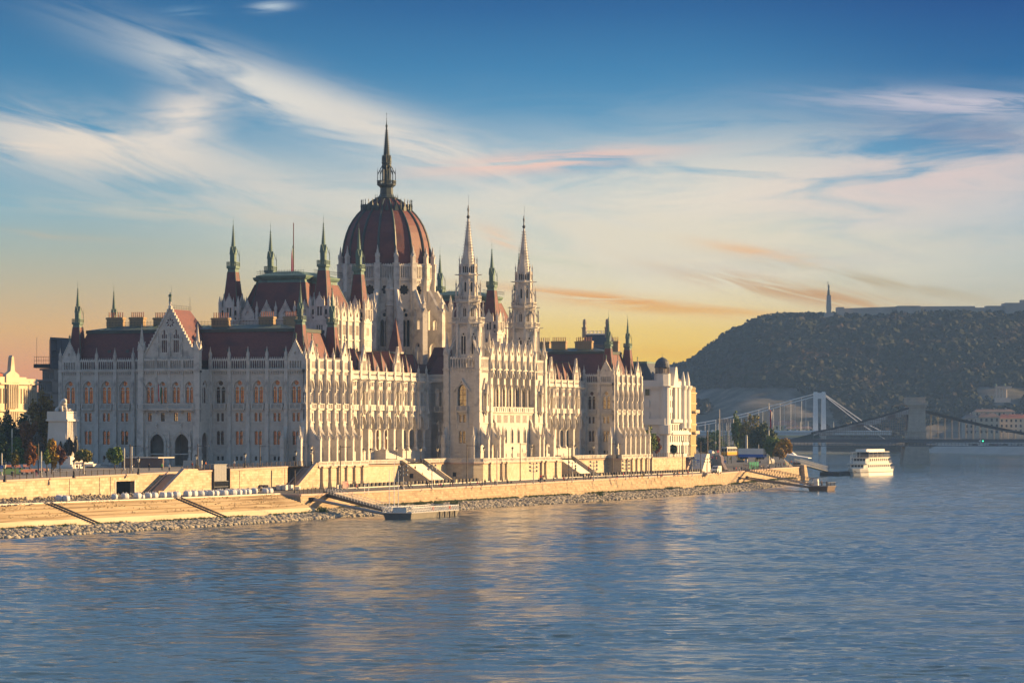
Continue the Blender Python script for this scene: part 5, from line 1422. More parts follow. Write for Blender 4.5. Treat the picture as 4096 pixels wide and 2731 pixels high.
m.loft([[(G0,wv(G0),8.75),(G1,wv(G1),8.75),(G1,wv(G1)+1,8.75),(G0,wv(G0)+1,8.75)],[(G0,wv(G0),zp(G0)-0.3),(G1,wv(G1),zp(G1)-0.3),(G1,wv(G1)+1,zp(G1)-0.3),(G0,wv(G0)+1,zp(G0)-0.3)]])
m.build('wall',rw,EMB)
m=MB()
for a,b in((-420,-160),(-160,G0),(G0,G1),(G1,S0),(S1,-12.5)):
 m.loft([[(a,wv(a)-0.18,zp(a)-0.3+q),(b,wv(b)-0.18,zp(b)-0.3+q),(b,wv(b)+0.9,zp(b)-0.3+q),(a,wv(a)+0.9,zp(a)-0.3+q)]for q in(0.004,0.42)])
m.build('coping',rw,PINK)
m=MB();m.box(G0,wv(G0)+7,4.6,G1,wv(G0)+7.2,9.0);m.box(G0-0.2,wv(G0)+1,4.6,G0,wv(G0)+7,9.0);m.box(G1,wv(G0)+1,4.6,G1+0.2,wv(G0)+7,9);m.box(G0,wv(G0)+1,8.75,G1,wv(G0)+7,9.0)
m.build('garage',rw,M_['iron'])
m=MB();m.box(G0-0.35,wv(G0)-0.12,5.0,G0,wv(G0)+0.3,9.0);m.box(G1,wv(G1)-0.12,5.0,G1+0.35,wv(G1)+0.3,9.0);m.build('garage_frame',rw,PALE)
for px in(300,416,457,774,951,1124):
 u=GV(px,wv(-60));m=MB();m.box(u-0.07,wv(u)-0.06,5.2,u+0.07,wv(u)+0.02,zp(u)-0.31);m.build('rain_pipe',rw,M_['iron'])
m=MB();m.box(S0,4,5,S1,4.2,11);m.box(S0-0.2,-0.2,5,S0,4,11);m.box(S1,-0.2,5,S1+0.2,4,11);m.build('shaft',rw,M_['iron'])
lift=local_thing('lift_tower','grey metal lift box hanging over the dark slot in the wall','lift')
m=MB();m.box(S0+0.1,wv(S0)-0.35,8.1,S1-1.6,3.0,11.9);m.build('car',lift,M_['steel'])
m=MB();m.box(S0+0.05,wv(S0)-0.45,11.9,S1-1.3,3.1,12.05);
for i in range(7):m.box(S0+0.6+i*0.9,wv(S0)-0.37,8.2,S0+0.64+i*0.9,wv(S0)-0.34,11.8)
m.build('cladding',lift,M_['steel'])
gt=local_thing('slot_gate','see-through steel gate closing the foot of the lift slot','gate')
m=MB()
for i in range(19):m.tube((S0+0.2+i*0.46,wv(S0)-0.15,5.2),(S0+0.2+i*0.46,wv(S0)-0.15,8.0),0.035,n=4)
for z in(5.4,6.7,8.0):m.box(S0,wv(S0)-0.2,z,S1,wv(S0)-0.1,z+0.09)
m.build('bars',gt,M_['steel'])
def flight(uT,uB,v0,v1,zT,zB,label,blk):
 s=local_thing('wall_staircase',label,'staircase')
 m=MB();n=26
 for i in range(n):
  a,b=uT+(uB-uT)*i/n,uT+(uB-uT)*(i+1)/n;z=zT-(zT-zB)*(i+1)/n
  m.box(min(a,b),v0,4.8,max(a,b),v1,z)
 m.build('steps',s,PINK)
 m=MB();hh=0.9
 m.prism([(uB-2.6,4.8),(blk,4.8),(blk,zT+hh-0.3),(blk-0.5,zT+hh),(uT,zT+hh),(uB,zB+hh),(uB-2.6,zB+hh)],v0-0.6,v0-0.001);m.build('parapet',s,EMB)
 m=MB();L=sqrt((uT-uB)**2+(zT-zB)**2);m.box(0,-0.75,0,L,0.1,0.16,T((uB,v0,zB+hh))@R(-math.degrees(atan2(zT-zB,uT-uB)),'Y'));m.build('coping',s,PINK)
 m=MB();m.prism([(uB-0.5,zB),(uT,zT),(uT,zT+0.25),(uB-0.5,zB+0.25)],v1,v1+0.3);m.build('string',s,PINK)
flight(-2.0,-13.5,-3.3,-0.65,11.0,5.6,'stone stair along the wall at the foot of the corner piers',-1.0)
flight(-77.5,-88.0,-3.2,0.2,10.3,5.6,'stone stair with a broad sunlit block between garage mouth and lift slot',-70.0)
rs=local_thing('retaining_wall','plain pale retaining wall beyond the far corner of the parliament','wall')
uA,uB_=276.5,317.5
m=MB();m.box(uA,-3.6,5,uB_,-2.6,10.6);m.box(329.5,-3.6,5,345,-2.6,10.6);m.box(uB_,0,5,329.5,1,10.7);m.build('wall',rs,EMB)
m=MB();m.box(uA,-3.75,10.6,uB_,-2.6,11.0);m.box(uB_,-0.1,10.7,329.5,1.0,11.0);m.box(329.5,-3.75,10.6,345,-2.6,11.0);m.build('coping',rs,PINK)
s=local_thing('wall_staircase','shaded stair beside a sloping white block with a door near the far lamps','staircase')
m=MB()
for i in range(24):
 a=uB_+0.3+8.2*i/24;m.box(a,-3.4,5,a+8.2/24,-0.1,5.6+5.0*(i+1)/24)
m.build('steps',s,PINK)
m=MB();m.prism([(321.5,5),(333.5,5),(331.5,11.9),(328.5,11.9)],-8.0,-3.61);m.build('block',s,PALE)
m=MB();m.box(327.4,-8.05,5.3,329.0,-7.99,8.4);m.build('door',s,PINK)
m=MB();m.add([(332,-9.5,5.75),(395,8,5.75),(415,22,10.3),(345,-2.0,10.72),(334,-3.5,8.2)],[(0,1,2,3,4)]);tag(m.build('ramp_road',None,ASPH,M=FRAME.copy()),'sloping asphalt road climbing from the quay',kind='structure')
rp=local_thing('ramp_wall','curved ashlar wall carrying the road beside the white van','wall')
m=MB()
RWL=[(352,-8.5,5.9),(372,-1.5,8.2),(392,4.5,10.0),(412,11,10.6),(436,20,10.2),(456,30,8.6)]
for a,b in zip(RWL,RWL[1:]):m.loft([[(a[0],a[1],5),(b[0],b[1],5),(b[0],b[1]+0.8,5),(a[0],a[1]+0.8,5)],[(a[0],a[1],a[2]),(b[0],b[1],b[2]),(b[0],b[1]+0.8,b[2]),(a[0],a[1]+0.8,a[2])]])
m.build('wall',rp,EMB)
m=MB()
for a,b in zip(RWL,RWL[1:]):m.loft([[(a[0],a[1]-0.15,a[2]+q),(b[0],b[1]-0.15,b[2]+q),(b[0],b[1]+0.9,b[2]+q),(a[0],a[1]+0.9,a[2]+q)]for q in(0.004,0.3)])
m.build('coping',rp,PINK)
def balustrade(m,pts,z0,z1=None,solid=False,post=5.3):
 z1=z1 or z0+1.05
 for(a,b)in zip(pts,pts[1:]):
  d=Vector((b[0]-a[0],b[1]-a[1],0));L=d.length;A=T((a[0],a[1],0))@R(math.degrees(atan2(d.y,d.x)))
  m.box(0,-0.2,z0,L,0.2,z0+0.22,A);m.box(-0.1,-0.28,z1-0.2,L+0.1,0.28,z1,A)
  n=max(1,round(L/post))
  for i in range(n+1):m.cbox(L*i/n,0,z0+0.22,0.5,0.42,z1-z0-0.42,A)
  if solid:
   m.box(0,-0.06,z0+0.22,L,0.08,z1-0.2,A)
   k=int(L/0.42)
   for i in range(k):m.cbox(L*(i+0.5)/k,-0.1,z0+0.24,0.2,0.12,z1-z0-0.46,A)
  else:
   k=int(L/0.42)
   for i in range(k):m.lathe([(0.07,z0+0.22),(0.13,z0+0.45),(0.06,z0+0.7),(0.1,z1-0.2)],6,0,L*(i+0.5)/k,0,A)
TERW=masonry('terrace wall blocks',(0.54,0.46,0.33),(0.45,0.36,0.24),(0.60,0.53,0.42),1.2,0.55,0.015,(0.36,0.29,0.2),dirt=(0.32,0.25,0.17),dirtamt=0.35)
def terrace(label,plan,front,piers,pv):
 t=local_thing('terrace',label,'terrace')
 m=MB()
 m.loft([[(x,y,4.8)for x,y in plan],[(x,y,10.62)for x,y in plan]]);m.build('wall',t,TERW)
 m=MB();ctr=Vector((sum(p[0]for p in plan)/len(plan),sum(p[1]for p in plan)/len(plan)))
 for a,b in zip(front,front[1:]):
  d=Vector((b[0]-a[0],b[1]-a[1],0)).normalized();nr=Vector((d.y,-d.x,0))
  A=[Vector((a[0],a[1],0))+nr*0.35-d*0.1,Vector((b[0],b[1],0))+nr*0.35+d*0.1,Vector((b[0],b[1],0))-nr*0.6,Vector((a[0],a[1],0))-nr*0.6]
  m.loft([[(*p.xy,z)for p in A]for z in(10.63,11.08)])
 m.build('cornice',t,PINK)
 m=MB();balustrade(m,[(a,b+0.05)for a,b in front],11.08,12.2,solid=True);m.build('balustrade',t,CV)
 for u in piers:
  m=MB();
  for i in range(9):m.box(u-0.68,pv-0.62,5.0+i*0.62,u+0.68,pv+0.2,5.56+i*0.62);m.box(u-0.6,pv-0.5,5.56+i*0.62,u+0.6,pv+0.2,5.62+i*0.62)
  m.loft([[(u-0.95,pv-1.1,4.8),(u+0.95,pv-1.1,4.8),(u+0.95,pv,4.8),(u-0.95,pv,4.8)],[(u-0.7,pv-0.64,7.2),(u+0.7,pv-0.64,7.2),(u+0.7,pv,7.2),(u-0.7,pv,7.2)]])
  m.cbox(u,pv-0.2,10.6,1.7,1.3,0.5)
  m.build('pilaster',t,TERW)
PN=[1.2+5.27*k for k in range(6)]
terrace('terrace wall under the near corner block with rusticated pilasters',[(-1.0,-3.9),(31.5,-3.9),(31.5,6),(-1.0,6)],[(-1.0,-3.9),(31.5,-3.9),(31.5,1.0)],PN,-3.9)
terrace('terrace wall below the near arcade, up to the grand stair',[(31.5,1.0),(66,1.0),(66,9.9),(31.5,9.9)],[(31.5,1.0),(66,1.0)],[],1)
ctr=[(83.5,1.0),(100.5,1.0),(101,-3.5),(102.2,-6.6),(104.5,-8.6),(172.1,-8.6),(174.4,-6.6),(175.6,-3.5),(176.1,1.0),(LEN-83.5,1.0)]
terrace('long terrace wall with round bastions under the river front of the centre',ctr+[(LEN-83.5,9.9),(83.5,9.9)],ctr,[109.8,119.4,123.2,LEN-123.2,LEN-119.4,LEN-109.8],-8.6)
terrace('terrace wall below the far arcade',[(LEN-66,1.0),(LEN-31.5,1.0),(LEN-31.5,9.9),(LEN-66,9.9)],[(LEN-66,1.0),(LEN-31.5,1.0)],[],1)
terrace('terrace wall under the far corner block with rusticated pilasters',[(LEN-31.5,-3.9),(LEN+1,-3.9),(LEN+1,6),(LEN-31.5,6)],[(LEN-31.5,1.0),(LEN-31.5,-3.9),(LEN+1.0,-3.9),(LEN+1.0,4)],[LEN-27.6+x for x in PN],-3.9)
m=MB();m.box(66,1.05,5,83.5,9.9,10.99);m.box(LEN-83.5,1.05,5,LEN-66,9.9,10.99)
tag(m.build('stair_landing',None,PALE,M=FRAME.copy()),'stone landing above the grand stairs',kind='structure')
for a,label in((66.0,'near grand stair going down from the arcade to the quay'),(LEN-83.5,'far grand stair going down from the arcade to the quay')):
 s=local_thing('grand_staircase',label,'staircase');b=a+17.5
 m=MB();n=30
 for i in range(n):m.box(a+0.9,1.0-8.2*(i+1)/n,4.8,b-0.9,1.0-8.2*i/n,10.99-5.5*i/n)
 m.build('steps',s,PALE)
 for x in(a,b-0.9):
  m=MB();m.prism([(-8.8,4.8),(1.0,4.8),(1.0,12.0),(0.4,12.0),(-7.6,6.6),(-8.8,6.6)],0,0.9,T((x+0.9,0,0))@R(90));m.build('parapet',s,TERW)
  # far side: hill, fortress, bridges
def PX(px,py,Y):return Vector(((px-CXP)/FPX*Y,Y,CAMZ+(HYP-py)/FPX*Y))
YH=3420.0
SKY_L=[(2500,1600),(2600,1535),(2660,1500),(2706,1476),(2757,1460),(2812,1418),(2859,1386),(2904,1354),(2940,1332),(2974,1316),(3006,1300),(3051,1283),(3127,1271),(3172,1268),(3232,1273),(3400,1271),(3600,1262),(3800,1262),(4020,1266),(4096,1262),(4400,1270),(4900,1330),(5600,1500)]
def ridge(x):
 px=x/YH*FPX+CXP
 z=[CAMZ+(HYP-y)/FPX*YH for _,y in SKY_L]
 return float(np.interp(px,[a for a,_ in SKY_L],z))
def hill_z(x,y):
 h=ridge(x)
 yb=2960+30*noise.noise(Vector((x*0.006,1,0)))
 if y<=YH:
  t=max(0.0,(y-yb)/(YH-yb));z=7+(h-7)*(0.55*t**0.62+0.45*t)
  n=noise.noise(Vector((x*0.012,y*0.012,2)))*14*min(1,t*5)*max(0.0,1-t)**0.35
  return z+n*(1 if t<0.97 else 0)
 t=min(1,(y-YH)/500);return h*(1-t*t)
m=MB();nx,ny=130,46
xs=[90+i*(1000/nx)for i in range(nx+1)];ys=[2900+i*(900/ny)for i in range(ny+1)]
vs=[(x,y,hill_z(x,y))for y in ys for x in xs]
m.add(vs,[(j*(nx+1)+i,j*(nx+1)+i+1,(j+1)*(nx+1)+i+1,(j+1)*(nx+1)+i)for j in range(ny)for i in range(nx)])
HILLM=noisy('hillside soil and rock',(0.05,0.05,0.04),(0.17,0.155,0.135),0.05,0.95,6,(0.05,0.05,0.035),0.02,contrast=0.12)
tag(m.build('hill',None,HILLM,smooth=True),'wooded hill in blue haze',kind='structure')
crowns=[]
for s in range(3):
 d=rng.normal(size=(44,3));d/=np.linalg.norm(d,axis=1)[:,None];p0=d*rng.uniform(0.55,1.0,(44,1));nr=d+rng.normal(size=(44,3))*0.5;nr/=np.linalg.norm(nr,axis=1)[:,None]
 t1=np.cross(nr,rng.normal(size=(44,3)));t1/=np.linalg.norm(t1,axis=1)[:,None];t2=np.cross(nr,t1);q=rng.uniform(0.22,0.42,(44,1));crowns.append(np.stack([p0-t1*q,p0-t2*q,p0+t1*q,p0+t2*q],1).reshape(-1,3))
CF_=np.arange(176).reshape(-1,4)
VV=[];FF=[];off=0
CLIFF=lambda x,y,z:z<62 and noise.noise(Vector((x*0.011,z*0.02,5.5)))+0.35*noise.noise(Vector((x*0.04,z*0.06,1.5)))>(0.02 if 220<x<420 else 0.16)
for s in range(3):
 P=[];Sc=[]
 while len(P)<4600:
  x=random.uniform(100,640);t=random.random()**0.9;y=2965+(YH+25-2965)*t;z=hill_z(x,y)
  if CLIFF(x,y,z)or(t>0.93 and 370<x<410):continue
  r=random.choice((random.uniform(2.6,4.5),random.uniform(3.5,6.8)))*(0.75 if t>0.9 else 1);P.append((x,y,z+r*0.35));Sc.append((r*random.uniform(0.9,1.25),r*random.uniform(0.9,1.25),r*random.uniform(0.85,1.3)))
 V,F=scatter(crowns[s],CF_,np.array(P),np.array(Sc));VV.append(V);FF.append(F+off);off+=len(V)
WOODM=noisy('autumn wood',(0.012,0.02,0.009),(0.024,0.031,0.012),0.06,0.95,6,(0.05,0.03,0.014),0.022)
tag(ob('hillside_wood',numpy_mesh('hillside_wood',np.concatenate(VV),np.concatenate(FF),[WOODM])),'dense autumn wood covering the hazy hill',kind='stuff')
HAZY=noisy('weathered fortress stone',(0.34,0.30,0.26),(0.42,0.38,0.33),0.08,0.9)
ft=thing('fortress','long low stone fortress wall crowning the hill','fortress',Matrix())
def fw(name,px0,px1,yt0,yt1,dep=14,Y=YH+2,yb=1275):
 a,b=PX(px0,yt0,Y),PX(px1,yt1,Y);z=PX(px0,yb,Y).z-4;m=MB()
 m.loft([[(a.x,Y,z),(b.x,Y,z),(b.x,Y+dep,z),(a.x,Y+dep,z)],[(a.x,Y,a.z),(b.x,Y,b.z),(b.x,Y+dep,b.z),(a.x,Y+dep,a.z)]])
 m.box(a.x-0.3,Y-0.4,min(a.z,b.z)-1.4,b.x+0.3,Y+0.05,min(a.z,b.z)-0.9);return m.build(name,ft,HAZY)
fw('tower',3350,3376,1228,1228,20,YH-6);fw('wall',3376,3590,1233,1226);fw('bastion',3590,3682,1223,1223,25,YH-8);fw('wall',3682,3900,1225,1224);fw('wall',3900,3945,1230,1230);fw('wall',3945,4022,1223,1223);fw('tower',4022,4200,1211,1211,30,YH-6);fw('keep',4085,4140,1199,1199,12,YH+4)
m=MB()
for px in(3700,3760,3830,3960):a=PX(px,1243,YH-0.2);m.box(a.x-1.0,YH-0.3,a.z-1.5,a.x+1.0,YH+1,a.z+1.5)
m.build('embrasure',ft,M_['black'])
sm=thing('hilltop_monument','tall plinth with a bronze woman lifting a palm leaf on the hill','monument',T(PX(3315,1271,YH-8)))
g=YH/FPX
m=MB();m.box(-18*g,-4,-6,18*g,6,5.2);m.box(-8*g,-3,5.2,9*g,4,9.5);m.box(-36*g,-4,-6,-18*g,5,1.2);m.build('base',sm,HAZY)
m=MB();m.sq([(2.6,9.4),(2.0,23.2),(2.3,23.3),(2.3,23.9)]);m.build('plinth',sm,HAZY)
m=MB();m.lathe([(1.5,23.8),(1.7,25.0),(1.35,28.5),(0.85,31.0),(1.0,32.5),(0.9,33.6),(0.35,34.0),(0.5,34.5),(0.52,35.1),(0.2,35.6)],10,sy=0.8)
m.tube((-0.8,0,33.3),(-0.9,-0.3,35.6),0.28,0.2);m.tube((0.8,0,33.3),(0.2,-0.3,36.0),0.28,0.2);m.tube((-0.9,-0.3,35.6),(-1.2,-0.2,37.4),0.2,0.16);m.tube((0.2,-0.3,36.0),(-0.6,-0.2,37.8),0.2,0.16)
m.tube((-2.0,-0.2,36.6),(-1.6,-0.2,38.0),0.12,0.25,5);m.tube((-1.6,-0.2,38.0),(0.0,-0.2,38.2),0.25,0.15,5);m.lathe([(0.5,32.8),(0.7,33.6),(0.5,34.9)],6,0,0.6,0.5)
m.build('statue',sm,simple('old bronze',(0.08,0.10,0.09),0.5,0.4))
s2=thing('side_statue','small dark bronze figure on a block left of the hilltop monument','statue',T(PX(3270,1270,YH-10)))
m=MB();m.box(-1.4,-1,-4,1.4,1,1.0);m.lathe([(0.7,1),(0.5,3),(0.7,4.2),(0.3,4.6),(0.35,5.2)],8);m.tube((0.3,0,4.2),(-1.2,0,6.0),0.25,0.15);m.build('figure',s2,simple('dark bronze',(0.06,0.065,0.06),0.5,0.4))
pv=thing('hillside_colonnade','pale columned pavilion half hidden among the trees of the slope','pavilion',T(PX(4010,1592,2985)))
k=2985/FPX;m=MB()
for x in(-26,-14,-2,12):m.lathe([(1.2*1,0),(1.0,9.0)],8,0,x*k,-2)
m.build('columns',pv,HAZY)
m=MB();m.box(-30*k,-3.5,9.0,34*k,2,10.6);m.box(-32*k,-4,10.6,36*k,2.4,11.2);m.build('entablature',pv,HAZY)
m=MB();m.box(-32*k,-4,-4,30*k,2,0.3);m.build('base',pv,HAZY)
m=MB();m.lathe([(0.8,11.2),(1.1,12.5),(0.4,13.6)],6,0,-28*k,-2);m.lathe([(0.8,11.2),(1.1,12.5),(0.4,13.6)],6,0,8*k,-2);m.build('statue',pv,M_['copper'])
m=MB()
FB=[(60,3700),(150,3560),(292,3240),(430,2660),(520,2200),(700,1600),(900,1000)]
vs=[];fs=[]
for x,y in FB:vs+=[(x-3,y-3,-0.5),(x+12,y+7,7.2),(x+13,y+7.5,7.4),(x+30,y+16,7.4),(x+31,y+17,12.5),(x+700,y+700,14)]
for i in range(len(FB)-1):
 for q in range(5):fs.append((6*i+q,6*i+q+1,6*i+7+q,6*i+6+q))
m.add(vs,fs)
tag(m.build('far_quay',None,noisy('far stone quay',(0.32,0.30,0.27),(0.42,0.39,0.36),0.06,0.9,4)),'long sloping stone quay on the far bank',kind='structure')
YE=2800.0
eb=thing('suspension_bridge','slender white suspension bridge with a portal pylon before the hill','bridge',Matrix())
E_=lambda px,py,dy=0:PX(px,py,YE)+Vector((0,dy,0))
WP=simple('white bridge paint',(0.66,0.68,0.70),0.6)
m=MB();zt=E_(0,1567).z;zd=E_(0,1727).z
for a,b in((3254,3270),(3286,3302)):
 x0,x1=E_(a,0).x,E_(b,0).x
 m.loft([[(x0-0.5,YE-2.2,0),(x1+0.5,YE-2.2,0),(x1+0.5,YE+2.2,0),(x0-0.5,YE+2.2,0)],[(x0,YE-1.6,zt-1),(x1,YE-1.6,zt-1),(x1,YE+1.6,zt-1),(x0,YE+1.6,zt-1)],[(x0+0.3,YE-1.4,zt),(x1-0.3,YE-1.4,zt),(x1-0.3,YE+1.4,zt),(x0+0.3,YE+1.4,zt)]])
x0,x1=E_(3268,0).x,E_(3288,0).x;m.box(x0,YE-1.2,E_(0,1594).z,x1,YE+1.2,E_(0,1571).z)
m.build('pylon',eb,WP)
def cable(name,pts,r,parent,mat):
 m=MB()
 for a,b in zip(pts,pts[1:]):m.tube(a,b,r,n=6)
 return m.build(name,parent,mat)
def sag(p0,p1,s,n=16,dy=0):
 return[(p0[0]+(p1[0]-p0[0])*i/n,YE+dy,p0[1]+(p1[1]-p0[1])*i/n-s*4*(i/n)*(1-i/n))for i in range(n+1)]
XE=E_(2600,0).x
for k,(yt,dy)in enumerate(((1576,6),(1586,-6))):
 p=[(E_(px,0).x,YE+dy,E_(0,py).z)for px,py in((3256,yt),(3180,yt+20),(3100,yt+44),(3000,yt+73),(2900,yt+97),(2800,yt+115),(2700,yt+126),(2560,yt+134))]
 cable('cable',p,0.42,eb,WP)
 cable('cable',[(E_(3300,0).x,YE+dy,E_(0,yt).z),(E_(3462 if k==0 else 3432,0).x,YE+dy,E_(0,1690).z),(E_(3560,0).x,YE+dy,E_(0,1740 if k==0 else 1770).z)],0.42,eb,WP)
 m=MB()
 for px in range(2650,3250,43):
  z=float(np.interp(px+k*12,[2560,2700,2800,2900,3000,3100,3180,3256],[yt+134,yt+126,yt+115,yt+97,yt+73,yt+44,yt+20,yt]))
  m.tube((E_(px+k*12,0).x,YE+dy,zd),(E_(px+k*12,0).x,YE+dy,E_(0,z).z),0.13,n=4)
 m.build('hangers',eb,WP)
m=MB();m.box(XE-60,YE-9,zd-2.8,E_(3560,0).x,YE+9,zd-0.4);m.box(XE-60,YE-11,zd-0.4,E_(3560,0).x,YE+11,zd+0.1);m.box(XE-60,YE-11.1,zd+0.1,E_(3560,0).x,YE-10.9,zd+1.1)
m.build('deck',eb,WP)
m=MB()
for px in(2870,2950,3052,3110,3140,3197,3228,3330,3400):m.tube((E_(px,0).x,YE-10,zd),(E_(px,0).x,YE-10,zd+9),0.14,n=4)
m.build('lamp_posts',eb,WP)
for i,px in enumerate((2800,2850,3098,3118,3160,3186,3212)):
 c=thing('bridge_car','tiny pale car crossing the white suspension bridge, no. %d from the left bank'%(i+1),'car',T((E_(px,0).x,YE-8,zd+0.1)),'cars on the white bridge')
 m=MB();m.prism([(-2.2,0.3),(2.2,0.3),(2.2,0.9),(1.3,1.0),(0.8,1.5),(-1.2,1.5),(-1.8,0.95),(-2.2,0.9)],-0.85,0.85);m.build('body',c,M_['white_paint']if i!=3 else simple('yellow paint',(0.6,0.45,0.1)))
 m=MB();[m.lathe([(0.33,-0.1),(0.33,0.1)],8,M=T((x,y,0.33))@R(90,'X'))for x in(-1.3,1.3)for y in(-0.8,0.8)];m.build('wheels',c,M_['iron'])
YC=1910.0
cb_=thing('chain_bridge','stone towered chain bridge with netted chains and a dark iron deck','bridge',Matrix())
C_=lambda px,py:PX(px,py,YC)
CST=masonry('bridge tower stone',(0.46,0.40,0.33),(0.38,0.33,0.27),(0.52,0.46,0.38),2.0,0.9,0.03,(0.2,0.17,0.13))
x0,x1=C_(3628,0).x,C_(3699,0).x;z=lambda y:C_(0,y).z
m=MB();d0,d1=YC-5,YC+9
def slab(px0,px1,ya,yb,e=0.0,px2=None,px3=None):
 a,b=C_(px0,0).x,C_(px1,0).x;a2,b2=C_(px2 or px0,0).x,C_(px3 or px1,0).x
 m.loft([[(a,d0-e,z(ya)),(b,d0-e,z(ya)),(b,d1+e,z(ya)),(a,d1+e,z(ya))],[(a2,d0-e,z(yb)),(b2,d0-e,z(yb)),(b2,d1+e,z(yb)),(a2,d1+e,z(yb))]])
slab(3606,3716,1858,1785,2.0,3616,3708);m.build('pier',cb_,CST)
m=MB();slab(3626,3701,1784,1727);slab(3624,3703,1726.9,1722,0.6);slab(3628,3699,1721.9,1630,0,3633,3697);slab(3627,3701,1629.9,1621,0.8);slab(3620,3705,1620.9,1611,1.6,3613,3708);slab(3623,3698,1610.9,1592,-1.0);slab(3620,3701,1591.9,1588,-0.6)
m.build('tower',cb_,CST)
m=MB();m.box(C_(3628,0).x-0.3,YC-1,z(1722),C_(3628,0).x+0.5,YC+5,z(1640));m.build('arch',cb_,M_['iron'])
m=MB();ch=[(3250,1727),(3330,1712),(3420,1690),(3520,1664),(3600,1640),(3636,1628)]
for dy in(-4,8):
 for(a,ya),(b,yb)in zip(ch,ch[1:]):
  A,B=C_(a,ya),C_(b,yb);m.loft([[(A.x,YC+dy-0.2,A.z-1.2),(A.x,YC+dy+0.2,A.z-1.2),(A.x,YC+dy+0.2,A.z),(A.x,YC+dy-0.2,A.z)],[(B.x,YC+dy-0.2,B.z-1.2),(B.x,YC+dy+0.2,B.z-1.2),(B.x,YC+dy+0.2,B.z),(B.x,YC+dy-0.2,B.z)]])
m.build('chain',cb_,M_['iron'])
m=MB();ch2=[(3697,1640),(3760,1655),(3850,1677),(3950,1700),(4060,1722),(4200,1748)]
for dy in(-4,8):
 for(a,ya),(b,yb)in zip(ch2,ch2[1:]):
  A,B=C_(a,ya),C_(b,yb);m.loft([[(A.x,YC+dy-0.2,A.z-1.4),(A.x,YC+dy+0.2,A.z-1.4),(A.x,YC+dy+0.2,A.z),(A.x,YC+dy-0.2,A.z)],[(B.x,YC+dy-0.2,B.z-1.4),(B.x,YC+dy+0.2,B.z-1.4),(B.x,YC+dy+0.2,B.z),(B.x,YC+dy-0.2,B.z)]])
m.build('chain',cb_,M_['iron'])
NETW=noisy('torn white sheeting',(0.66,0.64,0.61),(0.45,0.42,0.40),0.35,0.9,5,(0.2,0.16,0.13),0.1)
m=MB()
for(a,ya),(b,yb)in zip(ch,ch[1:]):
 A,B=C_(a,ya),C_(b,yb);m.loft([[(A.x,YC-4.6,A.z-2.9),(A.x,YC-4.3,A.z-2.9),(A.x,YC-4.3,A.z-0.9),(A.x,YC-4.6,A.z-0.9)],[(B.x,YC-4.6,B.z-4.2),(B.x,YC-4.3,B.z-4.2),(B.x,YC-4.3,B.z-0.9),(B.x,YC-4.6,B.z-0.9)]])
m.build('sheeting',cb_,NETW)
m=MB()
for i,px in enumerate(range(3270,3632,9)):
 yt=float(np.interp(px,[a for a,_ in ch],[b for _,b in ch]));A=C_(px,0);m.box(A.x-0.09,YC-4.9,z(1742),A.x+0.09,YC-4.7,z(yt+4))
for yy in range(1650,1742,10):
 pa_=float(np.interp(-yy,[-b for _,b in ch],[a for a,_ in ch]))if yy<1727 else 3250
 m.box(C_(pa_+6,0).x,YC-4.95,z(yy),C_(3630,0).x,YC-4.75,z(yy)+0.16)
m.build('scaffold',cb_,simple('rusty scaffold',(0.25,0.17,0.14),0.8))
m=MB();XL,XR=C_(3040,0).x,C_(4700,0).x
m.box(XL,YC-6,z(1784),XR,YC+10,z(1781));m.box(XL,YC-6,z(1769),XR,YC+10,z(1757));m.box(XL,YC-6.4,z(1757)+0.004,XR,YC+10.4,z(1755));m.box(XL,YC-6.2,z(1775),XR,YC-5.9,z(1773));m.box(XL,YC-6.4,z(1750),XR,YC-6.2,z(1749))
for px in range(3045,4690,14):m.box(C_(px,0).x-0.12,YC-6.1,z(1783),C_(px,0).x+0.12,YC-5.8,z(1770))
m.build('deck',cb_,simple('dark deck iron',(0.12,0.125,0.135),0.6,0.2))
m=MB()
for px in range(3045,4690,8):m.box(C_(px,0).x-0.06,YC-6.38,z(1755),C_(px,0).x+0.06,YC-6.26,z(1749))
for px in range(3250,4690,42):m.box(C_(px,0).x-0.1,YC-6.4,z(1755),C_(px,0).x+0.1,YC-6.2,z(1731 if px>3700 else 1729))
m.box(C_(3720,0).x,YC-6.42,z(1724),XR,YC-6.18,z(1722.5));m.box(C_(3240,0).x,YC-6.42,z(1729),C_(3626,0).x,YC-6.18,z(1727))
m.build('railing',cb_,M_['steel'])
m=MB()
for px in range(3720,4200,28):
 yt=float(np.interp(px,[a for a,_ in ch2],[b for _,b in ch2]));m.tube((C_(px,0).x,YC-4,z(1755)),(C_(px,0).x,YC-4,z(min(yt+3,1754))),0.16,n=4)
m.build('hangers',cb_,M_['iron'])
m=MB();m.add([tuple(C_(a,b)+Vector((0,-5.2+(i%2)*0.7,0)))for i,(a,b)in enumerate(((3150,1757),(3200,1745),(3250,1733),(3275,1730),(3275,1754),(3210,1756)))],[(0,1,2,3,4,5)]);m.build('net',cb_,simple('dark green net',(0.07,0.095,0.07),0.9))
sg=thing('signal_light','small green signal lamp with a white arrow board under the bridge deck','signal',T(C_(3925,1763)+Vector((0,-6.6,0))))
m=MB();m.box(-0.9,-0.1,-0.9,0.9,0.1,0.9);m.build('board',sg,M_['iron']);m=MB();m.lathe([(0.45,0),(0.3,0.15)],10,M=T((0,-0.12,0))@R(90,'X'))
gm_=simple('green lamp',(0.02,0.5,0.2));gm_.node_tree.nodes['Principled BSDF'].inputs['Emission Color'].default_value=(0.05,0.9,0.4,1);gm_.node_tree.nodes['Principled BSDF'].inputs['Emission Strength'].default_value=1.2
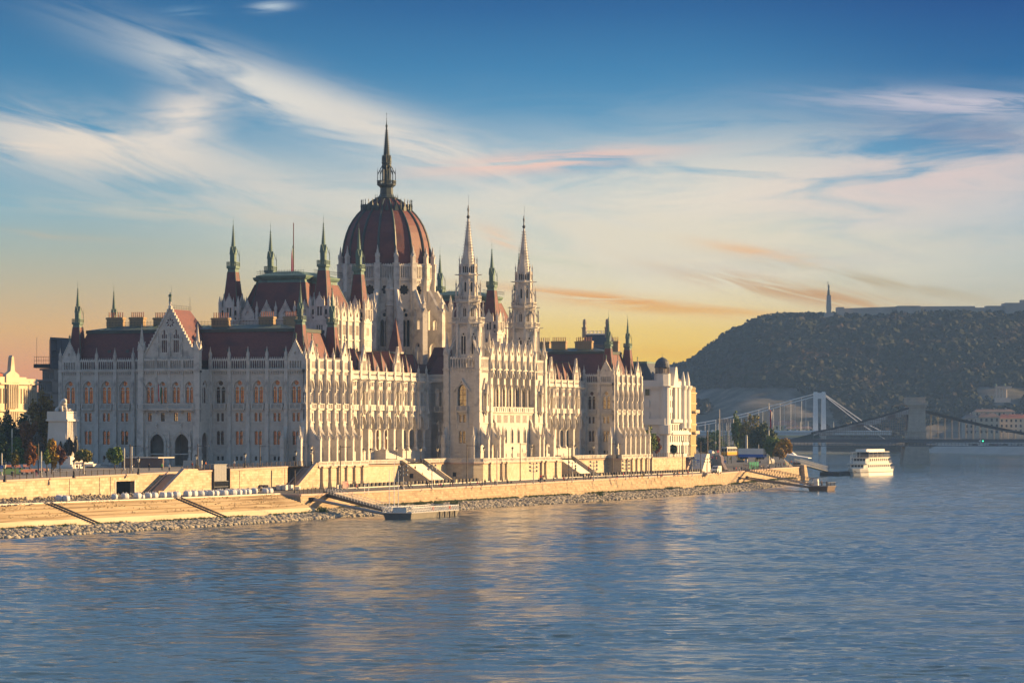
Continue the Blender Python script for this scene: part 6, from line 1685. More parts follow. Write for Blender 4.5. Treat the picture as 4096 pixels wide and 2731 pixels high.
m.build('lamp',sg,gm_);m=MB();m.prism([(-2.6,0),(-1.2,-0.9),(-1.2,0.9)],-0.1,0.1);m.build('arrow',sg,M_['white_paint'])
def house(name,label,px0,px1,yb,ye,Y,storeys,wall,roof,yr=None,bays=None,dep=16,sub=()):
 h=thing(name,label,'building',T(PX(px0,yb,Y)));w=(px1-px0)/FPX*Y;H=(yb-ye)/FPX*Y;n=bays or max(2,int(w/3.4));fl=H/storeys
 m=MB();hol=[opening((i+0.5)*w/n,w/n*0.42,fl*k+fl*0.28,fl*k+fl*0.78,'q')for k in range(storeys)for i in range(n)]
 m.plate([(0,-6),(w,-6),(w,H),(0,H)],hol,0,0.3);m.box(0,0.35,-6,w,dep,H);m.box(-0.3,-0.4,H-0.5,w+0.3,0.05,H-0.05);m.box(-0.1,-0.15,fl-0.2,w+0.1,0.02,fl+0.1);m.build('wall',h,wall)
 m=MB()
 for q in hol:m.pane(q,0.28)
 m.build('windows',h,M_['dark_glass'])
 if yr:
  R_=(ye-yr)/FPX*Y;m=MB();m.loft([[(-0.5,-0.6,H),(w+0.5,-0.6,H),(w+0.5,dep,H),(-0.5,dep,H)],[(2.5,dep*0.42,H+R_),(w-2.5,dep*0.42,H+R_),(w-2.5,dep*0.5,H+R_),(2.5,dep*0.5,H+R_)]]);r=m.build('roof',h,roof)
  for i in range(max(1,n//3)):
   m=MB();x=2+(w-4)*(i+0.5)/max(1,n//3);m.box(x-0.6,dep*0.3,H+R_*0.4,x+0.6,dep*0.3+0.9,H+R_+1.2);m.build('chimney',r,HAZY)
 return h
CREAM=noisy('cream plaster',(0.50,0.42,0.30),(0.58,0.50,0.38),0.3);TAN=noisy('tan plaster',(0.42,0.33,0.24),(0.50,0.41,0.31),0.3);OCH=noisy('ochre plaster',(0.52,0.40,0.19),(0.58,0.46,0.25),0.4)
REDR=noisy('red far roof',(0.28,0.09,0.055),(0.36,0.13,0.08),0.3);BRNR=noisy('brown far roof',(0.16,0.10,0.08),(0.21,0.14,0.11),0.3)
house('town_house','long cream town house with a bright red roof on the far right bank',3998,4130,1735,1672,2520,3,CREAM,REDR,1656)
house('town_house','brown roofed tan town house left of the bright red roof',3915,3998,1738,1668,2500,3,TAN,BRNR,1652)
house('town_house','slim grey town house at the left end of the far row',3858,3914,1738,1672,2560,3,HAZY,M_['slate'],1656)
house('town_house','higher pale house with roof terraces behind the red roofs',3900,4060,1690,1646,2640,2,TAN,BRNR,1636)
house('bath_house','low yellow bath house with a dark red hipped roof under the cliff',3085,3192,1722,1700,2900,1,OCH,BRNR,1680)
house('bath_house','long low red roofed wing to the right of the yellow bath house',3142,3252,1724,1714,2890,1,OCH,BRNR,1704)
for i,px in enumerate((3852,3885,3900,3927,3950,3966,3985,4000,4020,4046,4060,4078)):
 c=thing('parked_car','far %s car in the parking row on the opposite quay, place %d from the left'%(('white','grey','dark','white','silver','dark','red-brown','grey','dark','silver','white','grey')[i],i+1),'car',T(PX(px,1784-(i%3),2300)),'cars parked on the far quay')
 col=((0.6,0.6,0.6),(0.25,0.26,0.27),(0.05,0.055,0.06),(0.65,0.65,0.63),(0.4,0.41,0.42),(0.04,0.04,0.05),(0.2,0.08,0.06),(0.22,0.23,0.24),(0.05,0.05,0.055),(0.4,0.4,0.42),(0.6,0.6,0.6),(0.3,0.3,0.3))[i]
 m=MB();m.prism([(-2.2,0.3),(2.2,0.3),(2.25,0.8),(1.4,0.95),(0.8,1.45),(-1.3,1.45),(-1.9,0.95),(-2.2,0.85)],-0.85,0.85);m.build('body',c,simple('car paint',col,0.35));m=MB();[m.lathe([(0.33,-0.1),(0.33,0.1)],8,M=T((x,y,0.33))@R(90,'X'))for x in(-1.3,1.3)for y in(-0.8,0.8)];m.build('wheels',c,M_['iron'])
m=MB();m.box(-1500,-55,-8,1500,3930,215)
hz=m.build('haze',None);tag(hz,'pale even air over the river and the hill',kind='stuff')
hm=bpy.data.materials.new('haze');N_,L_=nt(hm);N_.remove(N_['Principled BSDF'])
pvn=N_.new('ShaderNodeVolumePrincipled');pvn.inputs['Density'].default_value=0.000085;pvn.inputs['Color'].default_value=(0.24,0.44,0.86,1);pvn.inputs['Anisotropy'].default_value=0.0
L_.new(pvn.outputs[0],N_['Material Output'].inputs['Volume']);hz.data.materials.append(hm)
# near the river: buildings, monument, trees
LIT=noisy('warm cream plaster',(0.56,0.47,0.33),(0.62,0.54,0.40),0.4,0.85,4,(0.48,0.40,0.28),0.2)
WHT=noisy('white plaster',(0.60,0.57,0.52),(0.66,0.63,0.58),0.3,0.85,4,(0.55,0.52,0.48),0.15)
GRYS=noisy('grey brown stone',(0.22,0.19,0.165),(0.28,0.245,0.21),0.3,0.9)
ORR=noisy('orange roof tiles',(0.42,0.12,0.04),(0.50,0.16,0.06),0.8,0.8)
def facade(m,g,x0,x1,z0,z1,storeys,n,F,wfrac=0.4,kinds='q',reveal=0.35):
 w=(x1-x0)/n;fl=(z1-z0)/storeys;hol=[]
 for k in range(storeys):
  for i in range(n):
   q=kinds if isinstance(kinds,str)else kinds[k%len(kinds)]
   zz=z0+fl*k
   hol.append(opening(x0+w*(i+0.5),w*wfrac,zz+fl*0.22,zz+fl*(0.78 if q=='q' else 0.66),q))
 m.plate([(x0,z0-2),(x1,z0-2),(x1,z1),(x0,z1)],hol,0,reveal,F,rim=False)
 for h in hol:g.pane(h,reveal-0.03,F)
 return hol
def px_h(py,Y):return CAMZ+(HYP-py)/FPX*Y
pal=thing('palace','ornate sunlit cream palace with an orange tiled roof at the left edge','building',FRAME.copy())
PV=112.0;ua,ub,uc=GV(-160,PV),GV(102,PV),GV(148,PV);Yp=W(ub,PV).y
m=MB();g=MB();zc=px_h(1532,Yp);F=T((0,PV,0))
facade(m,g,ua,ub,11,zc,3,22,F,0.42,['q','g','q']);facade(m,g,ub,uc,11,px_h(1536,Yp),3,6,F,0.42)
for k in(0.33,0.66,1.0):
 zz=11+(zc-11)*k;m.box(ua,PV-0.6,zz-0.5,uc,PV+0.02,zz)
m.box(ua,PV-0.3,zc,ub,PV+0.2,zc+1.6);m.box(ub+0.01,PV-0.2,zc-0.3,uc,PV+0.2,zc+1.2);m.box(ua,PV+0.4,9,uc,PV+25,zc-0.1)
m.build('wall',pal,LIT);g.build('windows',pal,M_['dark_glass'])
m=MB()
u1,u2=GV(25,PV),GV(60,PV)
for i in range(5):
 u=u1+(u2-u1)*i/4;m.lathe([(0.55,11+(zc-11)*0.36),(0.45,11+(zc-11)*0.6),(0.6,11+(zc-11)*0.64)],8,0,u,PV-0.8);m.lathe([(0.45,11+(zc-11)*0.68),(0.38,11+(zc-11)*0.92),(0.5,zc-0.5)],8,0,u,PV-0.7)
m.box(u1-1,PV-1.4,11+(zc-11)*0.64,u2+1,PV,11+(zc-11)*0.67);m.build('columns',pal,LIT)
m=MB();m.prism([(u1-1.2,zc),(u2+1.2,zc),(u2+1.2,zc+2.2),(u1+(u2-u1)*0.75,zc+3.2),((u1+u2)/2+0.6,zc+7.0),((u1+u2)/2,zc+7.6),((u1+u2)/2-0.6,zc+7.0),(u1+(u2-u1)*0.25,zc+3.2),(u1-1.2,zc+2.2)],PV-0.7,PV+0.4);m.build('gable',pal,LIT)
m=MB();zr=px_h(1470,Yp);um=GV(66,PV)
m.loft([[(ua,PV+0.4,zc+0.5),(um+4.5,PV+0.4,zc+0.5),(um+4.5,PV+26,zc+0.5),(ua,PV+26,zc+0.5)],[(ua,PV+9,zr),(um-2,PV+9,zr),(um-2,PV+16,zr),(ua,PV+16,zr)]]);m.build('roof',pal,ORR)
m=MB();m.loft([[(um+4.6,PV+0.4,zc+0.3),(uc-0.2,PV+0.4,zc+0.3),(uc-0.2,PV+26,zc+0.3),(um+4.6,PV+26,zc+0.3)],[(um-1,PV+9,zr-0.6),(uc-5,PV+9,zr-1.2),(uc-5,PV+16,zr-1.2),(um-1,PV+16,zr-0.6)]]);m.build('roof',pal,BRNR)
gb=thing('office_block','grey brown stepped block with a roof terrace railing left of the parliament','building',FRAME.copy())
UG=84.0;va=GU(138,UG);vb=GU(236,90);Yg=W(UG,95).y
lv=[(1700,1573,0.0),(1573,1523,3.0),(1523,1478,6.0)]
m=MB();g=MB();zb0=9.0
for i,(y0,y1,ins)in enumerate(lv):
 z0=zb0 if i==0 else px_h(y0,Yg);z1=px_h(y1,Yg);x1=GU(138+ins*2.6,UG)
 F=north(UG+i*1.2,0)
 facade(m,g,-x1,-vb,z0+(0 if i else 2),z1-0.01,3 if i==0 else 1,6,F,0.3)
 m.box(UG+0.4+i*1.2,vb,z0,UG+22,x1,z1-0.02);m.box(UG-0.6+i*1.2,vb,z1-0.02,UG+22,x1+0.6,z1+0.5)
m.build('wall',gb,GRYS);g.build('windows',gb,M_['dark_glass'])
zt=px_h(1478,Yg)+0.5;m=MB();v1=GU(146,UG);m.box(UG+1,GU(190,UG),zt+0.2,UG+14,v1+1.5,zt+1.3);m.build('roof_slab',gb,M_['iron'])
m=MB()
for i in range(12):
 v=v1+1.4-i*(v1+1.4-GU(232,UG))/11;m.tube((UG+1.2,v,zt+1.3),(UG+1.2,v,zt+3.4),0.05,n=4)
for q in(2.3,3.4):m.tube((UG+1.2,v1+1.4,zt+q),(UG+1.2,GU(232,UG),zt+q),0.05,n=4)
for v in(GU(185,UG),GU(212,UG)):m.tube((UG+2,v,zt+1.3),(UG+2,v,zt+8.2),0.08,n=4);m.tube((UG+5,v,zt+1.3),(UG+5,v,zt+8.2),0.08,n=4)
for q in(5.0,8.2):m.box(UG+1.9,GU(212,UG),zt+q,UG+5.1,GU(185,UG),zt+q+0.14)
m.tube((UG+2,v1+1,zt),(UG+2,v1+1,zt+9),0.05,n=4);m.build('railing',gb,M_['iron'])
m=MB();m.prism([(-GU(200,UG),zt),(-vb,zt),(-vb,zt+9)],UG+0.5,UG+14,NF);m.build('roof',gb,M_['slate'])
rh=thing('river_house','white riverside house with a small corner dome and dark mansard roof','building',FRAME.copy())
UW,VW2=341.0,10.0;Yw=W(UW,VW2).y;H_=lambda y:px_h(y,Yw)
m=MB();g=MB();F=north(UW)
zs=[H_(y)for y in(1822,1735,1688,1634,1583,1545)]
xw=[-(GU(px,UW))for px in(2548,2589,2651)]
hol=[]
for k,(t,b)in enumerate(((1555,1580),(1602,1628),(1647,1672),(1695,1721),(1743,1768))):
 for i,x in enumerate(xw):
  w=1.35 if i==2 else 1.6
  hol.append(opening(x,w,H_(b),H_(t)-(0.5 if k==1 and i<2 else 0),'r' if k==1 and i<2 else 'q'))
m.plate([(-48,9),(-VW2-1.6,9),(-VW2-1.6,H_(1545)),(-48,H_(1545))],hol,0,0.3,F,rim=False)
for h in hol:g.pane(h,0.27,F)
m.box(-48,-0.5,H_(1547),-VW2-1.0,0,H_(1542),F);m.box(-48,-0.5,H_(1688)-0.9,-VW2-1.0,0,H_(1673),F);m.box(-48,0.01,H_(1545),-VW2-1.6,0.6,H_(1520),F)
F2=T((0,VW2,0));u_end=GV(2757,VW2)
hol=[]
n=9;w=(u_end-UW-1.6)/n
for k,(t,b)in enumerate(((1557,1583),(1602,1628),(1650,1676),(1697,1722),(1742,1768),(1780,1815))):
 for i in range(n):hol.append(opening(UW+1.6+w*(i+0.5),w*0.5,H_(b),H_(t),'q'))
m.plate([(UW+1.6,9),(u_end,9),(u_end,H_(1543)),(UW+1.6,H_(1543))],hol,0,0.4,F2,rim=False)
for h in hol:g.pane(h,0.37,F2)
m.box(UW+0.6,VW2+0.5,9,u_end,VW2+30,H_(1546))
m.lathe([(1.9,H_(1720)),(1.9,H_(1545)),(2.2,H_(1543))],16,0,UW+1.7,VW2+1.7);m.lathe([(1.7,9),(1.7,H_(1740)),(2.5,H_(1735)),(2.5,H_(1700)),(2.0,H_(1698))],16,0,UW+1.7,VW2+1.7)
m.box(UW+4,VW2-0.9,H_(1690),u_end,VW2,H_(1676));m.box(UW+1,VW2-0.6,H_(1548),u_end,VW2,H_(1543));m.box(UW+4,VW2-0.7,H_(1738),u_end,VW2,H_(1728))
for u in(UW+6,UW+10.5):m.box(u,VW2-0.9,H_(1676),u+2.4,VW2,H_(1550))
for u in(u_end-9.5,u_end-4):m.lathe([(2.0,H_(1712)),(1.75,H_(1706)),(1.75,H_(1560)),(2.3,H_(1545)),(2.3,H_(1540))],14,0,u,VW2);m.lathe([(0.9,H_(1540)),(0.8,H_(1515)),(0.15,H_(1483))],4,pi/4,u,VW2-0.6)
m.prism([(UW+5.5,H_(1543)),(UW+12,H_(1543)),(UW+9.8,H_(1466)),(UW+8.2,H_(1466))],VW2-0.4,VW2+2);m.prism([(UW+12.2,H_(1543)),(u_end,H_(1543)),(u_end,H_(1522)),(UW+12.2,H_(1522))],VW2-0.3,VW2+0.5)
m.build('wall',rh,WHT);g.build('windows',rh,glass_mat('green glass',(0.03,0.05,0.025),0.1,(0.8,0.8,0.6),1.5))
m=MB();m.loft([[(UW+0.6,VW2+6,H_(1519)),(u_end-1,VW2+6,H_(1519)),(u_end-1,VW2+40,H_(1519)),(UW+0.6,VW2+40,H_(1519))],[(UW+2.2,VW2+8.5,H_(1452)),(u_end-3,VW2+8.5,H_(1452)),(u_end-3,VW2+40,H_(1452)),(UW+2.2,VW2+40,H_(1452))]]);m.build('roof',rh,M_['slate'])
m=MB();m.box(UW+2.1,VW2+8.4,H_(1452),u_end-3,VW2+40,H_(1444));m.build('roof_crest',rh,M_['copper'])
cx_,cy_=UW+2.6,VW2+2.9
m=MB();m.lathe([(2.9,H_(1545)),(2.9,H_(1495)),(3.1,H_(1493))],8,pi/8,cx_,cy_);m.build('dome_drum',rh,WHT)
m=MB()
for a in range(8):m.lathe([(0.28,H_(1493)),(0.24,H_(1470))],6,0,cx_+2.3*cos(a*pi/4+0.4),cy_+2.3*sin(a*pi/4+0.4))
m.lathe([(1.8,H_(1493)),(1.8,H_(1470))],10,0,cx_,cy_);m.build('lantern',rh,GRYS)
m=MB();m.lathe([(2.75,H_(1470)),(2.8,H_(1466)),(2.6,H_(1462)),(2.6,H_(1456)),(2.2,H_(1444)),(1.4,H_(1434)),(0.3,H_(1428)),(0.03,H_(1426))],16,0,cx_,cy_);m.tube((cx_,cy_,H_(1427)),(cx_,cy_,H_(1408)),0.05,0.03,4);m.build('dome',rh,M_['slate'],smooth=False)
oh=thing('river_house','weathered ochre ornate house with balconies beyond the white riverside house','building',FRAME.copy())
m=MB();g=MB();ue=GV(2784,VW2-0.5);Yo=W(u_end+5,VW2).y
ztop=px_h(1570,Yo)
facade(m,g,u_end+0.1,ue,11,ztop,6,5,F2,0.42,['q','g','q'])
m.box(u_end+0.1,VW2+0.4,9,ue,VW2+30,ztop-0.1)
for k in range(1,7):
 zz=11+(ztop-11)*k/6;m.box(u_end+0.1,VW2-0.7,zz-0.4,ue+0.6,VW2+0.02,zz)
for i in range(6):
 u=u_end+0.6+(ue-u_end-1)*i/5;m.box(u-0.35,VW2-0.5,11,u+0.35,VW2+0.01,ztop);m.lathe([(0.5,ztop),(0.35,ztop+1.0),(0.6,ztop+1.4),(0.1,ztop+2.2)],6,0,u,VW2)
m.build('wall',oh,OCH);g.build('windows',oh,M_['dark_glass'])
for zk in(2.05,4.05):m=MB();zz=11+(ztop-11)*zk/6;m.box(u_end+2,VW2-1.9,zz,ue,VW2,zz+0.25);m.box(u_end+2,VW2-1.9,zz+0.25,ue,VW2-1.8,zz+1.2);m.build('balcony',oh,TAN)
m=MB();m.loft([[(u_end,VW2+1,ztop),(ue,VW2+1,ztop),(ue,VW2+28,ztop),(u_end,VW2+28,ztop)],[(u_end+2,VW2+5,ztop+5),(ue-2,VW2+5,ztop+5),(ue-2,VW2+28,ztop+5),(u_end+2,VW2+28,ztop+5)]]);m.build('roof',oh,BRNR)
dr=thing('crested_roof_house','distant dark steep roof with a pierced crest between two slim chimney turrets','building',at(330,62,0));Yd=W(330,62).y;kx=Yd/FPX
z_=lambda y:px_h(y,Yd)
xL=(2300-2420)*kx*1.06;
m=MB();m.box(-14,-10.6,10,3,14,z_(1425));m.build('wall',dr,GRYS)
def dloc(px):return GU(px,330)-62
m=MB();a,b=dloc(2297),dloc(2445);c,e=dloc(2328),dloc(2412)
m.loft([[(0,b,z_(1425)),(0,a,z_(1425)),(14,a,z_(1425)),(14,b,z_(1425))],[(5,e,z_(1339)),(5,c,z_(1339)),(9,c,z_(1339)),(9,e,z_(1339))]]);m.build('roof',dr,M_['slate'])
m=MB()
for px in(2320,2411):
 v=dloc(px);m.cbox(5,v,z_(1352),1.5,1.3,z_(1315)-z_(1352));m.cbox(5,v,z_(1315),1.8,1.6,0.4);m.cbox(5,v,z_(1315)+0.4,0.9,0.9,z_(1297)-z_(1315));m.lathe([(0.75,z_(1297)),(0.5,z_(1280)),(0.05,z_(1277))],8,0,5,v)
m.build('chimney',dr,GRYS)
m=MB();v0,v1=dloc(2406),dloc(2328)
m.box(4.9,v0,z_(1340),5.1,v1,z_(1336));m.box(4.9,v0,z_(1326),5.1,v1,z_(1325))
for i in range(6):
 v=v0+(v1-v0)*i/5;m.box(4.88,v-0.12,z_(1336),5.12,v+0.12,z_(1323))
 if i<5:
  vc=v+(v1-v0)/10;rr=abs(v1-v0)/10*0.7;p=circ(0,0,rr,12)+[(rr,0)];q=circ(0,0,rr*0.72,12)+[(rr*0.72,0)];m.ring(q,p,-0.08,0.08,T((5,vc,z_(1331)))@R(90))
m.build('roof_crest',dr,M_['white_paint'])
MON=G(250,1874,10.6)
def zpl(u):return zp(u)
mo=thing('lion_monument','white stone monument with a lion on its pylon and bronze figures below','monument',at(MON[0],MON[1],zp(MON[0])));Ym=W(*MON).y;km=Ym/FPX
hz_=lambda y:(1874-y)*km
MST=noisy('white monument stone',(0.60,0.56,0.50),(0.68,0.64,0.58),0.5,0.8)
m=MB();m.box(-9,-7.6,-0.6,9,9,0.35);m.box(-7.6,-6.6,0.35,7.6,8,0.9);m.box(-5.0,-4.8,0.9,5.0,6.5,hz_(1828));m.box(-2.2,-7.2,0.9,2.4,-4.8,hz_(1828)-1.4);m.box(-2.0,-9.4,0.35,2.0,-7.2,1.0);m.build('base',mo,MST)
m=MB();h0,h1=hz_(1828),hz_(1688)
m.loft([[(-3.0,-2.6,h0),(3.0,-2.6,h0),(3.0,2.8,h0),(-3.0,2.8,h0)],[(-2.55,-2.2,h1),(2.55,-2.2,h1),(2.55,2.5,h1),(-2.55,2.5,h1)]])
for s in(-1,1):
 for f in range(5):m.lathe([(0.34,h0),(0.3,h1)],6,0,s*2.3-0.0+0,-2.4+f*0.0)if f==0 else None
for i in range(6):m.tube((-2.4+0.96*i,-2.62,h0),(-2.1+0.84*i,-2.22,h1),0.3,0.26,8)
m.box(-3.0,-3.0,h1,3.0,3.0,h1+0.5);m.box(-2.8,-2.6,h1+0.5,2.8,2.8,h1+2.4);m.box(-2.5,-2.3,h1+2.4,2.5,2.5,hz_(1656));m.build('pylon',mo,MST)
def skin(name,pts,edges,rad,mat,parent,M=None,sub=2,root=0):
 me=bpy.data.meshes.new(name);me.from_pydata(pts,edges,[]);o=bpy.data.objects.new(name,me);COL.objects.link(o)
 sk_=o.modifiers.new('skin','SKIN');sk_.use_smooth_shade=True
 for i,r in enumerate(rad):
  v=me.skin_vertices[0].data[i];v.radius=(r,r)if not isinstance(r,tuple)else r;v.use_root=(i==root)
 sb_=o.modifiers.new('sub','SUBSURF');sb_.levels=sub;sb_.render_levels=sub
 dg=bpy.context.evaluated_depsgraph_get();ev=o.evaluated_get(dg);nm=bpy.data.meshes.new_from_object(ev)
 bpy.data.objects.remove(o);nm.name=name;nm.materials.clear()
 for mt in(mat if isinstance(mat,(list,tuple))else[mat]):nm.materials.append(mt)
 return ob(name,nm,parent,M)if parent is not None else nm
lp=[(0,1.6,0.9),(0,0.6,1.15),(0,-0.5,1.9),(0,-1.3,2.7),(0,-1.8,3.35),(0,-2.3,3.2),(0,-2.65,2.9),(0.55,-1.2,1.9),(0.6,-1.7,0.9),(0.6,-1.75,0.15),(0.6,-2.1,0.1),(-0.55,-1.2,1.9),(-0.6,-1.7,0.9),(-0.6,-1.75,0.15),(-0.6,-2.1,0.1),(0.75,1.3,0.75),(0.9,0.4,0.55),(0.9,0.9,0.15),(0.9,0.1,0.1),(-0.75,1.3,0.75),(-0.9,0.4,0.55),(-0.9,0.9,0.15),(-0.9,0.1,0.1),(0.2,2.3,0.4),(0.9,2.4,0.2),(1.3,1.6,0.15)]
le=[(0,1),(1,2),(2,3),(3,4),(4,5),(5,6),(2,7),(7,8),(8,9),(9,10),(2,11),(11,12),(12,13),(13,14),(0,15),(15,16),(16,17),(17,18),(0,19),(19,20),(20,21),(21,22),(0,23),(23,24),(24,25)]
lr=[0.85,0.85,0.95,0.95,0.8,0.55,0.3,0.42,0.33,0.3,0.25,0.42,0.33,0.3,0.25,0.6,0.5,0.32,0.25,0.6,0.5,0.32,0.25,0.2,0.14,0.1]
skin('lion',lp,le,lr,MST,mo,T((0,0.3,hz_(1657)))@R(-38)@S(0.95))
m=MB();m.box(-2.2,-2.6,hz_(1657)-0.01,2.2,2.8,hz_(1657)+0.25)
for a in range(10):
 t0,t1=a*0.6,a*0.6+0.6;m.tube((1.6*cos(t0)*0.5+0.9,-1.9+0.5*sin(t0),hz_(1657)+0.5+0.5*sin(t0)),(1.6*cos(t1)*0.5+0.9,-1.9+0.5*sin(t1),hz_(1657)+0.5+0.5*sin(t1)),0.2,n=6)
m.build('serpent',mo,MST)
BRZ=noisy('dark bronze',(0.022,0.02,0.018),(0.05,0.043,0.036),1.5,0.42,4,metal=0.55)
def bronze(name,x,y,h,seat=False,turn=0):
 k=h/3.4
 if seat:pts=[(0,0,1.0),(0,0.05,1.6),(0,0,2.15),(0,-0.05,2.5),(0,-0.1,2.8),(0.35,-0.7,1.05),(0.35,-0.8,0.1),(-0.35,-0.7,1.05),(-0.35,-0.8,0.1),(0.55,-0.1,2.0),(0.65,-0.45,1.5),(-0.55,-0.1,2.0),(-0.6,-0.4,1.45)]
 else:pts=[(0,0,1.6),(0,0.03,2.2),(0,0,2.7),(0,0,3.0),(0,-0.05,3.3),(0.25,-0.1,0.9),(0.3,0.05,0.05),(-0.25,0.1,0.9),(-0.28,0,0.05),(0.5,0,2.55),(0.6,-0.3,2.0),(-0.5,0,2.55),(-0.62,-0.1,1.9)]
 ed=[(0,1),(1,2),(2,3),(3,4),(0,5),(5,6),(0,7),(7,8),(2,9),(9,10),(2,11),(11,12)]
 return skin(name,[tuple(Vector(p)*k)for p in pts],ed,[r*k for r in(0.42,0.4,0.45,0.16,0.22,0.36,0.3,0.36,0.3,0.2,0.15,0.2,0.15)],BRZ,mo,T((x,y,hz_(1828)))@R(turn))
def lx(px):return(px-250)*km
for(px,dy,h,st,tn)in((283,-3.6,3.9,False,20),(316,-3.9,4.9,False,-10),(342,-4.2,5.2,False,30),(300,-3.2,4.2,True,0),(327,-3.6,4.4,True,40)):
 bronze('bronze_figure',-3.4+0.25*(px-280)/10,-(px-262)*km*0.95,h,st,tn)
for(px,h,st)in((165,6.2,False),(180,4.5,True),(240,4.0,True)):bronze('bronze_figure',-4.2,-(px-250)*km*0.9,h,st,-30)
LEAFM={}
def leafmat(key,c0,c1,c2):
 if key not in LEAFM:
  m=noisy('leaves '+key,c0,c1,0.9,0.75,3,c2,0.5);b=m.node_tree.nodes['Principled BSDF'];b.inputs['Specular IOR Level'].default_value=0.2
  LEAFM[key]=m
 return LEAFM[key]
LC_={'green':((0.06,0.11,0.018),(0.12,0.18,0.03),(0.17,0.19,0.045)),'dark':((0.03,0.055,0.02),(0.055,0.085,0.03),(0.08,0.09,0.03)),'rust':((0.2,0.075,0.02),(0.3,0.12,0.03),(0.14,0.07,0.02)),'gold':((0.34,0.19,0.02),(0.46,0.28,0.035),(0.16,0.17,0.03)),'olive':((0.10,0.105,0.025),(0.17,0.155,0.035),(0.22,0.14,0.03)),'ochre':((0.22,0.14,0.03),(0.32,0.20,0.045),(0.11,0.10,0.03)),'lime':((0.08,0.13,0.02),(0.13,0.18,0.03),(0.20,0.18,0.03)),'mauve':((0.14,0.06,0.035),(0.2,0.09,0.05),(0.1,0.05,0.03))}
BARK=noisy('bark',(0.07,0.05,0.035),(0.12,0.09,0.065),3.0,0.95)
def crown_mesh(rx,rz,key,n=1500,leaf=0.34,shape='round',clumps=34,bare=0.0):
 C0=[]
 for i in range(clumps):
  while True:
   p=Vector((random.uniform(-1,1),random.uniform(-1,1),random.uniform(-1,1)))
   if p.length<1 and p.length>0.25:break
  if shape=='cone':
   t=(p.z+1)/2;p.x*=(1.05-t*0.85);p.y*=(1.05-t*0.85)
  if shape=='globe':p=p.normalized()*random.uniform(0.55,0.86)
  C0.append((p,random.uniform(0.24,0.42)))
 N_=n;rs=np.random.default_rng(random.randint(0,99999))
 idx=rs.integers(0,clumps,N_);ctr_=np.array([c[0][:]for c in C0])[idx];rad=np.array([c[1]for c in C0])[idx]
 d=rs.normal(size=(N_,3));d/=np.linalg.norm(d,axis=1)[:,None]
 pos=(ctr_+d*(rad*rs.uniform(0.5,1.05,N_))[:,None])*np.array([rx,rx,rz])
 nr=d+rs.normal(size=(N_,3))*0.55;nr/=np.linalg.norm(nr,axis=1)[:,None]
 t1=np.cross(nr,rs.normal(size=(N_,3)));t1/=np.linalg.norm(t1,axis=1)[:,None];t2=np.cross(nr,t1)
 s=leaf*rs.uniform(0.6,1.35,N_)[:,None]
 V=np.stack([pos-t1*s,pos-t2*s*0.7+nr*s*0.1,pos+t1*s,pos+t2*s*0.7],1).reshape(-1,3)
 F=np.arange(N_*4).reshape(-1,4)
 return numpy_mesh('crown',V,F,[leafmat(key,*LC_[key])])
def tree(name,label,u,v,z,h,cw,key,ctop=1.0,cbot=0.3,n=1500,leaf=0.34,shape='round',group=None,clumps=34):
 t=thing(name,label,'tree',at(u,v,z),group)
 zc0,zc1=h*cbot,h;rz=(zc1-zc0)/2;zc=(zc0+zc1)/2
 m=MB();tr=max(0.12,h*0.018);m.lathe([(tr*1.4,-0.3),(tr,h*0.08),(tr*0.75,zc0+rz*0.4),(tr*0.3,zc1*0.93)],7)
 for i in range(9):
  a=i*2.4;z0=zc0*0.9+rz*1.2*random.random()*0.9;L=cw*0.5*random.uniform(0.5,0.85);m.tube((0,0,z0),(L*cos(a),L*sin(a),z0+L*random.uniform(0.3,0.9)),tr*0.4,tr*0.1,5)
 m.build('trunk',t,BARK)
 ob('crown',crown_mesh(cw/2,rz,key,n,leaf,shape,clumps),t,T((0,0,zc)))
 return t
def tree_px(name,label,px,pyb,pyt,pwid,pcb,key,z,**k):
 u,v=G(px,pyb,z);Y=W(u,v).y;s=Y/FPX
 return tree(name,label,u,v,z,(pyb-pyt)*s,pwid*s,key,cbot=(pyb-pcb)/(pyb-pyt),**k)
TR=[('tree','large dark green tree on the lawn left of the monument',63,1877,1748,84,1868,'green',dict(shape='cone',n=2600)),('tree','rust coloured tree between the dark green tree and the monument',120,1888,1776,50,1860,'rust',dict(n=1600)),('tree','golden orange tree in front of the monument pylon',207,1894,1754,56,1860,'gold',dict(shape='cone',n=1700)),('young_tree','thin pale green young tree left of the golden tree',187,1898,1798,28,1858,'lime',dict(n=500,leaf=0.28)),('young_tree','thin yellowish young tree before the dark green tree',61,1902,1806,28,1866,'olive',dict(n=420,leaf=0.28)),('globe_tree','round clipped tree with a tall lamp pole in front of it',333,1894,1800,74,1852,'olive',dict(shape='globe',n=1700,clumps=44)),('globe_tree','round bright green tree before the shaded end facade',459,1883,1790,68,1854,'green',dict(shape='globe',n=1700,clumps=44)),('tree','small reddish tree right of the golden tree',240,1890,1786,46,1850,'mauve',dict(n=520)),('tree','light green tree behind the rust tree',140,1880,1780,40,1835,'lime',dict(n=800)),('tree','dark green tree cut by the left edge of the picture',3,1880,1725,70,1860,'dark',dict(n=1800))]
for(nm,lb,px,pb,ptp,pw,pc,key,kw)in TR:tree_px(nm,lb,px,pb,ptp,pw,pc,key,10.3,**kw)
def tree_at(name,label,px,pt,pb,pw,u,key,z=11.0,**k):
 v=GU(px,u);Y=W(u,v).y;s=Y/FPX;return tree(name,label,u,v,z,px_h(pt,Y)-z,pw*s,key,cbot=max(0.1,(px_h(pb,Y)-z)/(px_h(pt,Y)-z)),**k)
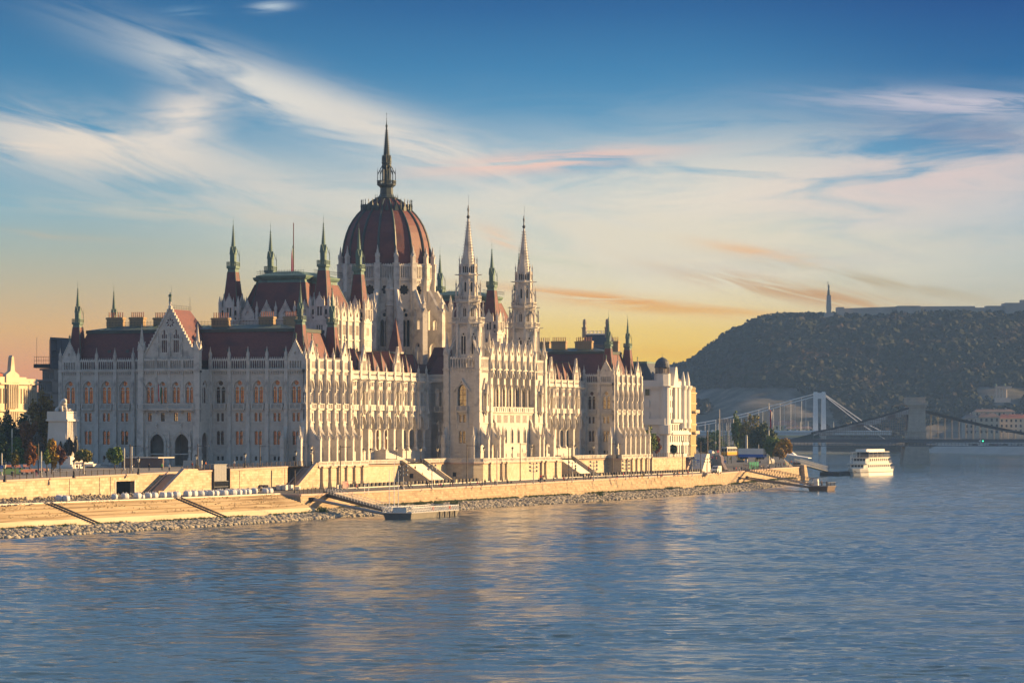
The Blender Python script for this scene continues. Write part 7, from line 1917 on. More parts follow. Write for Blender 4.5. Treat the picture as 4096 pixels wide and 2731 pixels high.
for(px,pt,pb,pw,u,key,lb)in((30,1662,1830,95,18,'dark','big dark tree before the left palace'),(92,1670,1840,80,22,'dark','second big dark tree nearer the monument'),(165,1580,1800,96,34,'ochre','tall ochre autumn tree before the grey block'),(120,1690,1850,90,10,'rust','brownish tree behind the rust tree, under the ochre one'),(190,1640,1800,60,40,'ochre','loose golden tree close behind the monument pylon'),(-10,1690,1850,70,12,'olive','olive tree at the far left edge')):
 tree_at('tree',lb,px,pt,pb,pw,u,key,10.6,n=2300,leaf=0.42,clumps=46)
for(px,pt,pb,pw,u,key,lb)in((2598,1714,1800,50,300,'lime','green tree squeezed between parliament and white house'),(2626,1748,1806,34,312,'rust','rust tree beside the white house'),(2610,1760,1812,44,306,'green','dark green tree in front of the rust one by the white house'),(2694,1778,1815,20,336,'dark','small dark tree before the white house front')):
 tree_at('tree',lb,px,pt,pb,pw,u,key,10.8,n=1300,leaf=0.36)
for(px,pt,pb,pw,u,key,lb,n)in((2950,1660,1790,46,620,'lime','tall slender poplar near the tram mast',1600),(3010,1668,1830,100,580,'olive','big olive tree with grey top by the quay',2600),(3052,1690,1830,96,545,'dark','large dark tree left of the tall flagpole',2600),(3090,1752,1840,70,500,'green','green tree right of the flagpole',1800),(3134,1756,1842,62,478,'gold','bright orange tree at the end of the quay',2000),(3118,1790,1848,56,470,'ochre','low brown tree under the orange one',1500),(2860,1725,1800,60,700,'green','round green tree behind the traffic',1400),(2820,1750,1815,70,680,'dark','dark bushy tree beside the ochre house',1400),(2975,1700,1800,60,640,'green','green tree between poplar and olive tree',1600),(2890,1770,1815,60,720,'dark','low dark tree behind the tram',1000)):
 tree_at('tree',lb,px,pt,pb,pw,u,key,9.0,n=n,leaf=0.5,clumps=44)
pts=[]
for _ in range(3500):
 px=random.uniform(-60,96);py=random.uniform(1884,1901);pts.append((*G(px,py,10.0),zp(-60)-0.15))
m=MB();q=[G(-60,1884,9.95),G(96,1884,9.95),G(80,1901,9.95),G(-60,1901,9.95)]
lw=[(a,b,zp(a)+0.05)for a,b in q];m.add(lw,[(0,1,2,3)]);tag(m.build('lawn',None,noisy('mown lawn',(0.06,0.14,0.012),(0.09,0.18,0.02),1.5,0.9),M=FRAME.copy()),'bright green lawn beside the monument',kind='stuff')
# boats, pontoons
def pontoon(name,label,uv,lu,lv,h,hull,rail,xrail=True,deck=None):
 t=thing(name,label,'pontoon',at(uv[0],uv[1],0))
 m=MB();m.loft([[(0.7,0.5,-0.5),(lu-0.7,0.5,-0.5),(lu-0.7,lv-0.5,-0.5),(0.7,lv-0.5,-0.5)],[(0,0,h),(lu,0,h),(lu,lv,h),(0,lv,h)]]);m.box(-0.1,-0.1,h-0.18,lu+0.1,lv+0.1,h+0.003);m.build('hull',t,hull)
 m=MB();z0,z1=h+0.1,h+1.25
 for(x0,y0,x1,y1)in((0,0,lu,0),(lu,0,lu,lv),(0,lv,lu,lv),(0,0,0,lv)):
  L=sqrt((x1-x0)**2+(y1-y0)**2);n=max(2,round(L/1.6));P=lambda i,zz:(x0+(x1-x0)*i/n,y0+(y1-y0)*i/n,zz)
  m.tube(P(0,z1),P(n,z1),0.07,n=4);m.tube(P(0,z0),P(n,z0),0.06,n=4)
  for i in range(n+1):m.tube(P(i,h),P(i,z1),0.06,n=4)
  if xrail:
   for i in range(n):m.tube(P(i,z0),P(i+1,z1),0.05,n=4);m.tube(P(i,z1),P(i+1,z0),0.05,n=4)
 m.build('railing',t,rail)
 return t
HUL=noisy('dark hull paint',(0.025,0.025,0.028),(0.05,0.048,0.046),0.8,0.5);HULG=noisy('grey hull',(0.16,0.15,0.13),(0.22,0.2,0.17),0.8,0.6)
pa_uv=G(1646,2076,0)
PA=pontoon('white_railed_pontoon','dark pontoon with crossed white railings and three bare masts',(pa_uv[0],pa_uv[1]),30.0,7.0,1.35,HULG,M_['white_paint'])
m=MB();m.box(0.1,1.2,1.5,0.3,4.6,2.6);m.build('name_board',PA,M_['white_paint'])
for i,(y,h,x)in enumerate(((5.6,9.6,0.5),(4.6,11.6,1.0),(3.4,9.6,0.5))):
 m=MB();m.tube((x,y,1.35),(x,y,1.35+h),0.1,0.06,6);m.build('mast',PA,M_['white_paint'])
for(x,y)in((19.0,0.15),(8.5,0.2)):
 m=MB();[m.tube((0.36*cos(a*0.6),0,0.36*sin(a*0.6)),(0.36*cos(a*0.6+0.6),0,0.36*sin(a*0.6+0.6)),0.09,n=5)for a in range(11)];m.build('lifebuoy',PA,simple('orange red',(0.6,0.08,0.03)),M=T((x+5,y-0.15,2.2)))
for i in range(4):m=MB();m.cbox(17+i*3.2,-0.25,-0.2,0.35,0.3,1.5);m.build('fender',PA,M_['iron'])
FLAGM={}
def flag(name,label,P0,h,w,cols,vertical=False,pole=None,group=None):
 pass
 t=thing(name,label,'flag',P0,group)
 if pole:m=MB();m.tube(pole[0],pole[1],pole[2],pole[2]*0.7,6);m.build('flagstaff',t,M_['iron'])
 m=MB();n=9;k=10
 vs=[(w*(i/n)*(1 if not vertical else 1)+0.05*w*sin(j*0.9),0.16*w*sin(i*1.7+j*0.25),-h*j/k-0.25*h*(i/n))for j in range(k+1)for i in range(n+1)]
 for j in range(k):
  for i in range(n):
   m.mi=min(2,i*3//n);m.add([vs[j*(n+1)+i],vs[j*(n+1)+i+1],vs[(j+1)*(n+1)+i+1],vs[(j+1)*(n+1)+i]],[(3,2,1,0)])
 m.build('cloth',t,*cols);return t
FR_,FW_,FG_=simple('flag red',(0.5,0.02,0.025),0.9),simple('flag white',(0.7,0.68,0.66),0.9),simple('flag green',(0.02,0.16,0.06),0.9)
FB_=simple('flag blue',(0.03,0.05,0.2),0.9)
flag('flag','limp red white and blue striped flag on the tallest pontoon mast',PA.matrix_local@T((1.1,4.5,12.6))@R(60),3.2,0.7,(FR_,FW_,FB_))
def gangway(name,label,a,b,w,h,col,truss=False,steps=12):
 t=thing(name,label,'gangway',Matrix());a=W(*a);b=W(*b);d=b-a;s=Vector((d.y,-d.x,0)).normalized()*w/2
 m=MB();A=[a-s,a+s,b+s,b-s]
 m.loft([[tuple(p-Vector((0,0,0.25 if not truss else 0.15)))for p in A],[tuple(p)for p in A]])
 if not truss:
  for q in(-1,1):
   m.loft([[tuple(a+s*q+Vector((0,0,-0.9))),tuple(b+s*q+Vector((0,0,-0.35))),tuple(b+s*q*1.08+Vector((0,0,-0.35))),tuple(a+s*q*1.08+Vector((0,0,-0.9)))],[tuple(a+s*q),tuple(b+s*q),tuple(b+s*q*1.08),tuple(a+s*q*1.08)]])
 m.build('deck',t,M_['iron']if not truss else col)
 m=MB();r=0.045
 for q in(-1,1):
  for zz in((h,h*0.55)if not truss else(h,0.0)):m.tube(a+s*q+Vector((0,0,zz)),b+s*q+Vector((0,0,zz)),r*(1.8 if truss else 1),n=4)
  for i in range(steps+1):
   p=a+(b-a)*i/steps+s*q;m.tube(p,p+Vector((0,0,h)),r,n=4)
   if truss and i<steps:m.tube(p,a+(b-a)*(i+1)/steps+s*q+Vector((0,0,h)),r,n=4)
 m.build('railing' if not truss else 'truss',t,col)
 m=MB();m.tube(a-s*1.3,a+s*1.3,0.45,n=8);m.build('hinge',t,M_['iron'])
 return t
def edge_pt(px,dz=0.15,dv=-0.2):
 u=GV(px,-22.5)
 for _ in range(6):u=GV(px,lerp_poly(EDGE,u)[0])
 v,z=lerp_poly(EDGE,u);return u,v+dv,z+dz
ga=edge_pt(1312)
gangway('gangway','long dark gangway with white handrails down to the white railed pontoon',ga,(pa_uv[0]+3,pa_uv[1]+5.2,1.5),1.9,1.15,M_['white_paint'],steps=22)
s=thing('mooring_strut','thick grey steel strut from quay corner to the white railed pontoon','strut',Matrix());e0=edge_pt(1240);m=MB();m.tube(W(e0[0],e0[1]-0.6,3.9),W(pa_uv[0]+0.4,pa_uv[1]+5.8,1.0),0.34,n=8);m.build('beam',s,M_['steel'])
m=MB();m.lathe([(0.8,-0.4),(0.8,0.6)],8,M=T(W(e0[0],e0[1]-0.4,3.8)));m.build('bearing',s,M_['iron'])
gate=thing('gangway_gate','small white gate frame standing on the gangway','gate',T(W(*edge_pt(1420,0.0,-3.0))+Vector((0,0,-0.55))))
m=MB();[m.tube((x,0,0),(x,0,2.5),0.06,n=4)for x in(-0.5,0.5)];m.tube((-0.5,0,2.5),(0.5,0,2.5),0.06,n=4);m.tube((-0.5,0,0.2),(0.5,0,1.2),0.04,n=4);m.build('frame',gate,M_['white_paint'])
pb_uv=G(3311,1963,0)
PB=pontoon('dark_pontoon','small dark landing pontoon with black bollards near the quay end',pb_uv,11.0,6.8,1.5,noisy('brown hull',(0.10,0.07,0.05),(0.16,0.11,0.08),0.8,0.6),M_['steel'],xrail=False)
for i in range(5):m=MB();m.lathe([(0.16,1.5),(0.16,2.9)],6,0,0.4+i*2.4,0.3);m.build('bollard',PB,M_['iron'])
m=MB();m.box(3,4.2,1.5,4.6,5.6,4.0);m.build('ticket_box',PB,M_['white_paint'])
g1=edge_pt(2984);gangway('truss_gangway','brown lattice gangway down to the small dark pontoon',g1,(pb_uv[0]+1,pb_uv[1]+4.2,1.7),2.0,2.1,simple('brown steel',(0.12,0.09,0.075),0.7),True,26)
for k,px in enumerate((2952,2982)):
 s=thing('mooring_strut',('lower' if k==0 else 'upper')+' dark strut from the quay wall to the small dark pontoon','strut',Matrix());e0=edge_pt(px);m=MB();m.tube(W(e0[0],e0[1]-0.6,3.3),W(pb_uv[0]+0.2,pb_uv[1]+5.9-k*1.2,1.1),0.26,n=8);m.build('beam',s,simple('dark strut',(0.08,0.06,0.05),0.6))
 m=MB();m.lathe([(0.6,-0.4),(0.6,0.6)],8,M=T(W(e0[0],e0[1]-0.4,3.2)));m.build('bearing',s,M_['iron'])
fu=G(3412,1903,0)
fe=thing('passenger_ship','white three deck passenger ship moored bow on beside the chain bridge','ship',at(fu[0],fu[1]+0.2,0,-6))
WS=noisy('ship white',(0.70,0.67,0.60),(0.78,0.75,0.69),0.4,0.45)
def hullring(z,k):return[(0+k,0,z),(3+k,-2.3,z),(8+k,-4.4,z),(40,-4.8,z),(42,-3.8,z),(42,3.8,z),(40,4.8,z),(8+k,4.4,z),(3+k,2.3,z)]
m=MB();m.loft([hullring(-0.4,2.0),hullring(1.4,0.7),[(x,y*1.06,3.3 if x<5 else 2.7)for x,y,z in hullring(2.7,-0.4)]]);m.build('hull',fe,WS)
m=MB();m.loft([hullring(1.38,0.62),[(x,y*1.02,z)for x,y,z in hullring(1.62,0.5)]]);m.build('rubbing_strake',fe,M_['iron'])
def deckhouse(name,x0,x1,yw,z0,z1,nwin,front=True):
 m=MB();m.loft([[(x0,-yw*0.7,z0),(x0+2.5,-yw,z0),(x1,-yw,z0),(x1,yw,z0),(x0+2.5,yw,z0),(x0,yw*0.7,z0)],[(x0+0.3,-yw*0.7,z1),(x0+2.7,-yw,z1),(x1,-yw,z1),(x1,yw,z1),(x0+2.7,yw,z1),(x0+0.3,yw*0.7,z1)]])
 m.box(x0-0.6,-yw-0.5,z1,x1+0.6,yw+0.5,z1+0.18);d=m.build(name,fe,WS)
 for s_ in(-1,1):
  for i in range(nwin):
   x=x0+3.4+(x1-x0-4.2)*i/(nwin-1);m=MB();m.box(x-0.75,s_*yw-0.03 if s_>0 else-yw-0.05,z0+(z1-z0)*0.4,x+0.75,s_*yw+0.05 if s_>0 else-yw+0.03,z1-0.4);m.build('window',d,M_['dark_glass'])
 if front:
  for i in range(4):m=MB();y=-yw*0.7+yw*1.4*(i+0.5)/4;m.box(x0-0.02+0.1,y-0.55,z0+(z1-z0)*0.45,x0+0.35,y+0.55,z1-0.4);m.build('window',d,M_['dark_glass'])
 return d
deckhouse('main_cabin',6,39,4.2,2.7,5.2,12);deckhouse('upper_cabin',9,37,3.9,5.38,7.9,10)
m=MB()
for x in(10.5,16,22,28,34.5):
 for y in(-3.9,3.9):m.tube((x,y,8.0),(x,y,10.4),0.09,n=5)
m.box(9.5,-4.4,10.4,36.5,4.4,10.62);m.box(11,-2.6,10.62,35,2.6,11.7);m.build('canopy',fe,WS)
m=MB();m.box(14,-2.8,8.08,33,2.8,10.39);m.build('bar_cabin',fe,M_['dark_glass'])
m=MB()
for zz,yw,x0,x1 in((3.4,4.95,8,41),(6.3,4.7,9,38),(8.9,4.4,9.5,36.5)):
 for y in(-yw,yw):
  for q in(0,0.45,0.9):m.tube((x0,y,zz-0.5+q),(x1,y,zz-0.5+q),0.035,n=4)
  for i in range(16):m.tube((x0+(x1-x0)*i/15,y,zz-0.6),(x0+(x1-x0)*i/15,y,zz+0.4),0.035,n=4)
 for q in(0,0.45,0.9):m.tube((x0,-yw,zz-0.5+q),(x0,yw,zz-0.5+q),0.035,n=4)
m.build('railing',fe,WS)
m=MB();m.tube((9.5,0,8),(9.5,0,11.2),0.1,n=5);m.lathe([(0.4,8.1),(0.35,9.4)],8,0,30,-2);m.tube((6,3,5.3),(6,3,9.0),0.16,n=6);m.build('mast',fe,WS)
m=MB();m.tube((0.5,-0.5,2.4),(1.2,-1.4,1.7),0.12,n=4);m.tube((0.6,-1.4,1.8),(1.6,-1.2,1.8),0.1,n=4);m.build('anchor',fe,M_['iron'])
lsu=G(3330,1903,0);ls=thing('landing_stage','dark floating landing stage between gangway and passenger ship','pontoon',at(lsu[0]+1,lsu[1],0))
m=MB();m.box(0,-2.5,-0.4,26,6.0,1.7);m.build('hull',ls,HUL);m=MB();m.box(2,-1.5,1.7,24,5.0,2.0);m.tube((1,5,1.7),(1,5,6),0.08,n=4);m.tube((12,5,1.7),(12,5,7),0.08,n=4);m.build('deck',ls,M_['steel'])
gangway('truss_gangway','long grey truss gangway from the quay end to the landing stage',(560,GU(3188,560),6.2),(lsu[0]+4,lsu[1]+4,2.0),2.4,2.0,M_['steel'],True,30)
tn=thing('market_tent','white and blue tent top at the end of the quay','tent',at(*G(3165,1842,6.0),6.0));m=MB();m.lathe([(3.2,2.3),(3.2,2.6),(0.1,4.4)],4,pi/4);m.build('roof',tn,M_['white_paint']);m=MB();[m.tube((x,y,0),(x,y,2.4),0.06,n=4)for x in(-2,2)for y in(-2,2)];m.build('frame',tn,M_['steel'])
tn=thing('awning_roof','long white slanting awning roof behind the tent at the quay end','awning',at(*G(3180,1838,7.0),7.0));m=MB();m.loft([[(0,-6,0.6),(6,-6,0.6),(6,-6,0.9),(0,-6,0.9)],[(0,4,2.2),(6,4,2.2),(6,4,2.5),(0,4,2.5)]]);m.build('roof',tn,M_['white_paint']);m=MB();[m.tube((x,y,-1.5),(x,y,1),0.06,n=4)for x in(1,5)for y in(-5,3)];m.build('frame',tn,M_['steel'])
# flags on the parliament
A=CF@T((cx[1]-0.6,-1.3,27.0))
flag('flag','red white and green flag hanging over the balcony below the great gable',FRAME@A@T((0.3,-0.9,4.7)),4.2,1.1,(FR_,FW_,FG_),pole=((2.1,0.9,-4.4),(0,0,0.4),0.06))
f2=thing('flagstaff','bare slanting flagstaff over the balcony left of the flag','flagpole',FRAME@CF@T((cx[0]-0.6,-2.2,31.6)));m=MB();m.tube((2.1,0.9,-4.4),(0,0,0.4),0.06,n=5);m.build('staff',f2,M_['iron'])
ur,vr=77.0,GU(1174,77.0)
t=thing('roof_flagpole','tall red brown flagpole on the big hipped roof','flagpole',at(ur,vr,62));zt_=px_h(892,W(ur,vr).y)-62;m=MB();m.tube((0,0,0),(0,0,zt_),0.17,0.12,6);m.build('pole',t,simple('red brown pole',(0.16,0.06,0.045)))
flag('flag','striped flag hanging limp from the tall roof flagpole',at(ur,vr,62+zt_-5.5,160),12.5,0.9,(FG_,FW_,FR_))
# lamps, poles, masts, signs
DK=simple('dark brown pole',(0.055,0.042,0.035),0.55,0.2);LT=noisy('light grey pole',(0.40,0.38,0.34),(0.46,0.44,0.40),2.0,0.5)
LAMPG=simple('frosted lamp glass',(0.62,0.58,0.48),0.3)
def ground_at(px,py,up):
 z=10.2 if up=='p' else(11.05 if up=='t' else 5.5)
 for _ in range(5):
  u,v=G(px,py,z)
  z=zp(u)if up=='p' else(11.05 if up=='t' else zq(u,v))
 return u,v,z
def street_lamp(px,pb,pt,up,label,arm=0,group='tall slim street lamps',mat=None,rot=90):
 u,v,z=ground_at(px,pb,up);h=px_h(pt,W(u,v).y)-z
 t=thing('street_lamp',label,'lamp',at(u,v,z),group);m=MB();r=0.15
 m.tube((0,0,0),(0,0,h),r,r*0.8,8);m.lathe([(r*2,0),(r*1.8,0.3),(r,0.4)],8)
 m.build('pole',t,mat or DK)
 if arm:
  m=MB();m.tube((0,0,h-0.4),(0.5*arm,-1.5*arm,h-0.4),0.07,n=5);m.build('arm',t,mat or DK);m=MB();m.box(-0.45,-0.16,-0.1,0.45,0.16,0.06,T((0.7*arm,-2.1*arm,h-0.4))@R(-72));m.build('lamp_head',t,M_['steel'])
 else:
  m=MB();m.lathe([(r*0.95,h),(r*0.95,h+0.02)],8);m.tube((0,0,h-2.2),(0,0,h-0.2),r*1.08,n=8);m.build('lamp_head',t,LAMPG if mat is LT else DK)
 return t
def lantern(px,pb,pt,up,label,base=None):
 if base:u,v,z=base;
 else:u,v,z=ground_at(px,pb,up)
 h=px_h(pt,W(u,v).y)-z
 t=thing('lantern',label,'lamp',at(u,v,z),'old fashioned lanterns');m=MB()
 m.lathe([(0.42,0),(0.36,0.5),(0.2,0.65),(0.26,1.1),(0.1,1.35),(0.08,h-1.5),(0.14,h-1.4),(0.06,h-1.2)],8);m.build('pole',t,M_['iron'])
 m=MB();m.lathe([(0.16,h-1.2),(0.34,h-0.45)],6);m.build('lamp_glass',t,LAMPG)
 m=MB();m.lathe([(0.42,h-0.45),(0.3,h-0.22),(0.12,h-0.1),(0.1,h)],6);m.build('lamp_cap',t,M_['iron'])
for(px,pb,pt,up,arm,lb)in((153,1977,1772,'q',0,'dark pole with a hanging signal box before the left retaining wall'),(520,1977,1776,'q',1,'tall lamp with one short arm beside the garage mouth'),(491,1966,1878,'q',0,'short dark post before the garage mouth'),(679,1963,1862,'q',0,'dark post with a pale lamp head before the middle stair'),(706,1968,1888,'q',0,'short dark post on the middle stair block'),(791,1965,1776,'q',1,'tall lamp with an arm left of the lift slot'),(1040,1957,1778,'q',1,'tall lamp with spotlights and road signs on its pole'),(951,1958,1877,'q',0,'short dark post just right of the lift slot'),(1086,1971,1880,'q',0,'short dark post before the wall right of the signs'),(1179,1970,1879,'q',0,'short dark post at the foot of the near stair'),(1362,1950,1780,'q',1,'tall lamp before the piers of the near corner block'),(1626,1925,1779,'q',1,'tall lamp left of the near grand stair'),(1868,1932,1776,'q',1,'tall lamp before the round bastion of the centre'),(2081,1923,1771,'q',1,'tall lamp before the middle of the long terrace'),(2274,1908,1773,'q',1,'tall lamp at the far grand stair'),(2452,1900,1770,'q',1,'tall lamp at the bastion of the far corner block'),(2607,1899,1778,'q',0,'dark pole just past the far corner block'),(2730,1895,1761,'q',1,'tall lamp before the far shaded stair'),(2803,1890,1765,'q',1,'tall lamp with a signal near the sloping road')):
 street_lamp(px,pb,pt,up,lb,arm)
for(px,pb,pt,up,lb)in((165,1906,1805,'p','light pole left of the golden tree'),(335,1895,1798,'p','pole standing before the round clipped tree'),(497,1882,1791,'p','light pole right of the bright round tree'),(474,1874,1780,'p','light pole behind the bright round tree'),(527,1884,1784,'p','light pole close to the armed lamp by the garage'),(7,1900,1812,'p','light pole with a blue sign at the left edge'),(1988,1940,1800,'q','pale pole before the left bastion of the centre'),(2594,1913,1776,'q','pale lamp post right of the far corner piers'),(48,1876,1714,'p','tall pale pole among the dark left trees')):
 street_lamp(px,pb,pt,up,lb,0,'pale slim poles',LT)
for(px,pb,pt,up,lb)in((19,1925,1849,'p','lantern at the left edge by the railing'),(296,1910,1837,'p','lantern by the railing left of the monument steps'),(554,1897,1826,'p','lantern above the garage mouth'),(785,1882,1816,'p','lantern left of the lift slot'),(980,1876,1810,'p','lantern right of the lift slot'),(1183,1865,1801,'p','lantern beside the near corner stair')):lantern(px,pb,pt,up,lb)
for(px,v,pt,lb)in((1247,-2.6,1794,'lantern in the first arch of the near corner piers'),(1355,-2.6,1792,'lantern among the near corner piers'),(1453,1.8,1792,'lantern on the terrace before the first arcade bays'),(1483,1.8,1791,'lantern at the left foot of the arcade stairs'),(1586,1.8,1788,'lantern at the right foot of the arcade stairs'),(1683,1.8,1788,'lantern on the right parapet of the near grand stair'),(1750,1.8,1788,'lantern before the shaded recess left of the tower'),(1936,-7.4,1786,'lantern in the tower pier arch'),(2050,-7.4,1786,'lantern left on the long terrace before the white wall'),(2127,-7.4,1783,'lantern right on the long terrace before the white wall'),(2229,1.8,1783,'lantern at the left foot of the far arcade stair'),(2300,1.8,1779,'lantern at the right foot of the far arcade stair'),(2374,1.8,1779,'lantern before the shaded face of the far corner block'),(2468,-2.6,1779,'lantern in the first arch of the far corner piers')):
 lantern(px,0,pt,'t',lb,base=(GV(px,v),v,11.05))
def flood_mast(px,pb,pt,n,label):
 u,v,z=ground_at(px,pb,'q');h=px_h(pt,W(u,v).y)-z
 t=thing('floodlight_mast',label,'floodlight mast',at(u,v,z),'floodlight masts on the quay');m=MB();m.tube((0,0,0),(0,0,h),0.16,0.12,8);m.lathe([(0.35,0),(0.3,0.25)],8);m.build('pole',t,LT)
 for i in range(n):
  for s_ in(-1,1):m=MB();m.tube((0,0,h-0.35-i*1.05),(0.3*s_,-0.85*s_,h-0.35-i*1.05),0.05,n=4);m.box(-0.24,-0.22,-0.2,0.24,0.22,0.2,T((0.4*s_,-0.85*s_,h-0.1-i*1.05))@R(25,'Y'));m.build('floodlight',t,M_['steel'])
for(px,pb,pt,n,lb)in((1613,1955,1862,3,'floodlight mast left of the near grand stair'),(1728,1952,1858,2,'floodlight mast before the steps of the near grand stair'),(2134,1933,1850,3,'floodlight mast before the long terrace wall'),(2289,1928,1846,3,'floodlight mast left of the far grand stair'),(2375,1923,1845,3,'floodlight mast right of the far grand stair'),(2504,1918,1842,3,'floodlight mast before the far corner piers'),(2769,1904,1831,3,'floodlight mast before the white stair block'),(2829,1900,1831,2,'floodlight mast beside the white van')):flood_mast(px,pb,pt,n,lb)
BLU=simple('sign blue',(0.03,0.12,0.45),0.5);SRED=simple('sign red',(0.5,0.04,0.03),0.5);SGRN=simple('sign green',(0.10,0.42,0.10),0.5);SWH=simple('sign white',(0.7,0.7,0.68),0.5)
def disc(m,r,y,n=18,z=0):m.lathe([(r,0),(r,0.05)],n,M=T((0,y,z))@R(90,'X'))
def post_sign(px,pb,pt,up,kind,label,x2=0):
 u,v,z=ground_at(px,pb,up);h=px_h(pt,W(u,v).y)-z;t=thing('road_sign',label,'sign',at(u,v,z,-70));m=MB();m.tube((0,0,0),(0,0,h),0.05,n=6);m.build('post',t,M_['steel']);m=MB()
 if kind=='cross':
  m.box(-0.42,-0.1,h-0.85,0.42,-0.04,h);b=m.build('panel',t,BLU);m=MB();m.add([(-0.3,-0.11,h-0.7),(0.3,-0.11,h-0.7),(0,-0.11,h-0.15)],[(0,1,2)]);w=m.build('triangle',b,SWH);m=MB();m.tube((0,-0.12,h-0.35),(0.02,-0.12,h-0.5),0.035,n=4);m.tube((0.02,-0.12,h-0.5),(-0.1,-0.12,h-0.66),0.03,n=4);m.tube((0.02,-0.12,h-0.5),(0.1,-0.12,h-0.66),0.03,n=4);m.build('walking_figure',b,M_['iron'])
 elif kind=='wheel':
  m.box(-0.4,-0.1,h-0.85,0.4,-0.04,h);b=m.build('panel',t,BLU);m=MB();m.ring(arc(0.36,h-0.6,0.6,6,'r'),arc(0.46,h-0.6,0.6,6,'r'),-0.13,-0.105,T((0,0,2*h-1.2))@S(1,1,-1));m.tube((-0.05,-0.12,h-0.2),(-0.05,-0.12,h-0.5),0.04,n=4);m.tube((-0.05,-0.12,h-0.5),(0.2,-0.12,h-0.5),0.04,n=4);m.build('wheelchair_symbol',b,SWH)
  m=MB();m.box(-0.4,-0.1,h-1.35,0.4,-0.04,h-0.95);m.build('lower_panel',t,SWH)
 elif kind=='round2':
  for q,num in((0,1),(0.85,0)):
   m=MB();disc(m,0.42,-0.04,z=h-0.42-q);b=m.build('red_ring',t,SRED);m=MB();disc(m,0.3,-0.07,z=h-0.42-q);c=m.build('white_disc',b,SWH);m=MB();m.box(-0.2,-0.15,h-0.48-q,0.2,-0.125,h-0.38-q)if not num else(m.box(-0.17,-0.15,h-0.6,-0.12,-0.125,h-0.25),m.box(-0.05,-0.15,h-0.6,0.17,-0.125,h-0.55));m.build('mark',b,M_['iron'])
 elif kind=='yellow':m.box(-0.55,-0.1,h-1.1,0.55,-0.04,h);b=m.build('panel',t,simple('sign lime',(0.45,0.6,0.05)));m=MB();m.box(-0.4,-0.13,h-0.95,0.4,-0.105,h-0.15);c=m.build('blue_field',b,BLU);m=MB();m.add([(-0.28,-0.14,h-0.85),(0.28,-0.14,h-0.85),(0,-0.14,h-0.3)],[(0,1,2)]);m.build('triangle',b,SWH)
 elif kind=='dark':m.box(-0.5,-0.1,h-1.2,0.5,0.0,h);m.build('panel',t,M_['iron'])
 return t
post_sign(2792,1892,1838,'q','cross','blue pedestrian crossing sign left of the sloping road');post_sign(2900,1888,1841,'q','cross','blue pedestrian crossing sign before the curved wall')
post_sign(5,1902,1860,'p','wheel','blue wheelchair sign at the left edge');post_sign(1039.5,1957.5,1870,'q','round2','two round red ringed road signs one above the other')
post_sign(564,1966,1904,'q','round2','two small red ringed signs beside the garage mouth')
for px,pb,pt,lb in((3014,1858,1815,'lime framed crossing sign by the diggers'),(3075,1860,1818,'lime framed crossing sign on the tall flagpole')):post_sign(px,pb,pt,'q','yellow',lb)
post_sign(1646,1945,1893,'q','dark','dark grey board on a post left of the grand stair');post_sign(1818,1938,1888,'q','dark','dark grey board on a post right of the grand stair')
u,v,z=ground_at(3075,1862,'q');t=thing('tall_flagpole','very tall two toned flagpole before the orange trees','flagpole',at(u,v,z));h=px_h(1612,W(u,v).y)-z;m=MB();m.tube((0,0,0),(0,0,h*0.46),0.4,0.36,8);m.build('lower_pole',t,simple('yellowish white',(0.6,0.56,0.45)));m=MB();m.tube((0,0,h*0.46),(0,0,h),0.3,0.18,8);m.build('upper_pole',t,LT)
flag('flag','pale flag hanging from the very tall flagpole',at(u,v,z+h-2,-60),7.0,1.6,(FW_,FR_,FW_))
for i,(px,pt,pb,r,lb)in enumerate(((2829,1725,1829,0.35,'thick dark pole at the street corner'),(2861,1711,1830,0.17,'green tram mast with a box near the corner'),(2878,1640,1742,0.2,'pale mast with a ball top above the trees'),(2896,1722,1824,0.15,'thin green mast left of the tram'),(2910,1724,1832,0.15,'thin green mast right of the tram'),(2925,1756,1840,0.13,'thin green pole before the truck'),(2874,1742,1846,0.1,'slim dark lamp pole above the road ramp'),(2986,1743,1815,0.55,'thick pale concrete pillar by the diggers'),(3034,1780,1818,0.2,'short grey post by the flagpole'))):
 u=420+i*14;v=GU(px,u);z=10.0;h=px_h(pt,W(u,v).y)-z;t=thing('tram_mast',lb,'mast',at(u,v,z));m=MB();m.tube((0,0,-3),(0,0,h),r,r*0.8,7);m.lathe([(r*1.6,0),(r,0.6)],7);m.build('pole',t,(DK,simple('mast green',(0.06,0.12,0.085)),LT)[(0,1,2,1,1,1,0,2,2)[i]]);m=MB();m.box(-0.3,-0.3,h*0.45,0.3,0.3,h*0.45+0.9)if i in(1,)else m.lathe([(r*1.1,h),(r*0.6,h+0.4)],7);m.build('cap',t,M_['steel'])
u=520;v=GU(2899,u);z=9.5;zt_=px_h(1675,W(u,v).y);t=thing('lattice_mast','lattice tower with a row of lamps on top behind the trees','mast',at(u,v,z));h=zt_-z;m=MB()
for(x,y)in((-1.6,-1.6),(1.6,-1.6),(1.6,1.6),(-1.6,1.6)):m.tube((x,y,0),(x*0.8,y*0.8,h-1.5),0.12,n=4)
for k in range(14):
 z0,z1=(h-1.5)*k/14,(h-1.5)*(k+1)/14
 for(a,b)in(((-1.5,-1.5),(1.5,-1.5)),((1.5,-1.5),(1.5,1.5)),((-1.5,1.5),(-1.5,-1.5))):m.tube((*a,z0),(*b,z1),0.07,n=4)
m.build('lattice',t,M_['steel']);m=MB();[m.box(0.2,-3.6+i*1.25,h-1.6,0.9,-2.6+i*1.25,h)for i in range(6)];m.build('lamp_row',t,M_['steel'])
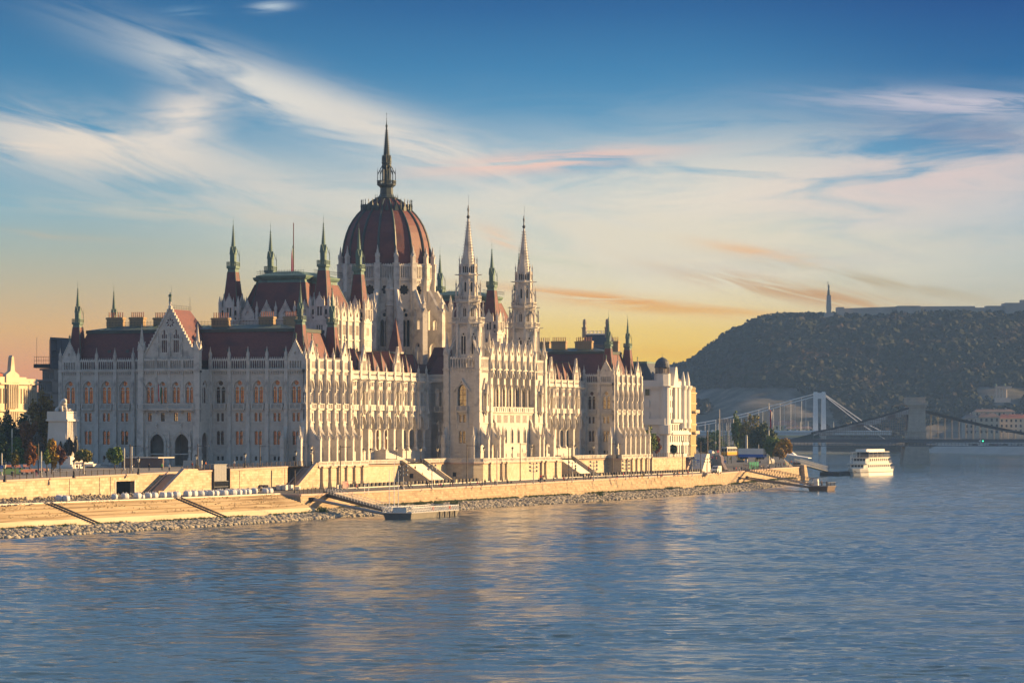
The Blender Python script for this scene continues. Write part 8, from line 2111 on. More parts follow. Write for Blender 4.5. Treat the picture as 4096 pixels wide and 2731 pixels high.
# railings, barriers, building site, vehicles
def railing(label,pts,h=1.05,step=2.6):
 t=local_thing('railing',label,'railing');m=MB();b=MB()
 for(a,c)in zip(pts,pts[1:]):
  L=sqrt((c[0]-a[0])**2+(c[1]-a[1])**2);n=max(1,int(L/step));P=lambda i,q:(a[0]+(c[0]-a[0])*i/n,a[1]+(c[1]-a[1])*i/n,a[2]+(c[2]-a[2])*i/n+q)
  for q in(h,h*0.75,h*0.5,h*0.25):b.tube(P(0,q),P(n,q),0.03,n=4)
  for i in range(n+1):m.box(*[x-d for x,d in zip(P(i,0),(0.08,0.06,0))],*[x+d for x,d in zip(P(i,h+0.15),(0.08,0.06,0))])
 m.build('posts',t,DK);b.build('bars',t,DK)
R1=[(u,wv(u)+0.35,zp(u)+0.12)for u in(-260,-220,-180,-160,-140,-120,-90)]
railing('dark promenade railing along the top of the left retaining wall',R1);railing('dark railing on the wall between middle stair and lift slot',[(u,wv(u)+0.35,zp(u)+0.12)for u in(-69,-54.5)]);railing('dark railing on the wall between lift slot and corner stair',[(u,wv(u)+0.35,zp(u)+0.12)for u in(-44.5,-2.5)])
railing('dark railing along the upper street beyond the parliament',[(278,-3.0,11.0),(316.5,-3.0,11.0)],1.3,2.0);railing('second dark railing right of the white stair block',[(330,-3.0,11.0),(345,-3.0,11.0),(360,2,10.9)],1.3,2.0)
railing('thin handrail across the landing of the near grand stair',[(67,0.6,11.0),(82.5,0.6,11.0)],0.95,3.2);railing('thin handrail across the landing of the far grand stair',[(LEN-82.5,0.6,11.0),(LEN-67,0.6,11.0)],0.95,3.2)
ex=[(u,)+(lerp_poly(EDGE,u)[0]+0.8,lerp_poly(EDGE,u)[1]+0.12)for u in(-53,-44,-34)];railing('short dark railing at the head of the dark gangway',ex,1.2,2.2)
uw=thing('entrance_wall','long low dark wall of the underground entrance before the portals','wall',FRAME.copy());a,b=GU(490,-30),GU(655,-30);m=MB();m.box(-30.5,b,10.7,-30,a,13.2);m.box(-30.5,a-0.3,10.7,-18,a,13.1);m.build('wall',uw,BRNR);m=MB();m.box(-31,b+1,13.21,-22,a,13.5);m.build('roof_edge',uw,LT)
pw=thing('parapet_wall','low pale block wall left of the lift slot','wall',FRAME.copy());a,b=GU(735,-28),GU(810,-28);m=MB();m.box(-28.4,b,10.8,-28,a,12.7);m.build('wall',pw,LT)
bk=MB();bk.loft([[(-0.62,-0.3,0),(0.62,-0.3,0),(0.62,0.3,0),(-0.62,0.3,0)],[(-0.6,-0.26,1.0),(0.6,-0.26,1.0),(0.6,0.26,1.0),(-0.6,0.26,1.0)],[(-0.55,-0.2,1.06),(0.55,-0.2,1.06),(0.55,0.2,1.06),(-0.55,0.2,1.06)]])
bkm=bk.mesh('barrier_block',noisy('dark planter block',(0.05,0.045,0.04),(0.085,0.075,0.065),1.5,0.8))
kb=local_thing('kerb_wall','low pale kerb wall behind the dark barrier blocks','wall');m=MB();us=[4,60,130,200,276,330];
for a,b in zip(us,us[1:]):m.loft([[(a,-7.0,zq(a,-7)-0.3),(b,-7.0,zq(b,-7)-0.3),(b,-6.6,zq(b,-7)-0.3),(a,-6.6,zq(a,-7)-0.3)],[(a,-7.0,zq(a,-7)+0.85),(b,-7.0,zq(b,-7)+0.85),(b,-6.6,zq(b,-7)+0.85),(a,-6.6,zq(a,-7)+0.85)]])
m.build('wall',kb,PALE)
k2=local_thing('kerb','narrow white kerb line in front of the barrier blocks','kerb');m=MB()
for a,b in zip(us,us[1:]):m.loft([[(a,-9.1,zq(a,-9)-0.1),(b,-9.1,zq(b,-9)-0.1),(b,-8.8,zq(b,-9)-0.1),(a,-8.8,zq(a,-9)-0.1)],[(a,-9.1,zq(a,-9)+0.16),(b,-9.1,zq(b,-9)+0.16),(b,-8.8,zq(b,-9)+0.16),(a,-8.8,zq(a,-9)+0.16)]])
m.build('stone',k2,PALE)
u=6.0;i=0
while u<328:i+=1;tag(ob('barrier_block',bkm,None,at(u,-7.7,zq(u,-7.7)-0.02)),'dark barrier block in the long row before the kerb wall','barrier','dark barrier blocks along the quay road');u+=2.75
m=MB()
for u in np.arange(-20,345,2.2):
 v=lerp_poly(EDGE,float(u))[0];u=float(u);z=zq(u,v+6)+0.012;m.add([(u,v+5.2,z),(u+0.7,v+5.2,z),(u+1.7,v+7.4,z+0.03),(u+1.0,v+7.4,z+0.03)],[(0,1,2,3)])
tag(m.build('road_marking',None,WHITE,M=FRAME.copy()),'slanting white bay stripes painted on the quay road',kind='structure')
BAGM=noisy('white woven bag',(0.56,0.56,0.57),(0.68,0.68,0.68),2.5,0.7,4,(0.45,0.46,0.5),0.8)
def bag_mesh(seed):
 rs=random.Random(seed);m=MB();n=16;R_=[]
 for k,(r,z)in enumerate(((0.62,0),(0.74,0.12),(0.78,0.5),(0.74,0.9),(0.62,1.12),(0.4,1.2),(0.1,1.14))):
  R_.append([(r*(1+0.12*cos(4*2*pi*i/n+0.5))*cos(2*pi*i/n)+rs.uniform(-0.05,0.05),r*(1+0.12*cos(4*2*pi*i/n+0.5))*sin(2*pi*i/n)+rs.uniform(-0.05,0.05),z+rs.uniform(-0.05,0.06)*(k>2))for i in range(n)])
 m.loft(R_);b=m.mesh('bag',BAGM,smooth=True);m=MB()
 for q in range(4):
  a=q*pi/2+pi/4;m.tube((0.6*cos(a),0.6*sin(a),1.05),(0.45*cos(a)+rs.uniform(-0.1,0.1),0.45*sin(a),1.42),0.05,n=5);m.tube((0.45*cos(a),0.45*sin(a),1.42),(0.3*cos(a+0.6),0.3*sin(a+0.6),1.15),0.05,n=5)
 return b,m.mesh('loops',BAGM)
BAGS=[bag_mesh(s)for s in range(5)]
bl=['leftmost white bulk bag at the foot of the wall, alone with one neighbour','second bulk bag of the leftmost pair','single bulk bag before the garage mouth, left one','bulk bag before the garage mouth, right one','bulk bag left of the small tan sack','small tan sack between two white bulk bags','bulk bag right of the small tan sack']
BX=[(237,2003),(264,2003),(457,1996),(499,1994),(549,1993),(570,1992),(593,1991),(617,1990),(652,1989),(679,1988),(706,1987),(750,1985),(775,1984),(803,1983),(824,1982),(844,1982),(863,1981),(880,1980),(897,1980),(914,1979),(931,1979),(944,1978),(955,1978),(973,1977),(992,1976),(1017,1974),(1060,1973),(1078,1972)]
ords=['first','second','third','fourth','fifth','sixth','seventh','eighth','ninth','tenth','eleventh','twelfth','thirteenth','fourteenth','fifteenth','sixteenth','seventeenth','eighteenth','nineteenth','twentieth','twenty-first','twenty-second']
for i,(px,py)in enumerate(BX):
 u,v=G(px,py,5.3);k=0.62 if i==5 else random.uniform(0.92,1.08);b,l=BAGS[i%5]
 v=max(v,lerp_poly(LEDGE,u)[0]+1.2)if u<-54 else v
 t=thing('bulk_bag',bl[i]if i<7 else 'white bulk bag in the row along the bank, %s right of the tan sack'%ords[i-6],'bag',at(u,v,zq(u,v)-0.02,random.uniform(0,90))@S(k*1.05,k*1.05,k),'white bulk bags along the bank edge');ob('bag',b,t);ob('loops',l,t)
PAL_=noisy('wrapped pallet',(0.55,0.54,0.52),(0.66,0.65,0.63),1.2,0.5);GS=noisy('grey paving stacks',(0.22,0.21,0.2),(0.3,0.29,0.27),1.5,0.9)
for i,(px,py,mt,w,lb)in enumerate(((1117,1957,PAL_,1.4,'white wrapped pallet, left of three before the near stair'),(1139,1957,PAL_,1.2,'white wrapped pallet, middle of three before the near stair'),(1161,1956,PAL_,1.5,'white wrapped pallet, right of three before the near stair'),(1048,1957,GS,1.5,'stack of grey paving stones right of the signs'),(1068,1957,GS,1.5,'second stack of grey paving stones before the wall'),(1094,1957,GS,1.2,'third lower stack of grey paving stones'),(1192,1956,PAL_,0.9,'small white sack at the foot of the near stair'),(30,1976,PALE,1.8,'pale stone slabs stacked at the far left'),(62,1976,PALE,1.6,'second stack of pale stone slabs at the left'),(112,1976,PALE,1.6,'third stack of pale slabs near the signal pole'),(340,1974,PALE,1.7,'pale slab stack left of the wooden crate'),(366,1974,PALE,1.5,'low pale slab stack beside the wooden crate'),(437,1973,noisy('crate wood',(0.2,0.14,0.09),(0.27,0.2,0.13),2),1.6,'tilted wooden crate before the wall left of the garage'),(494,1972,PALE,1.2,'pale block before the garage mouth'))):
 u,v=G(px,py,5.7);h=(1.35 if mt is not PALE else 0.9)*(0.65 if 'small' in lb or 'low' in lb else 1);t=thing('stone_stack' if mt in(GS,PALE)else('crate' if 'crate' in lb else 'wrapped_pallet'),lb,'stack' if mt in(GS,PALE)else 'pallet',at(u,v,zq(u,v),random.uniform(-8,8)));m=MB()
 for k in range(4):e=random.uniform(-0.04,0.04);m.box(-w/2-e,-0.55+e,0.14+(h-0.14)*k/4,w/2+e,0.55+e,0.12+(h-0.14)*(k+1)/4)
 m.build('load',t,mt);m=MB();[m.box(-w/2,-0.5+q*0.45,0,w/2,-0.4+q*0.45,0.13)for q in range(3)];m.build('pallet',t,BARK)
P=[];SCL=[]
for _ in range(900):
 px=random.choice((random.gauss(620,60),random.gauss(960,90),random.gauss(1130,60),random.uniform(120,900),random.gauss(40,60),random.gauss(340,50)));u=GV(px,-2.0);v=wv(u)-abs(random.gauss(0,1.3))-0.4;z=zq(u,v)+max(0,0.8-abs(v-wv(u)+1.2)*0.5)*random.random();P.append((u,v,z));r=random.uniform(0.12,0.42);SCL.append((r*1.2,r,r*0.7))
for _ in range(500):
 px=random.uniform(0,520);u,v=G(px,2024-px*0.052+random.uniform(-16,-2),5.3);P.append((u,v,zq(u,v)+0.05));r=random.uniform(0.1,0.3);SCL.append((r*1.6,r,r*0.5))
V,F=scatter(IV,IFc,np.array(P),np.array(SCL),jitter=0.25);tag(ob('rubble',numpy_mesh('rubble',V,F,[ROCK]),None,FRAME.copy()),'heaps of broken stone along the foot of the wall',kind='stuff')
pp=thing('pipe_bundle','red plastic pipes lying before the left retaining wall','pipes',at(*G(222,1977,5.6),5.65));m=MB();[m.tube((-4.5,-0.3+0.25*i,0.13),(5,-0.3+0.25*i,0.13),0.12,n=6)for i in range(4)];m.build('pipes',pp,simple('red plastic',(0.35,0.06,0.04)))
kk=local_thing('kerb','long pale kerb of the new road at the far left','kerb');a=G(0,1985,5.6);b=G(560,1980,5.5);m=MB();m.loft([[(a[0],a[1],5.2),(b[0],b[1],5.2),(b[0],b[1]+0.5,5.2),(a[0],a[1]+0.5,5.2)],[(a[0],a[1],5.85),(b[0],b[1],5.75),(b[0],b[1]+0.5,5.75),(a[0],a[1]+0.5,5.85)]]);m.build('stone',kk,PALE)
def fence_panel(px0,px1,py,label,banner=None):
 u0,v0=G(px0,py,5.4);u1,v1=G(px1,py-1,5.4);z=zq(u0,v0);t=local_thing('site_fence',label,'fence','wire site fences');m=MB();n=max(1,int(abs(u1-u0)/3.4))
 for i in range(n+1):p=(u0+(u1-u0)*i/n,v0+(v1-v0)*i/n);m.tube((*p,z),(*p,z+2.0),0.04,n=4);m.cbox(p[0],p[1],z,0.7,0.25,0.16)
 for q in(0.25,2.0):m.tube((u0,v0,z+q),(u1,v1,z+q),0.035,n=4)
 for i in range(int(abs(u1-u0)/0.45)):f=i*0.45/abs(u1-u0);p=(u0+(u1-u0)*f,v0+(v1-v0)*f);m.tube((*p,z+0.25),(*p,z+2.0),0.012,n=3)
 m.build('frame',t,M_['steel'])
 if banner:m=MB();m.box(u0+0.3,v0-0.08,z+0.2,u1-0.3,v0-0.05,z+1.95);m.build('banner',t,banner)
fence_panel(1367,1421,1957,'wire fence carrying a faded pink banner before the pier feet',noisy('faded pink banner',(0.42,0.22,0.20),(0.36,0.28,0.25),1.2,0.9,3,(0.45,0.12,0.11),0.5));fence_panel(1210,1362,1956,'long wire site fence before the foot of the near corner block');fence_panel(1424,1475,1956,'short wire fence with a white notice right of the pink banner');fence_panel(935,1100,1958,'wire site fence before the wall right of the lift slot')
fence_panel(2870,2960,1885,'wire fence before the yellow diggers')
gm2=thing('green_hoarding','green mesh hoarding at the building site near the quay end','fence',FRAME.copy());a,b=GV(2995,2),GV(3034,2);m=MB();m.box(a,1.9,5.6,b,2.1,8.2);m.build('mesh',gm2,simple('green mesh',(0.02,0.16,0.10),0.9));m=MB();[m.tube((a+(b-a)*i/4,1.8,5.5),(a+(b-a)*i/4,1.8,8.4),0.06,n=4)for i in range(5)];m.build('posts',gm2,M_['steel'])
def vehicle(name,label,cat,M,prof,w,col,wheels,glass,extra=None):
 t=thing(name,label,cat,M);m=MB();m.prism(prof,-w/2,w/2);m.build('body',t,col)
 for(x,r)in wheels:
  for s_ in(-1,1):k=MB();k.lathe([(r,-0.12),(r,0.12)],14,M=T((x,s_*(w/2-0.08),r))@R(90,'X'));wb=k.build('wheel',t,M_['iron']);k=MB();k.lathe([(r*0.55,-0.135),(r*0.55,0.135)],10,M=T((x,s_*(w/2-0.08),r))@R(90,'X'));k.build('hub',wb,M_['steel'])
 for(nm,b,mt)in glass:k=MB();k.box(*b);k.build(nm,t,mt)
 return t
u,v=G(2856,1893,5.75)
vehicle('van','white delivery van driving on the quay road towards the viewer','van',at(u,v,zq(u,v),0),[(0,0.45),(5.6,0.45),(5.6,2.35),(5.3,2.55),(1.9,2.55),(0.95,1.65),(0.12,1.3),(0,0.8)],2.0,WS,[(1.0,0.36),(4.6,0.36)],[('windscreen',(1.0,-0.8,1.62,1.5,0.8,2.2),M_['dark_glass']),('side_window',(1.9,-1.02,1.55,2.9,-0.98,2.2),M_['dark_glass']),('headlight',(-0.03,-0.9,0.85,0.1,-0.5,1.1),LAMPG),('headlight',(-0.03,0.5,0.85,0.1,0.9,1.1),LAMPG),('bumper',(-0.08,-0.98,0.42,0.1,0.98,0.72),M_['iron']),('grille',(-0.04,-0.42,0.86,0.05,0.42,1.08),M_['iron'])])
YT=simple('tram yellow',(0.62,0.30,0.02),0.4);u=470;v=GU(2897,u);t=thing('tram','yellow and cream tram coming up the street by the masts','tram',at(u,v,9.9));m=MB();m.box(0,-1.25,0.5,14,1.25,1.7);m.build('lower_body',t,YT);m=MB();m.box(0.05,-1.22,1.704,14,1.22,3.3);m.loft([[(0,-1.2,3.304),(14,-1.2,3.304),(14,1.2,3.304),(0,1.2,3.304)],[(0.3,-0.8,3.7),(13.7,-0.8,3.7),(13.7,0.8,3.7),(0.3,0.8,3.7)]]);m.build('upper_body',t,LT);m=MB();m.box(0.0,-1.0,1.9,0.04,1.0,3.0);m.build('windscreen',t,M_['dark_glass'])
for i in range(6):m=MB();m.box(0.8+i*2.2,-1.26,1.95,2.5+i*2.2,-1.225,2.95);m.build('window',t,M_['dark_glass'])
m=MB();m.box(1,-1.0,0.05,13,1.0,0.5);m.build('bogie',t,M_['iron'])
u=500;v=GU(2952,u);t=thing('box_truck','long white box truck with a blue lower band behind the trees','truck',at(u,v-6,8.5,70));m=MB();m.box(-6,-1.3,2.0,6,1.3,4.3);m.build('box',t,WS);m=MB();m.box(-6,-1.32,0.8,6,1.32,1.99);m.build('skirt',t,BLU);m=MB();[m.lathe([(0.5,-1.3),(0.5,1.3)],10,M=T((x,0,0.5))@R(90,'X'))for x in(-4.5,-3.2,3.5,4.8)];m.build('wheels',t,M_['iron'])
def digger(px,py,rot,label):
 u,v=G(px,py,6.5);t=thing('digger',label,'digger',at(u,v,6.2,rot));Yl=simple('digger yellow',(0.6,0.33,0.02),0.5);m=MB();m.box(-1.6,-1.2,0,1.6,-0.7,0.8);m.box(-1.6,0.7,0,1.6,1.2,0.8);m.build('track',t,M_['iron']);m=MB();m.box(-1.5,-1.0,0.9,1.2,1.0,2.0);m.build('body',t,Yl);m=MB();m.box(0.2,-0.9,2.0,1.2,0.1,3.1);m.build('cab',t,M_['dark_glass']);m=MB();m.tube((1.0,0.4,1.8),(3.2,0.4,3.8),0.2,n=5);m.tube((3.2,0.4,3.8),(4.4,0.4,1.8),0.16,n=5);m.lathe([(0.5,0),(0.3,0.7)],6,M=T((4.4,0.4,1.1)));m.build('arm',t,Yl)
digger(2962,1845,100,'yellow digger with lowered arm at the building site');digger(3030,1848,20,'second yellow digger under the olive tree')
t=thing('concrete_ring','big pale concrete pipe ring by the flagpole','pipe',at(*G(3090,1858,5.9),5.9,60));m=MB();o_=circ(0,1.3,1.3,18);i_=circ(0,1.3,0.95,18);m.ring(i_+[i_[0]],o_+[o_[0]],0,1.6);m.build('ring',t,PALE)
for i,(px,py,col)in enumerate(((2846,1808,(0.5,0.5,0.5)),(2857,1806,(0.08,0.08,0.09)),(2868,1804,(0.35,0.03,0.03)),(2838,1812,(0.6,0.6,0.6)))):
 u=640+i*25;v=GU(px,u);t=thing('car',('silver','black','red','white')[i]+' car in the street traffic beyond the tram masts','car',at(u,v,9.4),'cars in the street');m=MB();m.prism([(-2.1,0.3),(2.1,0.3),(2.15,0.85),(1.3,0.95),(0.8,1.45),(-1.2,1.45),(-1.9,0.95),(-2.1,0.85)],-0.85,0.85);m.build('body',t,simple('car paint',col,0.35));m=MB();[m.lathe([(0.33,-0.1),(0.33,0.1)],8,M=T((x,y,0.33))@R(90,'X'))for x in(-1.3,1.3)for y in(-0.8,0.8)];m.build('wheels',t,M_['iron'])
bo=MB();bo.lathe([(0.3,0),(0.24,0.15),(0.2,0.5),(0.3,0.6),(0.28,0.72),(0.1,0.76)],10);bom=bo.mesh('bollard',M_['iron'])
for i,px in enumerate((2056,2190,2315,2434,2586,2825,2896,3085,3112,3133,3161)):u,v,z=edge_pt(px,0.12,0.8);tag(ob('bollard',bom,None,at(u,v,z)),'black mooring bollard on the quay edge, %s from the left'%ords[i],'bollard','mooring bollards on the quay edge')
def bench(u,v,z,rot,label):
 t=thing('bench',label,'bench',at(u,v,z,rot),'red wooden benches on the square');Wd=noisy('red bench wood',(0.22,0.07,0.045),(0.28,0.1,0.06),3);m=MB();[m.box(-1,-0.25+i*0.17,0.42,1,-0.12+i*0.17,0.47)for i in range(3)];m.build('seat',t,Wd);m=MB();[m.box(-1,0.25+i*0.04,0.55+i*0.17,1,0.3+i*0.04,0.68+i*0.17)for i in range(3)];m.build('backrest',t,Wd)
 for x in(-0.8,0.8):m=MB();m.box(x-0.04,-0.25,0,x+0.04,0.3,0.41);m.build('leg',t,M_['iron'])
for i,(px,py,lb)in enumerate(((100,1896,'red bench left of the person in white'),(117,1895,'red bench right of the person in white'),(138,1894,'red bench under the rust tree'),(173,1891,'red bench left of the golden tree'),(36,1879,'dark red bench behind the lawn, left'),(72,1879,'dark red bench behind the lawn, middle'),(108,1878,'dark red bench behind the lawn, right'))):bench(*ground_at(px,py,'p'),-20,lb)
u,v,z=ground_at(50,1902,'p');t=thing('litter_bin','dark litter bin on the lawn edge','bin',at(u,v,z));m=MB();m.lathe([(0.3,0),(0.36,0.9)],10);m.build('body',t,M_['iron']);m=MB();m.lathe([(0.4,0.92),(0.36,1.0)],10);m.build('lid',t,M_['steel'])
u,v,z=ground_at(236,1890,'p');t=thing('bicycle','bicycle leaning beside the bench people near the monument','bicycle',at(u,v,z,-60))
for x in(-0.5,0.5):m=MB();m.ring(circ(x,0.35,0.31,16)+[(x+0.31,0.35)],circ(x,0.35,0.36,16)+[(x+0.36,0.35)],-0.02,0.02);m.build('wheel',t,M_['iron'])
m=MB();[m.tube(a,b,0.025,n=4)for a,b in(((-0.5,0,0.35),(-0.15,0,0.85)),((-0.15,0,0.85),(0.4,0,0.85)),((0.5,0,0.35),(0.38,0,1.0)),((-0.05,0,0.35),(0.4,0,0.8)),((-0.05,0,0.35),(-0.15,0,0.95)),((-0.5,0,0.35),(-0.05,0,0.35)))];m.build('frame',t,M_['iron'])
# people: skinned bodies in five poses
SKINM=simple('skin',(0.42,0.25,0.17),0.6);HAIRM=simple('dark hair',(0.03,0.02,0.015),0.7)
def body(pose):
 P=[(0,0,0.92),(0,0.01,1.15),(0,0.0,1.38),(0,-0.01,1.5),(0,-0.03,1.63),(0,-0.03,1.74)]
 L={'stand':[(0.1,0,0.88),(0.11,-0.01,0.48),(0.11,0.02,0.08),(0.12,-0.14,0.04),(-0.1,0,0.88),(-0.11,-0.02,0.48),(-0.11,0.0,0.08),(-0.12,-0.16,0.04)],'walk':[(0.1,-0.02,0.88),(0.1,-0.18,0.5),(0.1,-0.24,0.09),(0.1,-0.4,0.06),(-0.1,0.02,0.88),(-0.1,0.1,0.48),(-0.1,0.36,0.16),(-0.1,0.28,0.05)],'sit':[(0.1,-0.05,0.5),(0.12,-0.46,0.5),(0.12,-0.5,0.08),(0.12,-0.66,0.04),(-0.1,-0.05,0.5),(-0.13,-0.46,0.52),(-0.13,-0.55,0.08),(-0.13,-0.7,0.04)]}
 A={'stand':[(0.2,0,1.36),(0.25,0.02,1.1),(0.24,-0.08,0.86),(-0.2,0,1.36),(-0.25,0.02,1.1),(-0.24,-0.08,0.86)],'walk':[(0.2,0,1.36),(0.25,0.14,1.12),(0.24,0.1,0.88),(-0.2,0,1.36),(-0.25,-0.08,1.12),(-0.22,-0.26,0.95)],'phone':[(0.2,0,1.36),(0.26,-0.02,1.1),(0.1,-0.28,1.2),(-0.2,0,1.36),(-0.26,-0.02,1.1),(-0.1,-0.28,1.18)],'up':[(0.2,0,1.36),(0.34,-0.06,1.55),(0.12,-0.1,1.78),(-0.2,0,1.36),(-0.34,-0.06,1.55),(-0.12,-0.1,1.78)]}
 lk={'stand':'stand','walk':'walk','sit':'sit','phone':'stand','up':'stand'}[pose];ak={'sit':'phone'}.get(pose,pose)
 dz=-0.4 if pose=='sit' else 0
 P=[(x,y,z+dz)for x,y,z in P];AA=[(x,y,z+dz)for x,y,z in A[ak]];LL=L[lk]
 pts=P+LL+AA;e=[(0,1),(1,2),(2,3),(3,4),(4,5),(0,6),(6,7),(7,8),(8,9),(0,10),(10,11),(11,12),(12,13),(2,14),(14,15),(15,16),(2,17),(17,18),(18,19)]
 r=[(0.16,0.12),(0.15,0.11),(0.17,0.11),0.055,0.1,0.08]+[0.09,0.065,0.05,0.04]*2+[0.065,0.05,0.042]*2
 me=skin('body',pts,e,r,[SKINM]*3,None,sub=1)
 return me,dz
POSE={}
for ps in('stand','walk','sit','phone','up'):
 me,dz=body(ps);hip=0.9+dz;c=np.array([p.center[:]for p in me.polygons]);idx=np.zeros(len(c),dtype=np.int32)
 z=c[:,2]-dz;ar=np.abs(c[:,0]);low=c[:,2]<(0.9 if ps!='sit' else 0.56)
 idx[:]=1;idx[low&(ar<0.2)]=2;idx[z>1.47]=0 if ps!='up' else 1
 if ps=='up':idx[(z>1.5)&(ar<0.11)]=0
 me.polygons.foreach_set('material_index',idx);hm_=MB();hm_.lathe([(0.1,-0.02),(0.115,0.05),(0.1,0.1),(0.05,0.135)],8,0,0,0.02,T((0,-0.02,1.67+dz)));hair=hm_.mesh('hair',HAIRM)
 POSE[ps]=(me,hair)
CC={'black':(0.018,0.018,0.02),'dark blue':(0.02,0.03,0.07),'grey':(0.16,0.16,0.165),'red':(0.42,0.03,0.025),'brown':(0.11,0.06,0.035),'white':(0.6,0.59,0.57),'yellow':(0.55,0.38,0.03),'green':(0.04,0.2,0.06),'beige':(0.36,0.28,0.19),'orange':(0.55,0.15,0.02),'pink':(0.5,0.1,0.18),'dark red':(0.18,0.03,0.03)}
CM={k:simple('cloth '+k,c,0.85)for k,c in CC.items()};BM={}
def person(px,py,up,pose,top,leg,where,rot=0,pos=None,tall=1.0):
 if pos:u,v,z=pos
 else:u,v,z=ground_at(px,py,up)
 k=(pose,top,leg)
 if k not in BM:
  b=POSE[pose][0].copy();b.materials[1]=CM[top];b.materials[2]=CM[leg];BM[k]=b
 vb={'stand':'standing','walk':'walking','sit':'sitting','phone':'standing','up':'arms up'}[pose]
 t=thing('person',' '.join(('person in %s and %s, %s, %s'%(top,leg,vb,where)).split()[:16]),'person',at(u,v,z,rot)@S(tall),'people on the quay and the square');ob('body',BM[k],t);ob('hair',POSE[pose][1],t)
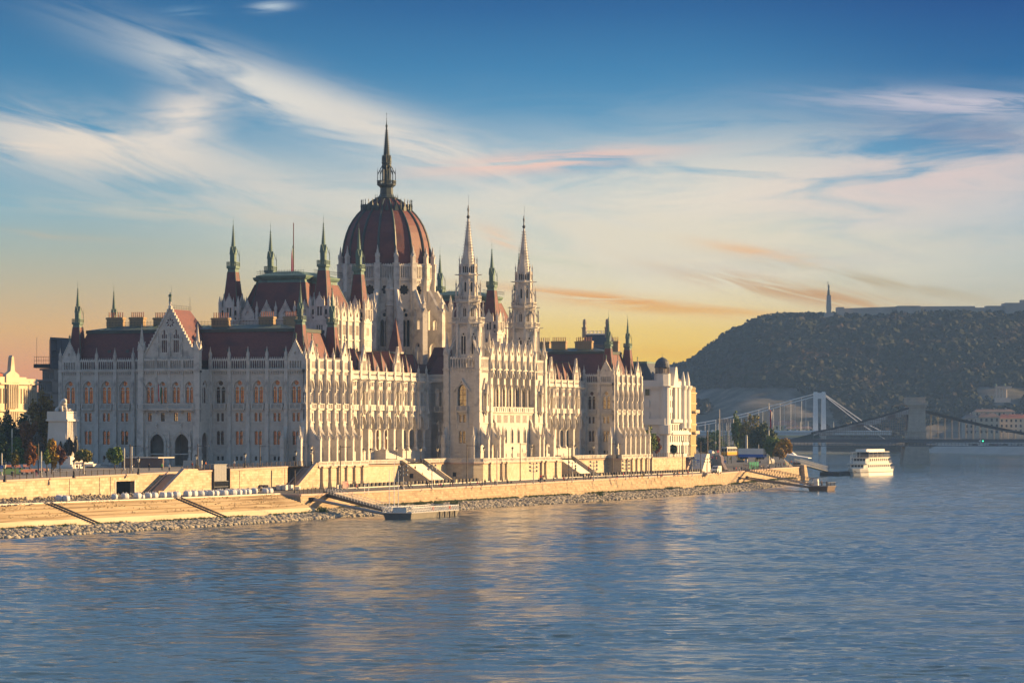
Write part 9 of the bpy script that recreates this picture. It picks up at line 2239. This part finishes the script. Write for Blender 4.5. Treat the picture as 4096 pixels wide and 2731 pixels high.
PE=[(1425,1956,'sit','red','black','right of the pink banner'),(1602,1957,'sit','black','dark blue','on the quay edge near the tall mast pontoon'),(1609,1956,'sit','beige','black','on the quay edge beside the one in black'),(1617,1947,'stand','dark blue','black','at the first floodlight mast'),(1624,1949,'stand','white','dark blue','close right of the first floodlight mast'),(1632,1953,'sit','black','black','before the first floodlight mast'),(1642,1951,'sit','dark blue','dark blue','right of the first floodlight mast'),(1709,1950,'stand','black','black','left of the second floodlight mast'),(1719,1950,'stand','grey','black','next to the second floodlight mast'),(1734,1944,'phone','black','dark blue','just behind the second floodlight mast'),(1744,1944,'stand','dark blue','grey','at the foot of the grand stair'),(1755,1950,'sit','red','grey','below the grand stair'),(1763,1950,'sit','pink','black','below the grand stair beside the one in red'),(1775,1950,'sit','green','black','right below the grand stair'),(1801,1947,'stand','black','black','under the end of the grand stair parapet'),(1811,1946,'walk','black','dark red','under the right stair parapet'),(1826,1926,'walk','black','brown','behind the barrier below the bastion'),(1832,1925,'stand','brown','black','behind the barrier next to the bastion'),(1851,1943,'phone','black','grey','on the road before the round bastion'),(1881,1945,'walk','beige','black','alone before the bastion end'),(1910,1943,'sit','pink','beige','before the tower piers'),(1919,1943,'sit','beige','black','before the tower piers, right one'),(1929,1942,'stand','dark blue','black','left of the pale pole'),(1940,1941,'stand','black','black','near the pale pole'),(1946,1921,'stand','brown','black','behind the barrier under the tower'),(1980,1942,'stand','dark blue','dark blue','beside the pale pole on the quay'),(1981,1921,'walk','brown','dark blue','behind the barrier at the pale pole'),(1993,1919,'stand','black','brown','behind the barrier right of the pale pole'),(2010,1918,'stand','dark red','black','behind the barrier before the long terrace'),(2020,1918,'walk','black','black','in the trio before the long terrace'),(2028,1917,'stand','brown','dark blue','last of the trio before the long terrace'),(2031,1938,'sit','black','dark blue','on a bag before the long terrace'),(2145,1913,'stand','grey','black','left of the crowd at the third mast'),(2154,1931,'sit','black','black','at the third floodlight mast'),(2161,1932,'stand','dark blue','dark blue','in the middle of the crowd at the third mast'),(2168,1929,'stand','dark blue','grey','at the right side of the crowd at the third mast'),(2173,1921,'walk','black','dark blue','behind the crowd at the third mast'),(2163,1920,'stand','red','black','in the back of the crowd at the third mast'),(2214,1927,'walk','grey','dark blue','alone between third and fourth mast'),(2255,1924,'sit','red','black','left of the fourth mast'),(2263,1923,'sit','white','black','in the group left of the fourth mast'),(2274,1922,'sit','dark blue','black','beside the far grand stair wall'),(2335,1919,'stand','black','dark blue','left of the fifth mast'),(2343,1919,'stand','dark blue','black','left of the fifth mast, second'),(2354,1918,'stand','black','black','near the fifth mast'),(2364,1918,'sit','dark red','black','at the fifth mast'),(2381,1903,'walk','brown','black','at the foot of the far stair'),(2390,1914,'walk','white','white','right of the fifth mast'),(2450,1909,'stand','black','black','before the far corner block'),(2460,1908,'walk','dark blue','black','before the far corner block, right one'),(2468,1914,'sit','black','pink','on the road before the far corner block'),(2494,1911,'stand','red','black','with bright coat at the far corner piers'),(2518,1914,'stand','white','black','in the group right of the sixth mast'),(2526,1914,'walk','beige','brown','in the group right of the sixth mast'),(2537,1913,'stand','grey','beige','in the group under the far piers'),(2549,1914,'sit','dark red','black','under the far piers'),(2563,1902,'stand','black','black','behind the one in yellow'),(2573,1902,'stand','dark blue','brown','behind the one in yellow, right'),(2569,1913,'sit','yellow','yellow','with bright suit before the far piers'),(2601,1899,'phone','black','black','by the dark pole past the corner'),(2630,1912,'stand','black','black','alone before the plain wall'),(2644,1910,'sit','red','black','before the plain wall'),(2651,1910,'sit','dark red','black','before the plain wall, right one'),(2688,1888,'walk','brown','black','at the foot of the shaded stair'),(2694,1905,'stand','beige','dark blue','in the group before the shaded stair'),(2699,1907,'walk','dark blue','black','in the group before the shaded stair'),(2709,1907,'walk','dark blue','grey','in front of the shaded stair'),(2716,1905,'stand','orange','brown','in front of the shaded stair'),(2731,1906,'walk','black','black','pushing something before the white block'),(2752,1903,'stand','red','black','before the white block'),(2755,1885,'walk','dark red','dark blue','close to the white block'),(2808,1902,'stand','beige','white','left of the van'),(2867,1897,'walk','black','black','right of the van'),(2874,1899,'stand','brown','dark blue','right of the van, second'),(2936,1885,'stand','dark blue','black','by the gangway head'),(2945,1886,'walk','red','black','by the gangway head'),(2958,1885,'stand','white','black','behind the gangway head'),(2966,1884,'stand','black','dark blue','behind the gangway head'),(2981,1884,'stand','dark blue','dark blue','close to the lattice gangway'),(3010,1884,'walk','green','black','right of the lattice gangway head'),(3016,1883,'stand','grey','black','right of the one in green'),(3029,1883,'walk','dark blue','dark blue','in the row towards the quay end'),(3036,1878,'stand','black','grey','in the row towards the quay end'),(3046,1878,'walk','beige','black','in the row towards the quay end'),(3055,1880,'stand','brown','black','in the row before the concrete ring'),(3071,1874,'walk','white','dark blue','before the concrete ring'),(3078,1873,'stand','black','black','before the concrete ring'),(3104,1864,'stand','brown','dark blue','in the crowd under the orange tree'),(3114,1867,'stand','dark blue','black','in the crowd under the orange tree'),(3123,1866,'walk','black','brown','in the crowd under the orange tree'),(3136,1866,'stand','red','black','in the crowd at the quay end'),(3142,1866,'stand','green','grey','in the crowd at the quay end'),(3158,1858,'stand','grey','black','in the crowd before the tent'),(3165,1857,'walk','orange','black','in the crowd before the tent'),(3171,1862,'stand','black','dark blue','in the crowd before the tent'),(3177,1861,'stand','dark red','black','at the truss gangway'),(3186,1861,'stand','brown','black','at the truss gangway head')]
for k,(px,py,pose,a,b,w)in enumerate(PE):person(px,py,'q',pose,a,b,w,(k*67)%360)
for k,(px,py,pose,a,b,w)in enumerate([(78,1897,'sit','white','black','on a bench by the lawn'),(126,1894,'sit','black','dark blue','on the bench under the rust tree'),(145,1904,'stand','black','pink','at the railing left of the golden tree'),(193,1893,'sit','beige','dark blue','on a bench by the golden tree'),(214,1889,'sit','dark blue','black','right of the golden tree'),(170,1894,'sit','grey','black','left of the golden tree'),(308,1886,'walk','black','white','before the monument steps'),(317,1886,'walk','black','black','before the monument steps, right one'),(415,1865,'walk','beige','white','on the square right of the monument'),(438,1866,'walk','black','white','half behind the bright round tree'),(528,1881,'sit','white','black','by the lamp over the garage'),(536,1882,'sit','black','white','by the lamp over the garage, right one'),(597,1886,'phone','black','dark blue','on the promenade before the dark entrance wall'),(648,1883,'stand','green','black','at the dark entrance wall'),(658,1876,'stand','dark blue','dark blue','behind the one in green'),(677,1886,'stand','white','dark blue','above the middle stair'),(769,1880,'phone','dark red','black','at the low pale wall'),(823,1878,'walk','orange','brown','left of the lift box'),(937,1873,'walk','white','dark red','right of the lift box'),(2849,1841,'stand','pink','dark blue','on the road ramp'),(2865,1846,'stand','dark red','dark blue','on the road ramp, right one')]):person(px,py,'p' if px<2000 else 'q',pose,a,b,w,(k*53)%360,pos=(lambda q:(q[0],q[1],9.4))(G(px,py,9.4))if px>2000 else None)
for(uu,vv,pose,a,b,w,fr)in((68.5,-2.4,'stand','brown','black','on the near grand stair',0.6),(82.0,-2.0,'up','brown','grey','on the right parapet side of the near grand stair',0),(68.2,-4.6,'sit','black','brown','on the steps of the near grand stair',0),(LEN-78.5,-4.2,'sit','black','black','on the steps of the far grand stair',0),(LEN-68,-5.0,'walk','red','black','coming down the far grand stair',0)):
 i=int((1.0-vv)/8.2*30);person(0,0,'q',pose,a,b,w,-90,pos=(uu,vv,10.99-5.5*i/30))
for k,(x,y,a,b)in enumerate(((4.0,3.0,'brown','black'),(6.5,2.0,'black','grey'),(9.0,4.5,'black','black'))):
 q=PB.matrix_local@Vector((x,y,0));uv_=UV(q.x,q.y);person(0,0,'q','stand',a,b,('at the ticket box','in the middle','at the outer end')[k]+' of the small dark pontoon',k*80,pos=(uv_[0],uv_[1],1.5))
for k,(uu,a)in enumerate(((323.2,'black'),(325.6,'dark blue'),(320.5,'brown'),(319.2,'dark red'))):person(0,0,'q','walk',a,'black','on the shaded stair, '+('upper left','upper right','lower right','lowest')[k],90,pos=(uu,-1.6-0.4*(k%2),5.6+5.0*(int((uu-uB_-0.3)/8.2*24)+1)/24))
# tidy the tree of parts
def islands(me):
 n=len(me.vertices);p=list(range(n))
 def f(i):
  while p[i]!=i:p[i]=p[p[i]];i=p[i]
  return i
 for e in me.edges:
  a,b=f(e.vertices[0]),f(e.vertices[1])
  if a!=b:p[a]=b
 g={}
 for q in me.polygons:g.setdefault(f(q.vertices[0]),[]).append(q)
 return list(g.values())
SPLIT={'windows':'window','hangers':'hanger','lamp_posts':'lamp_post','columns':'column','posts':'post','wheels':'wheel','arcade_doors':'arcade_door','chimney_pots':'chimney_pot'}
for o in list(bpy.data.objects):
 s=o.name.split('.')[0]
 if o.type!='MESH' or s not in SPLIT:continue
 me=o.data;gs=islands(me)
 if len(gs)<2 or len(gs)>100:continue
 for q in gs:
  ix={};F=[]
  for f in q:F.append([ix.setdefault(v,len(ix))for v in f.vertices])
  nm=bpy.data.meshes.new(SPLIT[s]);nm.from_pydata([me.vertices[v].co[:]for v in ix],[],F);nm.materials.append(me.materials[0]);c=ob(SPLIT[s],nm,o.parent,o.matrix_local.copy())
 bpy.data.objects.remove(o)
bpy.context.view_layer.update()
def depth(o):
 d=0
 while o.parent:o=o.parent;d+=1
 return d
for o in list(bpy.data.objects):
 while depth(o)>2:
  M=o.matrix_local.copy();P_=o.parent;o.parent=P_.parent;o.matrix_local=P_.matrix_local@M if False else P_.matrix_local.copy()@M
for o in list(bpy.data.objects):
 if o.type=='EMPTY' and o.parent and not o.children:bpy.data.objects.remove(o)
bpy.context.view_layer.update()
def top(o):
 while o.parent:o=o.parent
 return o
byk={}
for o in bpy.data.objects:
 if o.type=='MESH' and o.parent and top(o)==PAR:byk.setdefault(o.name.split('.')[0],[]).append(o)
eye=Vector((0,0,CAMZ))
for k,L in byk.items():
 if len(L)<=100 or k in('pane','window_frame','roof_cap'):continue
 sz=lambda o:max(o.dimensions)/(o.matrix_world.translation-eye).length*(1.0 if o.matrix_world.translation.x>-400 else 0.5)-(0.004 if UV(*o.matrix_world.translation.xy)[1]>45 else 0)
 L.sort(key=sz,reverse=True);m=MB();mats=[]
 inv=PAR.matrix_world.inverted()
 for o in L[100:]:
  A=inv@o.matrix_world;mt=o.data.materials[0]
  if mt not in mats:mats.append(mt)
  m.mi=mats.index(mt);m.add([v.co for v in o.data.vertices],[tuple(f.vertices)for f in o.data.polygons],A);bpy.data.objects.remove(o)
 tag(m.build('more_'+k+'s',PAR,*mats),kind='stuff')
print('objects',len(bpy.data.objects),{k:len(v)for k,v in byk.items()if len(v)>60})
lab={}
for o in bpy.data.objects:
 if not o.parent and 'label' in o and 'barrier_block' not in o.name:lab.setdefault(o['label'],[]).append(o.name)
print('DUP',[(k,v)for k,v in lab.items()if len(v)>1][:20])
